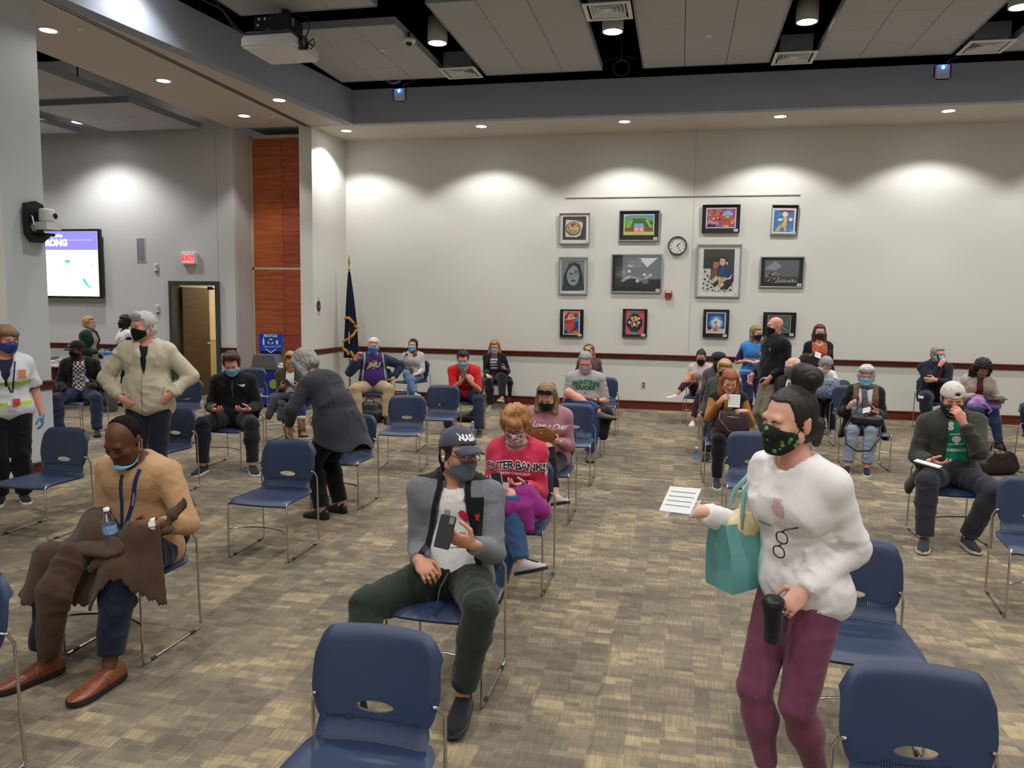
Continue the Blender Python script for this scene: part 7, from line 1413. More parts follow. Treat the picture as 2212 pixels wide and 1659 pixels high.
def woman_phoning():
    p = Person('woman in a pale grey sweatshirt and blue jeans phoning, legs crossed, by the wall', (-4.8, 13.75), 10, 1.66, .94, 'f', lean=2, slump=4, head=(-10, 2, 4), rh=((-.14, -.13, .885), (.35, -.1, .9), (.8, .2, .1), .8), lh=((.14, -.23, .60), (-.7, -.7, -.1), (-.3, .3, -.8), .5), re=(-.6, -.2, -.9), le=(.6, .4, -.6), rf=((.12, -.46, .27), 30, -15), lf=((-.02, -.34, .09), -4), rk=(-.3, -1, 1), lk=(0, -1, .5), **FAR)
    p.face(closed=.3, brow=HM('dark')); p.mask(MSK_B, 'surgical'); p.hair(HM('dark'), 'long', t=.010, line=.082, nape=-.2, locks=LONG(.07, -.16, .028, .02)); p.hair(HM('ombre'), 'none', t=-.03, line=.2, nape=.3, name='hair_tail', locks=[([(.055, .0, -.10), (.07, -.06, -.18), (.045, -.085, -.30), (.02, -.08, -.38)], [.035, .042, .036, .012], ((0, 1, 0), .6))])
    p.garment('sweatshirt', CL('sweatshirt_pale_grey', 190, 188, 186, vary=.03), .024, sleeves=1.96, hem=.15, fold=.008, t2=.016); p.trousers(CL('denim_pale', 88, 118, 156, vary=.15), .012, calf=.060); p.shoes(CL('trainer_mauve', 170, 156, 158), M_WHITE, M_WHITE)
    r = p.world('phone', 'dark phone at the ear of the woman in pale grey', 'phone', (-.105, -.12, .985), (1.3, 0, 1.2)); phone_parts(r); r = p.world('wallet', 'brown wallet on the lap of the woman in pale grey', 'wallet', (-.02, -.25, .68), (.7, .5, .5)); m = MB(); m.box((0, 0, 0), (.19, .10, .025), bevel=.006); m.build('cover', mat('leather_brown', rgb(96, 50, 38), rough=.5, bump=.1), r); m = MB(); m.box((.03, 0, .014), (.03, .1, .004)); m.build('strap', M_DARK, r)
def man_red():
    p = Person('man in a red t-shirt hunched over his phone, elbows on his knees', (-3.1, 11.25), 6, 1.78, 1.0, 'm', lean=30, slump=10, head=(6, 22, 0), skin_='pink', rh=((.0, -.44, .76), (.45, -.25, .85), (.5, .85, 0), .7), lh=((.17, -.44, .75), (-.45, -.25, .85), (-.5, .85, 0), .7), re=(-.9, .2, -.6), le=(.9, .2, -.7), rf=((-.17, -.36, .09), -20), lf=((.29, -.47, .09), 4), rk=(-.5, -1, .5), lk=(.4, -1, .6), **FAR)
    p.face(closed=.8, brow=HM('dark')); p.mask(MSK_B, 'surgical', matloop=WHT); p.hair(HM('dark'), 'short', t=.008, line=.075, strand=.005, locks=[([(0, -.07, .11), (0, .0, .135)], [.025, .03])])
    p.garment('t_shirt', CL('tshirt_red', 200, 36, 36, vary=.04), .020, sleeves=.95, hem=.17, neckr=.066, fold=.008); p.text('LOGAN', .09, 0, -.30, CL('print_maroon', 100, 20, 24), bold=.004, name='lettering')
    p.trousers(CL('jeans_dark_blue', 34, 44, 66, scale=160, vary=.15), .018, calf=.070); p.shoes(M_DARK, M_GREY)
    r = p.world('phone', 'black phone held up in both hands of the man in red', 'phone', (.06, -.52, .90), (1.0, 0, .15)); phone_parts(r, L=.15); r.matrix_world = r.matrix_world @ Matrix.Rotation(PI, 4, 'Y')
def woman_cardigan():
    p = Person('woman in a black cardigan over a striped top, by the wall with a phone', (-3.3, 13.95), 8, 1.66, 1.12, 'f', lean=0, slump=3, head=(2, 16, 0), bust=1.1, rh=((-.10, -.24, .60), (.4, -.85, -.2), (.1, .1, -.9), .3), lh=((.20, -.20, .72), (-.65, -.6, .35), (-.2, .6, .7), .6), le=(.9, .3, -.4), rf=((-.02, -.42, .09), -4), lf=((.20, -.56, .25), -10, -10), rk=(0, -1, .4), lk=(.3, -1, 1), **FAR)
    p.face(closed=.6); p.mask(mat('mask_pale', rgb(176, 206, 220), rough=.8, bump=.08), 'surgical', matloop=WHT); simple_gl(p, w=.027); p.hair(HM('strawb'), 'long', t=.016, line=.085, nape=-.16, strand=.008, locks=LONG(.09, -.2, .034, .03, .02, -.02))
    st = [CL('top_grey', 84, 80, 86), CL('top_pale', 206, 190, 196)]; p.garment('striped_top', st[0], .014, sleeves=None, hem=.14, fold=.003, zones=[((206, 190, 196), lambda x, f, u: zmin(-.05 - u, u + .25, .013 - np.abs(np.mod(u, .052) - .026)))])
    p.garment('cardigan', BLK, .026, sleeves=1.9, hem=.22, neckr=.075, opened=(.06, .09, 0), fold=.007); p.trousers(BLK, .018, calf=.066); p.shoes(M_GREY, M_WHITE)
    r = p.world('phone', 'dark phone held by the woman in the black cardigan', 'phone', (.115, -.30, .80), (.9, 0, .3)); phone_parts(r)
    blob('jacket_bundle', 'black garment hanging from the chair of the woman in the black cardigan', 'jacket', p.M, [(V3(.27, .05, .5), V3(.31, -.12, .45), .06, .05, .04), (V3(.30, -.12, .45), V3(.31, -.16, .22), .05, .03, .03)], BLK, .013, .01)
def woman_redmask():
    p = Person('blond woman in a red mask and leopard headband, patterned blouse', (-1.5, 13.4), 4, 1.66, 1.0, 'f', lean=2, slump=3, head=(-4, 14, 0), **FAR)
    p.face(closed=.6); p.mask(CL('mask_red', 196, 36, 40), 'cloth'); p.hair(HM('blond'), 'long', t=.014, line=.078, nape=-.2, strand=.006, locks=LONG(.075, -.24, .032, .022) + [([(-.05, -.085, .07), (.02, -.098, .06)], [.02, .016])])
    lp = mat('leopard', rgb(150, 120, 96), rough=.8, vary=.8, scale=130, bump=.05); hb = MB(); hb.tube([p.hp(.096 * math.cos(a), -.03, .035 + .108 * math.sin(a)) for a in np.linspace(.1, PI - .1, 14)], .015, n=6); hb.build('headband', lp, p.root)
    bl = mat('blouse_floral', rgb(92, 66, 74), rough=.85, vary=.9, scale=38, bump=.1); p.garment('blouse', bl, .020, sleeves=1.95, hem=.16, fold=.006); p.trousers(BLK); p.shoes(BLK)
def man_ducks():
    p = Person('grey-haired man in a grey shirt lettered FIGHTING DUCKS, ankle on his knee', (-1.15, 9.9), 6, 1.80, 1.16, 'm', lean=2, slump=5, head=(-2, 24, 0), skin_='pink', belly=.5, rh=((-.11, -.20, .70), (.75, -.6, .1), (.3, .1, .9), .5), lh=((.17, -.19, .70), (-.75, -.6, .1), (-.3, .1, .9), .5), re=(-1, .3, -.5), le=(1, .3, -.5), rf=((.17, -.40, .60), 70, 0), lf=((.08, -.42, .09), 4), rk=(-1, -.7, 1.2), lk=(.2, -1, .6), **FAR)
    p.face(closed=.8, brow=HM('grey')); p.mask(mat('mask_greywhite', rgb(180, 178, 184), rough=.85, bump=.1, scale=80), 'cloth'); simple_gl(p, w=.027, h=.018); p.hair(HM('grey'), 'short', t=.010, line=.085, strand=.005)
    p.garment('t_shirt', CL('tshirt_heather', 166, 168, 170, vary=.04), .020, sleeves=.95, hem=.15, neckr=.066, fold=.007); g = p.last; gr = CL('print_green', 20, 112, 82); p.text('FIGHTING', .072, .01, -.085, gr, bold=.004, gar=g, arch=1.4, name='lettering', spacing=1.05); p.text('DUCKS', .072, 0, -.16, gr, bold=.004, gar=g, name='lettering', spacing=1.05); p.text('O', .032, 0, -.22, gr, bold=.001, gar=g, name='lettering'); p.shape([[(-.02, .0), (-.005, -.004), (.025, .008), (-.004, -.010), (-.018, -.006)]], M_GREY, .085, -.05, gar=g, name='chest_mark')
    p.trousers(CL('jeans_blue', 40, 66, 112, scale=160, vary=.2), .018, calf=.066); bo = mat('boot_greybrown', rgb(92, 82, 72), rough=.8, bump=.3); p.shoes(bo, mat('sole_brown', (0, 0, 0)), bo, scale=1.08)
    r = p.world('phone', 'black phone on the lap of the man in the grey lettered shirt', 'phone', (.03, -.30, .735), (.3, 0, 1.2)); phone_parts(r)
    blob('jacket_bundle', 'black jacket hanging over the knee side of the man in the lettered shirt', 'jacket', p.M, [(V3(.20, -.15, .60), V3(.28, -.34, .56), .08, .07, .05), (V3(.26, -.34, .54), V3(.24, -.40, .30), .085, .06, .05)], BLK, .012, .012)
def woman_blush():
    p = Person('woman in a pale pink top and black mask by the wall, plum trousers, legs crossed', (.36, 13.07), -8, 1.62, .98, 'f', lean=6, slump=5, head=(2, 24, 0), skin_='tan', rh=((-.13, -.22, .68), (.6, -.7, 0), (.2, .3, .8), .5), rf=((-.30, -.40, .50), -60, 0), lf=((-.05, -.40, .09), 0), rk=(-.2, -1, 1), **FAR)
    p.face(closed=.9, brow=HM('black')); p.mask(MSK_K, 'cloth'); p.hair(HM('black'), 'short', t=.006, line=.088, nape=-.08, locks=[([(0, .1, .08), (0, .12, .05)], [.035, .03])])
    p.garment('sweater', CL('sweater_blush', 206, 184, 186, vary=.03), .024, sleeves=1.9, hem=.15, fold=.007); p.trousers(CL('trousers_plum', 66, 32, 44), .010, calf=.05, upto=1.85); p.shoes(CL('trainer_pale', 214, 204, 204), M_WHITE)
def person_beret():
    p = Person('person in a black beret and grey hooded jacket, sitting behind the short-haired blond woman', (.57, 11.8), -4, 1.66, 1.05, 'f', lean=5, slump=5, head=(0, 22, 0), skin_='brown', rh=((-.14, -.2, .8), (.5, -.7, .3), (.3, .3, .8), .5), **FAR)
    p.face(closed=.9); p.mask(MSK_K, 'cloth'); p.hair(HM('black'), 'short', t=.008, line=.07); bt = SDF(p.hc - .22, p.hc + .22, .009); bt.ell(p.hp(0, .02, .09), np.array((.115, .125, .052)) * p.hs, p.Rh, .01); co, q = bt.mesh('b'); link('beret', nets_mesh('beret', relax(co, q), q), BLK, p.root)
    p.garment('jacket', CL('jacket_grey', 78, 80, 84), .032, sleeves=1.92, hem=.16, opened=(.03, .05, 0), collar=(.085, 2.2, .02, .5), fold=.009); p.garment('top', CL('top_rose', 190, 130, 130), .014, sleeves=None, hem=.1, fold=0); p.trousers(DENIM); p.shoes(BLK)
def woman_shortblond():
    p = Person('woman with short blond hair and black mask in a grey-green jacket', (.57, 10.3), -10, 1.66, 1.06, 'f', lean=2, slump=3, head=(12, 6, 0), **FAR)
    p.face(closed=.5); p.mask(MSK_K, 'cloth', puff=.01); simple_gl(p, w=.027); p.hair(HM('blond'), 'short', t=.020, line=.07, strand=.008, locks=[([(-.05, -.07, .09), (.045, -.085, .075)], [.03, .022])])
    p.garment('top', CL('top_pink', 206, 168, 160), .014, sleeves=None, hem=.1, fold=0); p.garment('jacket', CL('jacket_greygreen', 66, 72, 68), .034, sleeves=1.92, hem=.18, opened=(.05, .06, 0), fold=.009); p.trousers(DENIM); p.shoes(BLK)
def woman_mustard():
    p = Person('red-haired woman in a mustard top and dark vest, holding up a card', (.54, 8.8), 0, 1.68, 1.0, 'f', lean=10, slump=5, head=(4, 26, 4), rh=((-.10, -.28, .89), (.5, -.55, .65), (.85, .2, .1), .6), lh=((.17, -.25, .80), (-.8, -.5, .1), (-.2, .2, -.9), .6), re=(-1, -.2, -.6), le=(1, .2, -.5), rf=((-.10, -.36, .09), 0), lf=((.10, -.38, .09), 0), **MID)
    p.face(closed=.7, brow=HM('red'), lips=LIP); p.hair(HM('red'), 'long', t=.016, line=.080, nape=-.18, strand=.006, locks=LONG(.082, -.27, .034, .024, .02, -.05))
    mu = CL('top_mustard', 158, 104, 48); p.garment('top', mu, .016, sleeves=1.95, hem=.14, fold=.005); p.garment('vest', CL('vest_dark', 28, 26, 28), .028, sleeves=None, hem=.16, neckr=.075, opened=(.04, .05, 0), fold=.005); p.trousers(CL('trousers_black2', 20, 20, 24), .012, calf=.056); p.shoes(CL('trainer_dark', 40, 40, 46), M_WHITE)
    r = p.world('appointment_card', 'white card with a blue edge held up by the red-haired woman', 'card', (.045, -.335, .915), (1.35, 0, -.15)); card_parts(r, .12, .135)
    b = blob('handbag', 'dark plum handbag with a shoulder strap on the lap of the red-haired woman', 'bag', p.M, [(V3(-.06, -.28, .60), V3(.14, -.28, .60), .075, .075, .05, V3(0, 1, 0), .6), (V3(-.05, -.28, .76), V3(.13, -.28, .76), .05, .05, .05, V3(0, 1, 0), .6), (V3(-.05, -.28, .68), V3(.13, -.28, .68), .08, .08, .05, V3(0, 1, 0), .6)], mat('leather_plum', rgb(58, 40, 46), rough=.4, bump=.15, scale=40), .009, .006)
    z = MB(); z.tube([(-.09, -.30, .80), (-.10, -.36, .72), (.0, -.37, .60), (.12, -.36, .55)], .009, flat=((0, 1, 0), .5)); z.tube([(.15, -.29, .80), (.22, -.27, .66), (.2, -.28, .55)], .009); z.build('strap', mat('leather_strap', rgb(110, 74, 54), rough=.5, bump=.1), b); z = MB(); z.tube([(-.02, -.335, .745), (.10, -.335, .74)], .004); z.build('zip', M_SILVER, b)
def woman_bluevest():
    p = Person('standing woman in a bright blue vest over purple, facing the bald man', (1.15, 12.8), 10, 1.66, 1.05, 'f', sit=False, head=(28, 8, 0), P=(0, 0, .875), rh=((-.13, -.16, 1.06), (.8, -.5, -.1), (.2, .2, -.9), .5), lh=((.05, -.2, 1.06), (-.8, -.4, 0), (-.2, .2, -.9), .5), re=(-1, .4, -.2), **FAR)
    p.face(closed=.5); p.mask(mat('mask_dotted', rgb(36, 30, 34), rough=.85, vary=.6, scale=60, bump=.05), 'cloth'); p.hair(HM('ashblond'), 'long', t=.014, line=.07, nape=-.14, locks=LONG(.075, -.18, .036, .03))
    p.garment('shirt', CL('scrubs_purple', 52, 40, 90), .018, sleeves=.95, hem=.22, fold=.005); vb = CL('vest_blue', 58, 130, 206); p.garment('vest', vb, .030, sleeves=None, hem=.13, neckr=.08, fold=.004, zones=[((190, 196, 200), lambda x, f, u: np.maximum(.014 - np.abs(u + .24), .014 - np.abs(u + .42)))]); g = p.last
    p.shape([rect(-.035, -.025, .035, .025)], WHT, .085, -.15, gar=g, name='name_badge'); p.shape([bar(-.05, 0, -.005, -.11, .008), bar(.05, 0, .005, -.11, .008), rect(-.014, -.13, .014, -.10)], M_GREY, -.01, -.02, gar=g, name='lanyard', cuts=3); p.trousers(CL('scrubs_navy', 40, 36, 78), .014, calf=.07); p.shoes(M_WHITE, M_WHITE)
def man_bald():
    p = Person('bald man in a black jacket standing in profile, talking to the woman in blue', (1.25, 10.9), -62, 1.80, 1.2, 'm', sit=False, head=(-8, 0, 0), skin_='pink', belly=.8, P=(0, 0, .95), rh=((-.2, -.2, .98), (.2, -.5, -.85), (.9, 0, .2), .5), lh=((.2, -.2, .98), (-.2, -.5, -.85), (-.9, 0, .2), .5), **FAR)
    p.face(closed=.4, brow=HM('brown')); p.mask(MSK_K, 'cloth', puff=.01); p.garment('jacket', BLK, .036, sleeves=1.9, hem=.16, collar=(.086, 2.6, .016, .3), fold=.010, t2=.026); p.shape([ell(0, 0, .02, .02, 10)], M_GREY, .1, -.12, name='chest_patch'); p.trousers(CL('khaki_grey', 138, 126, 112), .022, calf=.07); p.shoes(M_DARK)
def woman_orange():
    p = Person('standing woman in an orange top and black cardigan by the wall, holding a card', (2.15, 13.1), 2, 1.69, 1.05, 'f', sit=False, head=(0, 2, 0), P=(0, 0, .885), rh=((-.16, -.18, 1.13), (.7, -.6, .1), (.2, -.2, .9), .5), lh=((.23, -.05, .85), (0, -.2, -1), (-1, 0, 0), .4), **FAR)
    p.face(closed=.4); p.mask(mat('mask_patterned', rgb(50, 36, 42), rough=.85, vary=.7, scale=50, bump=.05), 'cloth'); p.hair(HM('auburn'), 'long', t=.016, line=.08, nape=-.15, locks=LONG(.085, -.17, .036, .034)); p.glasses(M_GLS, w=.03, h=.02, up=(-.07, .112, .5, .75))
    p.garment('top', mat('top_orange', rgb(178, 92, 56), rough=.85, vary=.35, scale=30, bump=.1), .016, sleeves=None, hem=.16, neckr=.085, fold=.004); p.garment('cardigan', BLK, .028, sleeves=1.95, hem=.3, neckr=.08, opened=(.11, .13, 0), fold=.006); p.trousers(BLK); p.shoes(BLK)
    r = p.world('appointment_card', 'white card held by the standing woman in orange', 'card', (-.055, -.27, 1.17), (1.0, .4, .2)); card_parts(r, .1, .1)
    blob('coat', 'dark furry coat over the arm of the standing woman in orange', 'coat', p.M, [(V3(-.2, -.16, 1.1), V3(-.08, -.2, 1.1), .09, .09, .05), (V3(-.22, -.16, 1.05), V3(-.2, -.16, .75), .11, .12, .05), (V3(-.08, -.2, 1.05), V3(-.1, -.18, .8), .1, .1, .05)], CL('coat_furry', 40, 34, 36, bump=1.0, scale=40), .013, .016)
def man_suit():
    p = Person('elderly bald man with white fringe and grey mask, dark jacket and tie', (1.42, 10.5), -34, 1.72, 1.0, 'm', lean=3, slump=4, head=(-8, 6, 0), skin_='fair', **FAR)
    p.face(closed=.5, brow=HM('white')); p.mask(CL('mask_grey', 96, 102, 112), 'cloth', puff=.01, matloop=WHT); simple_gl(p, w=.025, h=.016); p.hair(HM('white'), 'bald', t=.010, line=.09, strand=.004)
    p.garment('shirt', WHT, .013, sleeves=None, hem=.1, neckr=.058, fold=0); g = p.last; p.shape([[(-.014, 0), (.014, 0), (.026, -.24), (0, -.27), (-.026, -.24)]], mat('tie_striped', rgb(80, 76, 66), rough=.6, vary=.7, scale=80, bump=.05), 0, -.03, gar=g, name='tie', cuts=3); p.garment('suit_jacket', CL('suit_brown_black', 44, 40, 40), .028, sleeves=1.95, hem=.2, opened=(.05, .03, 0), fold=.006); p.trousers(BLK); p.shoes(BLK)
def person_lean():
    p = Person('grey-haired person in a white top bending forward over a checked bag', (2.12, 12.75), 6, 1.66, 1.0, 'm', lean=26, slump=10, head=(14, 44, 6), skin_='pink', rh=((-.19, -.34, .86), (.3, -.6, -.7), (.8, .2, 0), .5), lh=((.10, -.38, .84), (-.3, -.6, -.7), (-.8, .2, 0), .5), re=(-.9, .4, .2), le=(.9, .4, 0), **FAR)
    p.face(closed=.9); p.mask(WHT, 'cloth'); p.hair(HM('grey'), 'short', t=.012, line=.075, strand=.004); p.garment('shirt', WHT, .022, sleeves=1.0, hem=.15, fold=.007); p.trousers(BLK); p.shoes(M_GREY, M_WHITE)
    b = blob('checked_bag', 'blue checked cloth bag on the lap of the person bending forward', 'bag', p.M, [(V3(-.14, -.40, .66), V3(.12, -.40, .66), .11, .11, .05), (V3(-.14, -.40, .78), V3(.12, -.40, .78), .08, .08, .05)], mat('check_blue', rgb(110, 128, 146), rough=.85, vary=.8, scale=36, bump=.1), .012, .01)
    blob('jacket_bundle', 'dark padded jacket beside the person bending forward', 'jacket', p.M, [(V3(.20, -.30, .68), V3(.34, -.1, .70), .10, .11, .05), (V3(.24, -.25, .6), V3(.36, -.05, .6), .10, .1, .05)], CL('jacket_inkblue', 34, 38, 48), .013, .012)
def woman_scarf():
    p = Person('elderly white-haired woman in a grey scarf and black coat, handbag on her lap', (2.2, 9.99), -9, 1.64, 1.06, 'f', lean=1, slump=4, head=(-2, 4, 0), skin_='pink', rh=((-.185, -.18, .73), (.35, -.6, .6), (.7, .5, 0), .8), lh=((.10, -.22, .69), (-.75, -.6, .2), (-.2, .3, .9), .6), re=(-.9, .4, -.4), le=(.9, .4, -.5), rf=((-.17, -.45, .09), -6), lf=((.03, -.45, .09), 0), rk=(-.1, -1, .6), lk=(0, -1, .6), **MID)
    p.face(closed=.6, brow=HM('white')); p.mask(MSK_B, 'surgical', matloop=WHT); simple_gl(p, w=.024, h=.015); p.hair(HM('white'), 'full', t=.026, line=.068, nape=-.06, strand=.012, flow=(9, 9, 6), locks=[([(-.05, -.07, .10), (.05, -.07, .10)], [.035, .035])])
    p.garment('blouse', mat('blouse_printed', rgb(206, 206, 210), rough=.85, vary=.25, scale=50, bump=.1), .014, sleeves=None, hem=.12, fold=.003)
    p.garment('coat', BLK, .036, sleeves=1.93, hem=.20, neckr=.08, opened=(.075, .10, 0), fold=.009, t2=.028, zones=[((110, 88, 64), lambda x, f, u: zmin(.032 - np.abs(np.abs(x) - (.105 + .02 * np.clip(-u / .5, 0, 1))), f - .02, u + .3))], extra=lambda d, t: [d.cone(p.P + V3(q * .17, -.02, .05), p.P + V3(q * .27, -.08, -.26), .08, .07, .05, V3(1, 0, 0), .5) for q in (-1, 1)])
    sc = mat('scarf_grey', rgb(96, 92, 98), rough=.9, vary=.6, scale=60, bump=.2); m = MB(); m.tube([p.N + p.u3 * .03 + p.rx * math.cos(a) * .075 - p.f * math.sin(a) * .07 + p.f * .01 for a in [2 * PI * k / 16 for k in range(16)]], .026, n=8, closed=True); m.tube([p.tor(-.02, .0, .09), p.tor(-.01, -.10, .125), p.tor(.0, -.2, .14), p.tor(.01, -.33, .15)], [.03, .032, .036, .02], n=8, flat=((0, 1, 0), .5)); m.build('scarf', sc, p.root)
    p.trousers(CL('trousers_paleblue', 128, 138, 154, vary=.06), .014, calf=.064, upto=1.92); p.shoes(BLK, M_WHITE, scale=.95)
    r = p.world('appointment_card', 'white card in the hands of the woman with the scarf', 'card', (.0, -.32, .725), (.9, -.3, -.5)); card_parts(r, .09, .07); r = p.world('water_bottle', 'clear bottle held by the woman with the scarf', 'bottle', (-.14, -.27, .66), (.1, .1, 0)); bottle_parts(r, .18, .03)
    b = blob('handbag', 'black handbag with a long looping strap on the lap of the woman with the scarf', 'bag', p.M, [(V3(-.10, -.26, .61), V3(.12, -.26, .60), .075, .08, .05, V3(0, 0, 1), .9)], mat('leather_black', rgb(26, 25, 27), rough=.35, bump=.15, scale=40), .009, .006); z = MB(); z.tube([(-.15, -.28, .62), (-.22, -.34, .50), (-.20, -.48, .34), (-.08, -.54, .27), (.05, -.52, .29), (.15, -.40, .42), (.16, -.3, .58)], .011, flat=((0, 1, 0), .5)); z.build('strap', mat('leather_black', (0, 0, 0)), b)
def man_navy():
    p = Person('grey-haired man in a navy tracksuit phoning with crossed arm, at the right by the wall', (4.02, 13.55), 4, 1.84, 1.2, 'm', lean=0, slump=3, head=(22, 6, 0), skin_='pink', belly=.4, rh=((-.02, -.15, 1.02), (.45, -.1, .88), (.7, .6, 0), .8), lh=((-.10, -.23, .80), (-.95, -.1, 0), (0, .95, 0), .5), re=(-.8, -.5, -.8), le=(.9, -.3, -.4), rf=((-.24, -.42, .09), -8), lf=((.22, -.42, .09), 8), rk=(-.5, -1, .5), lk=(.5, -1, .5), **FAR)
    p.face(closed=.5, brow=HM('grey')); p.mask(MSK_B, 'surgical'); p.glasses(M_SILVER, w=.026); p.hair(HM('grey'), 'short', t=.012, line=.078, strand=.004)
    p.garment('t_shirt', CL('tshirt_crimson', 150, 24, 34), .014, sleeves=None, hem=.1, fold=0); nv = CL('tracksuit_navy', 30, 34, 50); p.garment('jacket', nv, .032, sleeves=1.95, hem=.16, opened=(.035, .05, .03), collar=(.085, 2.4, .015, .5), fold=.009)
    o = p.trousers([nv, M_WHITE], .022, calf=.072, matfn=lambda l, w: np.zeros(len(l), int)); c = o.data; cen = np.array([f.center[:] for f in c.polygons]); out = np.zeros(len(cen), int)
    k0, h0 = p.K[0], p.H[0]; d_ = nrm(k0 - h0); sd = nrm(np.cross(d_, V3(0, 0, 1))); q = (cen - h0); m_ = (np.abs((q @ V3(0, 0, 1)) - (q @ d_) * d_[2] - .01) < .022) & (cen[:, 0] < h0[0] - .02 + (q @ d_) * d_[0]); out[m_] = 1; c.polygons.foreach_set('material_index', out)
    p.shoes(BLK, M_WHITE); r = p.world('phone', 'dark phone at the ear of the man in the navy tracksuit', 'phone', (-.03, -.10, 1.13), (1.3, 0, .9)); phone_parts(r)
def woman_tablet():
    p = Person('dark curly-haired woman in an oatmeal cardigan using a tablet', (4.2, 12.3), -4, 1.66, 1.14, 'f', lean=10, slump=6, head=(8, 34, 4), skin_='olive', bust=1.15, rh=((-.08, -.2, .70), (.5, -.8, .1), (.1, .0, -.9), .5), lh=((.25, -.24, .64), (-.7, -.7, 0), (-.1, .1, .9), .4), re=(-.9, .4, -.4), le=(.9, .3, -.5), rf=((-.02, -.42, .09), 0), lf=((.2, -.40, .09), 6), **FAR)
    p.face(closed=.9); p.mask(CL('mask_olive', 140, 124, 84), 'cloth'); p.hair(HM('dark'), 'full', t=.028, line=.068, nape=-.15, strand=.016, flow=(9, 9, 7), locks=[([(q * .08, .0, .05), (q * .10, .01, -.06), (q * .095, -.01, -.16)], [.045, .05, .04]) for q in (-1, 1)])
    p.garment('top', CL('top_burgundy', 110, 44, 56), .014, sleeves=None, hem=.1, fold=0); p.garment('cardigan', CL('cardigan_oatmeal', 176, 162, 152, bump=.4), .030, sleeves=1.92, hem=.2, opened=(.035, .06, .0), fold=.008); p.trousers(DENIM3, .012, calf=.056); p.shoes(CL('shoe_dark', 34, 32, 34), boot=.14)
    r = p.world('tablet', 'tablet held flat by the woman in the oatmeal cardigan', 'tablet', (.13, -.36, .69), (.15, -.05, .1)); m = MB(); m.box((0, 0, 0), (.25, .18, .01), bevel=.004); m.build('case', M_DARK, r); m = MB(); m.box((0, 0, .0055), (.23, .16, .001)); m.build('screen', mat('phone_screen', (0, 0, 0)), r)
    b = blob('handbag', 'lilac soft handbag on the lap of the woman with the tablet', 'bag', p.M, [(V3(-.14, -.30, .58), V3(.16, -.30, .58), .06, .07, .05), (V3(-.08, -.28, .64), V3(.08, -.28, .64), .06, .05, .05)], mat('leather_lilac', rgb(160, 120, 190), rough=.45, bump=.1, scale=40), .011, .014); z = MB(); z.tube([(-.06, -.34, .62), (.02, -.40, .60), (.08, -.42, .52), (.04, -.43, .48)], .014, flat=((0, 1, 0), .4)); z.build('strap', mat('leather_lilac', (0, 0, 0)), b)
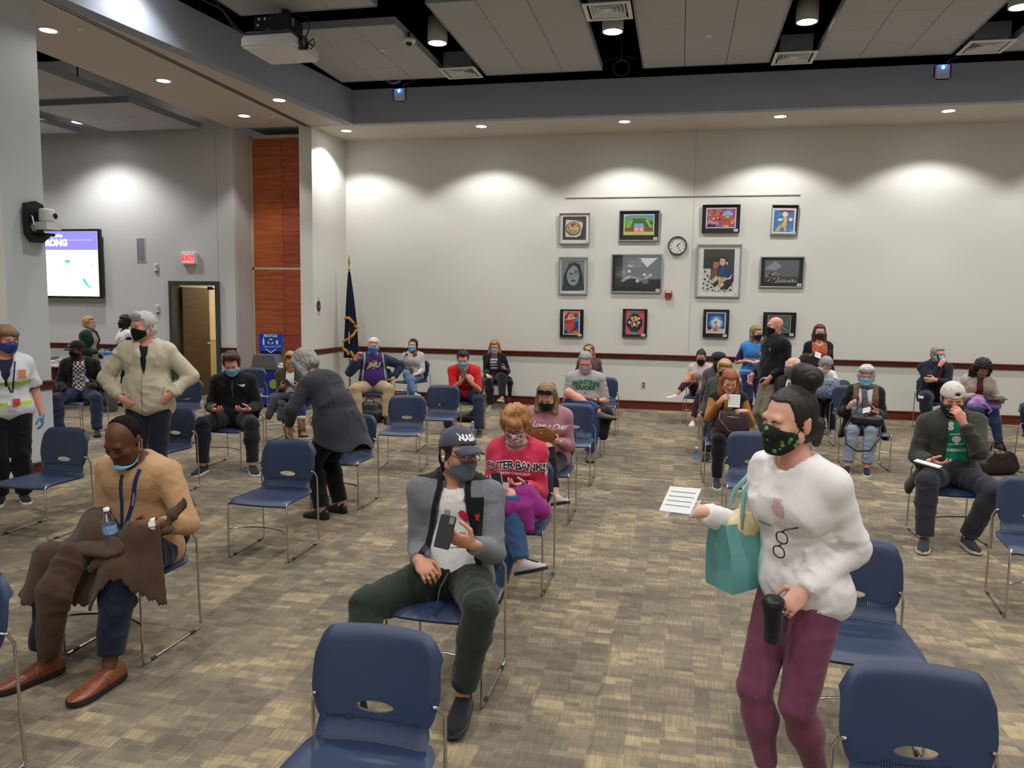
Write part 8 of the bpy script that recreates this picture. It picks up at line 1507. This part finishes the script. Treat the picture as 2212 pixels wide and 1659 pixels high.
def man_whitecap():
    p = Person('man in a backwards white cap and dark olive jacket, hand at his face', (2.25, 7.02), -12, 1.80, 1.08, 'm', lean=1, slump=6, side=-4, head=(4, 18, -2), skin_='pink', rh=((-.17, -.20, .665), (.75, -.6, -.05), (.2, .3, .9), .5), lh=((.035, -.17, 1.0), (-.45, -.15, .85), (-.6, .75, .1), .75), re=(-.9, .4, -.4), le=(1, -.5, -.7), rf=((-.20, -.42, .10), -6), lf=((.12, -.24, .10), 14), rk=(-.3, -1, .6), lk=(.6, -1, .6), **MID)
    p.face(closed=.9, brow=HM('brown')); gt = mat('gaiter_navy', rgb(26, 32, 48), rough=.8, bump=.1, scale=40); p.mask(gt, 'gaiter', top=-.010, bottom=-.150, ang=120, loops=False, puff=.006)
    gm = text_bm('ASA', .03, bold=.001); fw = p.Rh @ V3(0, 1, 0)
    for (dx, dz) in ((-.03, -.045), (.032, -.085), (-.02, -.115)):
        c = gm.copy()
        for v in c.vertices:
            o = p.hp(v.co.x + dx, -.3, v.co.z + dz); hh = p.cast(p.hbvh, o, fw); v.co = (hh if hh is not None else p.hp(v.co.x + dx, -.1, v.co.z + dz)) - fw * .019
        c.update(); link('mask_print', c, PWHT, p.root)
    p.hair(HM('brown'), 'short', t=.006, line=.06); cw = CL('cap_offwhite', 206, 202, 192, vary=.03); h = p.hs; d = SDF(p.hc - .2, p.hc + .2, .006); d.ell(p.hp(0, .010, .045), np.array((.092, .112, .100)) * h, p.Rh, .01); d.half(p.hp(0, -.05, .040), -(p.Rh @ nrm(V3(0, .05, 1)))); d.ell(p.hp(.03, -.12, .072), np.array((.042, .05, .026)) * h, p.Rh, .004, True); co, q = d.mesh('cap'); cp = link('cap', nets_mesh('cap', co, q), cw, p.root)
    rows = [[tuple(p.hp(.08 * math.sin(a), .07 + .03 * math.cos(a) + t * .07 * math.cos(a) ** .7 if math.cos(a) > 0 else .07, .052 - .03 * math.sin(a) ** 2 * 0 - .02 * t)) for a in np.linspace(-1.4, 1.4, 13)] for t in (0, .5, 1)]; solidify(MB().grid(rows).build('bill', cw, cp), .005, 0); ev = MB(); [ev.lathe([(0, .001), (.004, 0)], c=p.hp(x, y, z), n=8, M=Matrix([list(r) for r in p.Rh]).to_4x4() @ Matrix.Rotation(.9, 4, 'X')) for x, y, z in ((-.03, -.075, .118), (.02, -.06, .135), (-.07, -.045, .1))]; ev.build('eyelet', M_DARK, cp)
    p.garment('t_shirt', CL('tshirt_green', 16, 134, 96, vary=.05), .014, sleeves=None, hem=.14, neckr=.07, fold=.004); g = p.last; p.text('S', .08, -.01, -.06, PWHT, bold=.006, gar=g, name='lettering'); p.text('LIVERPOOL', .034, .03, -.26, PWHT, bold=.001, gar=g, name='lettering'); p.shape([ell(0, 0, .035, .03, 8), bar(-.06, -.045, .06, -.04, .006), bar(-.05, .04, .04, .045, .01), bar(.0, -.02, .0, -.05, .02)], PWHT, .03, -.165, gar=g, name='chest_print')
    p.garment('jacket', CL('jacket_dark_olive', 58, 60, 52, vary=.06), .034, sleeves=1.93, hem=.20, neckr=.078, opened=(.055, .10, .03), collar=(.088, 2.2, .016, .55), fold=.011, t2=.024, extra=lambda d, t: d.cone(p.P + V3(-.17, -.02, .05), p.P + V3(-.31, -.06, -.14), .09, .07, .05, V3(1, 0, 0), .5))
    p.trousers(CL('jeans_charcoal', 46, 46, 54, scale=160), .018, calf=.066); p.shoes(CL('skate_shoe', 42, 44, 48), mat('sole_offwhite', rgb(200, 196, 186), rough=.7, bump=.1), M_DARK)
    r = p.world('phone', 'black phone in the lowered hand of the man in the white cap', 'phone', (-.02, -.345, .695), (.35, .15, -.9)); phone_parts(r); r = p.world('paper_leaflet', 'folded white leaflet on the thigh of the man in the white cap', 'paper', (-.205, -.32, .668), (.1, .12, -.5)); m = MB(); m.box((0, 0, 0), (.2, .06, .012), bevel=.002); m.build('sheet', M_MATW, r)
def person_edge():
    p = Person('bare-armed person in a dark top, cut off by the right frame edge', (4.25, 10.2), 45, 1.68, 1.05, 'f', lean=4, skin_='olive', lh=((.1, -.28, .66), (-.6, -.7, 0), (0, 0, 1), .4), rh=((-.14, -.26, .66), (.6, -.7, 0), (0, 0, 1), .4), re=(-.8, .3, -.6), **FAR)
    p.face(closed=.6); p.mask(MSK_K, 'cloth'); p.hair(HM('dark'), 'long', t=.012, line=.08, nape=-.2, locks=LONG()); p.garment('t_shirt', CL('tshirt_plumgrey', 62, 52, 60), .018, sleeves=.7, hem=.15, fold=.005); p.trousers(DENIM3, .014); p.shoes(BLK)
def man_plaid():
    p = Person('man in a black cap and mask, plaid shirt and black jacket, in the side room', (-8.25, 9.5), 34, 1.76, 1.08, 'm', lean=0, slump=7, head=(-42, 14, 0), skin_='brown', rh=((-.20, -.18, .62), (.3, -.9, .1), (.3, .1, .9), .5), lh=((.20, -.16, .66), (-.6, -.75, .2), (-.4, .5, .6), .7), re=(-.9, .4, -.3), le=(.9, .4, -.4), rf=((-.22, -.42, .09), -10), lf=((.24, -.46, .09), 6), rk=(-.5, -1, .5), lk=(.4, -1, .6), **FAR)
    p.face(closed=.7); p.mask(MSK_K, 'cloth'); p.hair(HM('black'), 'short', t=.005, line=.06); d = SDF(p.hc - .2, p.hc + .2, .008); d.ell(p.hp(0, .010, .040), np.array((.090, .111, .096)) * p.hs, p.Rh, .01); d.half(p.hp(0, -.05, .050), -(p.Rh @ nrm(V3(0, .2, 1)))); co, q = d.mesh('cap'); cp = link('cap', nets_mesh('cap', co, q), BLK, p.root); rows = [[tuple(p.hp(.08 * math.sin(a), -.075 - .03 * math.cos(a) - t * .075 * math.cos(a), .055 - .01 * t)) for a in np.linspace(-1.45, 1.45, 13)] for t in (0, .5, 1)]; solidify(MB().grid(rows).build('bill', BLK, cp), .005, 0); m = MB(); m.poly([tuple(p.hp(x, -.108, z)) for x, z in ((-.02, .085), (.02, .085), (.028, .11), (.0, .095), (-.028, .11))]); m.build('cap_badge', PWHT, cp)
    pl = mat('plaid', rgb(120, 116, 116), rough=.85, vary=.8, scale=30, bump=.05); nt = pl.node_tree; b = nt.nodes['Principled BSDF']; ck = nt.nodes.new('ShaderNodeTexChecker'); ck.inputs['Scale'].default_value = 34; ck.inputs[1].default_value = (*rgb(196, 190, 188), 1); ck.inputs[2].default_value = (*rgb(52, 50, 54), 1); tc = nt.nodes.new('ShaderNodeTexCoord'); nt.links.new(tc.outputs['Object'], ck.inputs[0]); nt.links.new(ck.outputs[0], b.inputs['Base Color'])
    p.garment('plaid_shirt', pl, .016, sleeves=None, hem=.14, neckr=.06, fold=.004); p.garment('jacket', BLK, .034, sleeves=1.92, hem=.2, opened=(.07, .11, 0), fold=.009, extra=lambda d, t: d.cone(p.P + V3(.17, 0, .05), p.P + V3(.27, -.02, -.2), .09, .07, .05)); p.trousers(CL('jeans_indigo', 34, 42, 64, scale=160, vary=.15), .018, calf=.066); p.shoes(BLK)
    r = p.world('water_bottle', 'clear bottle held by the man in the plaid shirt', 'bottle', (.15, -.26, .66), (-.3, -.5, 0)); bottle_parts(r, .19, .03); r = p.world('phone', 'dark phone held low by the man in the plaid shirt', 'phone', (-.17, -.29, .665), (.3, 0, .4)); phone_parts(r)
def woman_green():
    p = Person('standing woman with cropped blond hair, dark green jacket, in the side room', (-10.2, 12.0), 95, 1.60, 1.0, 'f', sit=False, head=(6, 0, 0), P=(0, 0, .845), rh=((-.1, -.25, .93), (.2, -.95, .1), (.8, 0, .2), .4), lh=((.2, -.1, .78), (0, -.2, -1), (-1, 0, 0), .4), **FAR)
    p.face(closed=.5); p.mask(mat('mask_pinkwhite', rgb(206, 180, 176), rough=.85, vary=.3, scale=60, bump=.05), 'cloth'); simple_gl(p, w=.025); p.hair(HM('blond'), 'short', t=.014, line=.075, strand=.005); p.garment('top', CL('top_cream', 198, 178, 156), .014, sleeves=None, hem=.2, fold=.003); p.garment('jacket', CL('jacket_bottlegreen', 22, 56, 46), .028, sleeves=1.93, hem=.2, opened=(.05, .09, 0), fold=.007); p.trousers(CL('trousers_cream', 188, 172, 152), .014, calf=.066); p.shoes(BLK)
def person_vest():
    p = Person('dark-haired person in a white safety vest, behind the man in the beige jacket', (-9.45, 12.0), -30, 1.64, 1.0, 'f', sit=False, head=(-4, 0, 0), skin_='dark', P=(0, 0, .865), rh=((-.1, -.3, .95), (.1, -.95, -.1), (.8, 0, .2), .4), lh=((.1, -.3, .95), (-.1, -.95, -.1), (-.8, 0, .2), .4), glove=mat('glove_blue', rgb(92, 150, 200), rough=.4, bump=.05), **FAR)
    p.face(closed=.5); p.mask(MSK_K, 'cloth'); p.hair(HM('black'), 'short', t=.018, line=.075, strand=.006, nape=-.1); p.garment('shirt', CL('shirt_ink', 36, 38, 56), .018, sleeves=1.9, hem=.1, fold=.004); p.garment('safety_vest', VEST, .030, sleeves=None, hem=.16, neckr=.08, fold=.005, zones=vestz); p.shape([rect(-.03, -.03, .03, .03)], mat('badge_orange', rgb(226, 130, 84), rough=.6, bump=.02), .08, -.12, name='orange_patch'); p.trousers(BLK); p.shoes(BLK)
VEST = CL('vest_white', 222, 224, 230, vary=.03); vestz = [((196, 226, 60), lambda x, f, u: zmin(np.maximum(.017 - np.abs(u + .215), .017 - np.abs(u + .40)), .19 - np.abs(x)))]
def woman_vest():
    p = Person('woman in a white safety vest with lime bands and navy mask, at the left frame edge', (-5.97, 5.98), 44, 1.66, 1.12, 'f', sit=False, lean=1, head=(30, 6, 0), skin_='pink', P=(0, 0, .885), bust=1.15, lh=((.265, -.01, .80), (.02, -.12, -1), (-.9, .1, 0), .5), rh=((-.26, -.02, .82), (0, -.12, -1), (.9, 0, 0), .4), le=(.7, .6, 0), glove=mat('glove_blue', rgb(92, 150, 200), rough=.4, bump=.05), **MID)
    p.face(closed=.5, brow=HM('ashblond')); p.mask(mat('mask_royal', rgb(40, 56, 130), rough=.5, vary=.3, scale=60, bump=.1), 'cloth', puff=.016, bottom=-.125); p.hair(HM('ashblond'), 'full', t=.022, line=.062, nape=-.11, strand=.009, flow=(7, 8, 3), locks=[([(-.06, -.06, .09), (.05, -.085, .07)], [.03, .024])] + [([(q * .08, .01, .03), (q * .085, .02, -.08)], [.034, .03]) for q in (-1, 1)])
    p.garment('shirt', CL('shirt_inkpurple', 44, 44, 76), .016, sleeves=.9, hem=.1, neckr=.07, fold=.003); p.garment('safety_vest', VEST, .036, sleeves=.85, hem=.12, neckr=.075, opened=(.065, -.05, 0, .26), fold=.010, zones=vestz, freq=7); g = p.last
    p.shape([bar(-.06, -.02, .035, -.30, .012), bar(.075, -.02, .045, -.30, .012)], CL('lanyard_ink', 36, 44, 76), 0, 0, gar=g, name='lanyard', cuts=4, off=.005); p.shape([rect(-.035, -.06, .03, .045)], mat('badge_clear', rgb(206, 206, 212), rough=.2, bump=.01), .04, -.40, gar=g, name='badge', off=.008); p.shape([rect(-.005, -.03, .05, .03)], mat('badge_red', rgb(206, 40, 36), rough=.5, bump=.01), .05, -.385, gar=g, name='red_badge', off=.02); p.shape([rect(-.03, -.035, .03, .035)], mat('badge_orange', rgb(226, 130, 84), rough=.6, bump=.02), .125, -.13, gar=g, name='orange_patch', off=.005)
    p.trousers(BLK, .020, calf=.074); p.shoes(CL('trainer_black', 24, 24, 26), M_WHITE)
for fn in (woman_red, woman_pink, man_beige, man_black, woman_bending, woman_vest, woman_mustard, man_whitecap, woman_scarf, man_ducks, woman_olive, man_purple, woman_phoning, man_red, woman_cardigan, woman_redmask, woman_blush, person_beret, woman_shortblond, woman_bluevest, man_bald, woman_orange, man_suit, person_lean, man_navy, woman_tablet, person_edge, man_plaid, woman_green, person_vest):
    fn()
# ------------------------------------------------------------------ things left on the floor and chairs
for x, y, l in ((.25, 9.56, 'clear water bottle standing on the carpet left of the red-haired woman'), (-2.85, 10.75, 'clear water bottle on the carpet by the feet of the man in red')):
    r = empty('water_bottle', (x, y, 0), .3, l, 'bottle'); bottle_parts(r, .21, .033)
def floor_bag(name, label, x, y, rz, prims, m, cat='bag'):
    M = Matrix.Translation((x, y, 0)) @ Matrix.Rotation(rz, 4, 'Z'); return blob(name, label, cat, M, prims, m, .011, .010)
b = floor_bag('handbag', 'dark brown handbag on the floor at the right edge', 3.66, 9.95, .3, [(V3(-.16, 0, .10), V3(.16, 0, .10), .10, .10, .05), (V3(-.12, 0, .20), V3(.12, 0, .20), .08, .08, .06)], mat('leather_espresso', rgb(40, 28, 26), rough=.3, bump=.15, scale=30))
m = MB(); m.tube([(-.1, 0, .26), (-.06, .02, .38), (.06, .02, .38), (.1, 0, .26)], .01); m.tube([(-.05, -.1, .22), (.05, -.1, .23)], .006); m.build('handle', mat('leather_espresso', (0, 0, 0)), b)
b = floor_bag('handbag', 'black bag on the floor under the man in the purple shirt', -4.72, 11.5, .1, [(V3(-.12, 0, .12), V3(.12, 0, .12), .12, .12, .05), (V3(-.1, 0, .24), V3(.1, 0, .24), .08, .08, .05)], mat('bag_black_nylon', rgb(24, 24, 26), rough=.5, bump=.2, scale=30)); m = MB(); m.tube([(-.08, 0, .3), (-.05, 0, .37), (.05, 0, .37), (.08, 0, .3)], .01); m.build('handle', M_DARK, b)
b = floor_bag('handbag', 'black bag under the chair of the man in red', -3.25, 12.0, 0, [(V3(-.14, 0, .08), V3(.14, 0, .08), .08, .08, .05), (V3(.05, 0, .12), V3(.16, -.05, .2), .06, .06, .05)], mat('bag_black_nylon', (0, 0, 0))); m = MB(); m.tube([(-.1, -.08, .12), (-.2, -.16, .03), (-.05, -.2, .02)], .008); m.build('strap', M_DARK, b)
b = floor_bag('small_pouch', 'small black pouch on the chair the grey-haired person bends over', -3.12, 6.72, .3, [(V3(-.06, 0, .485), V3(.06, 0, .485), .035, .035, .02)], mat('bag_black_nylon', (0, 0, 0))); m = MB(); m.tube([(-.03, 0, .515), (0, .02, .53), (.03, 0, .515)], .004); m.build('strap', M_DARK, b)
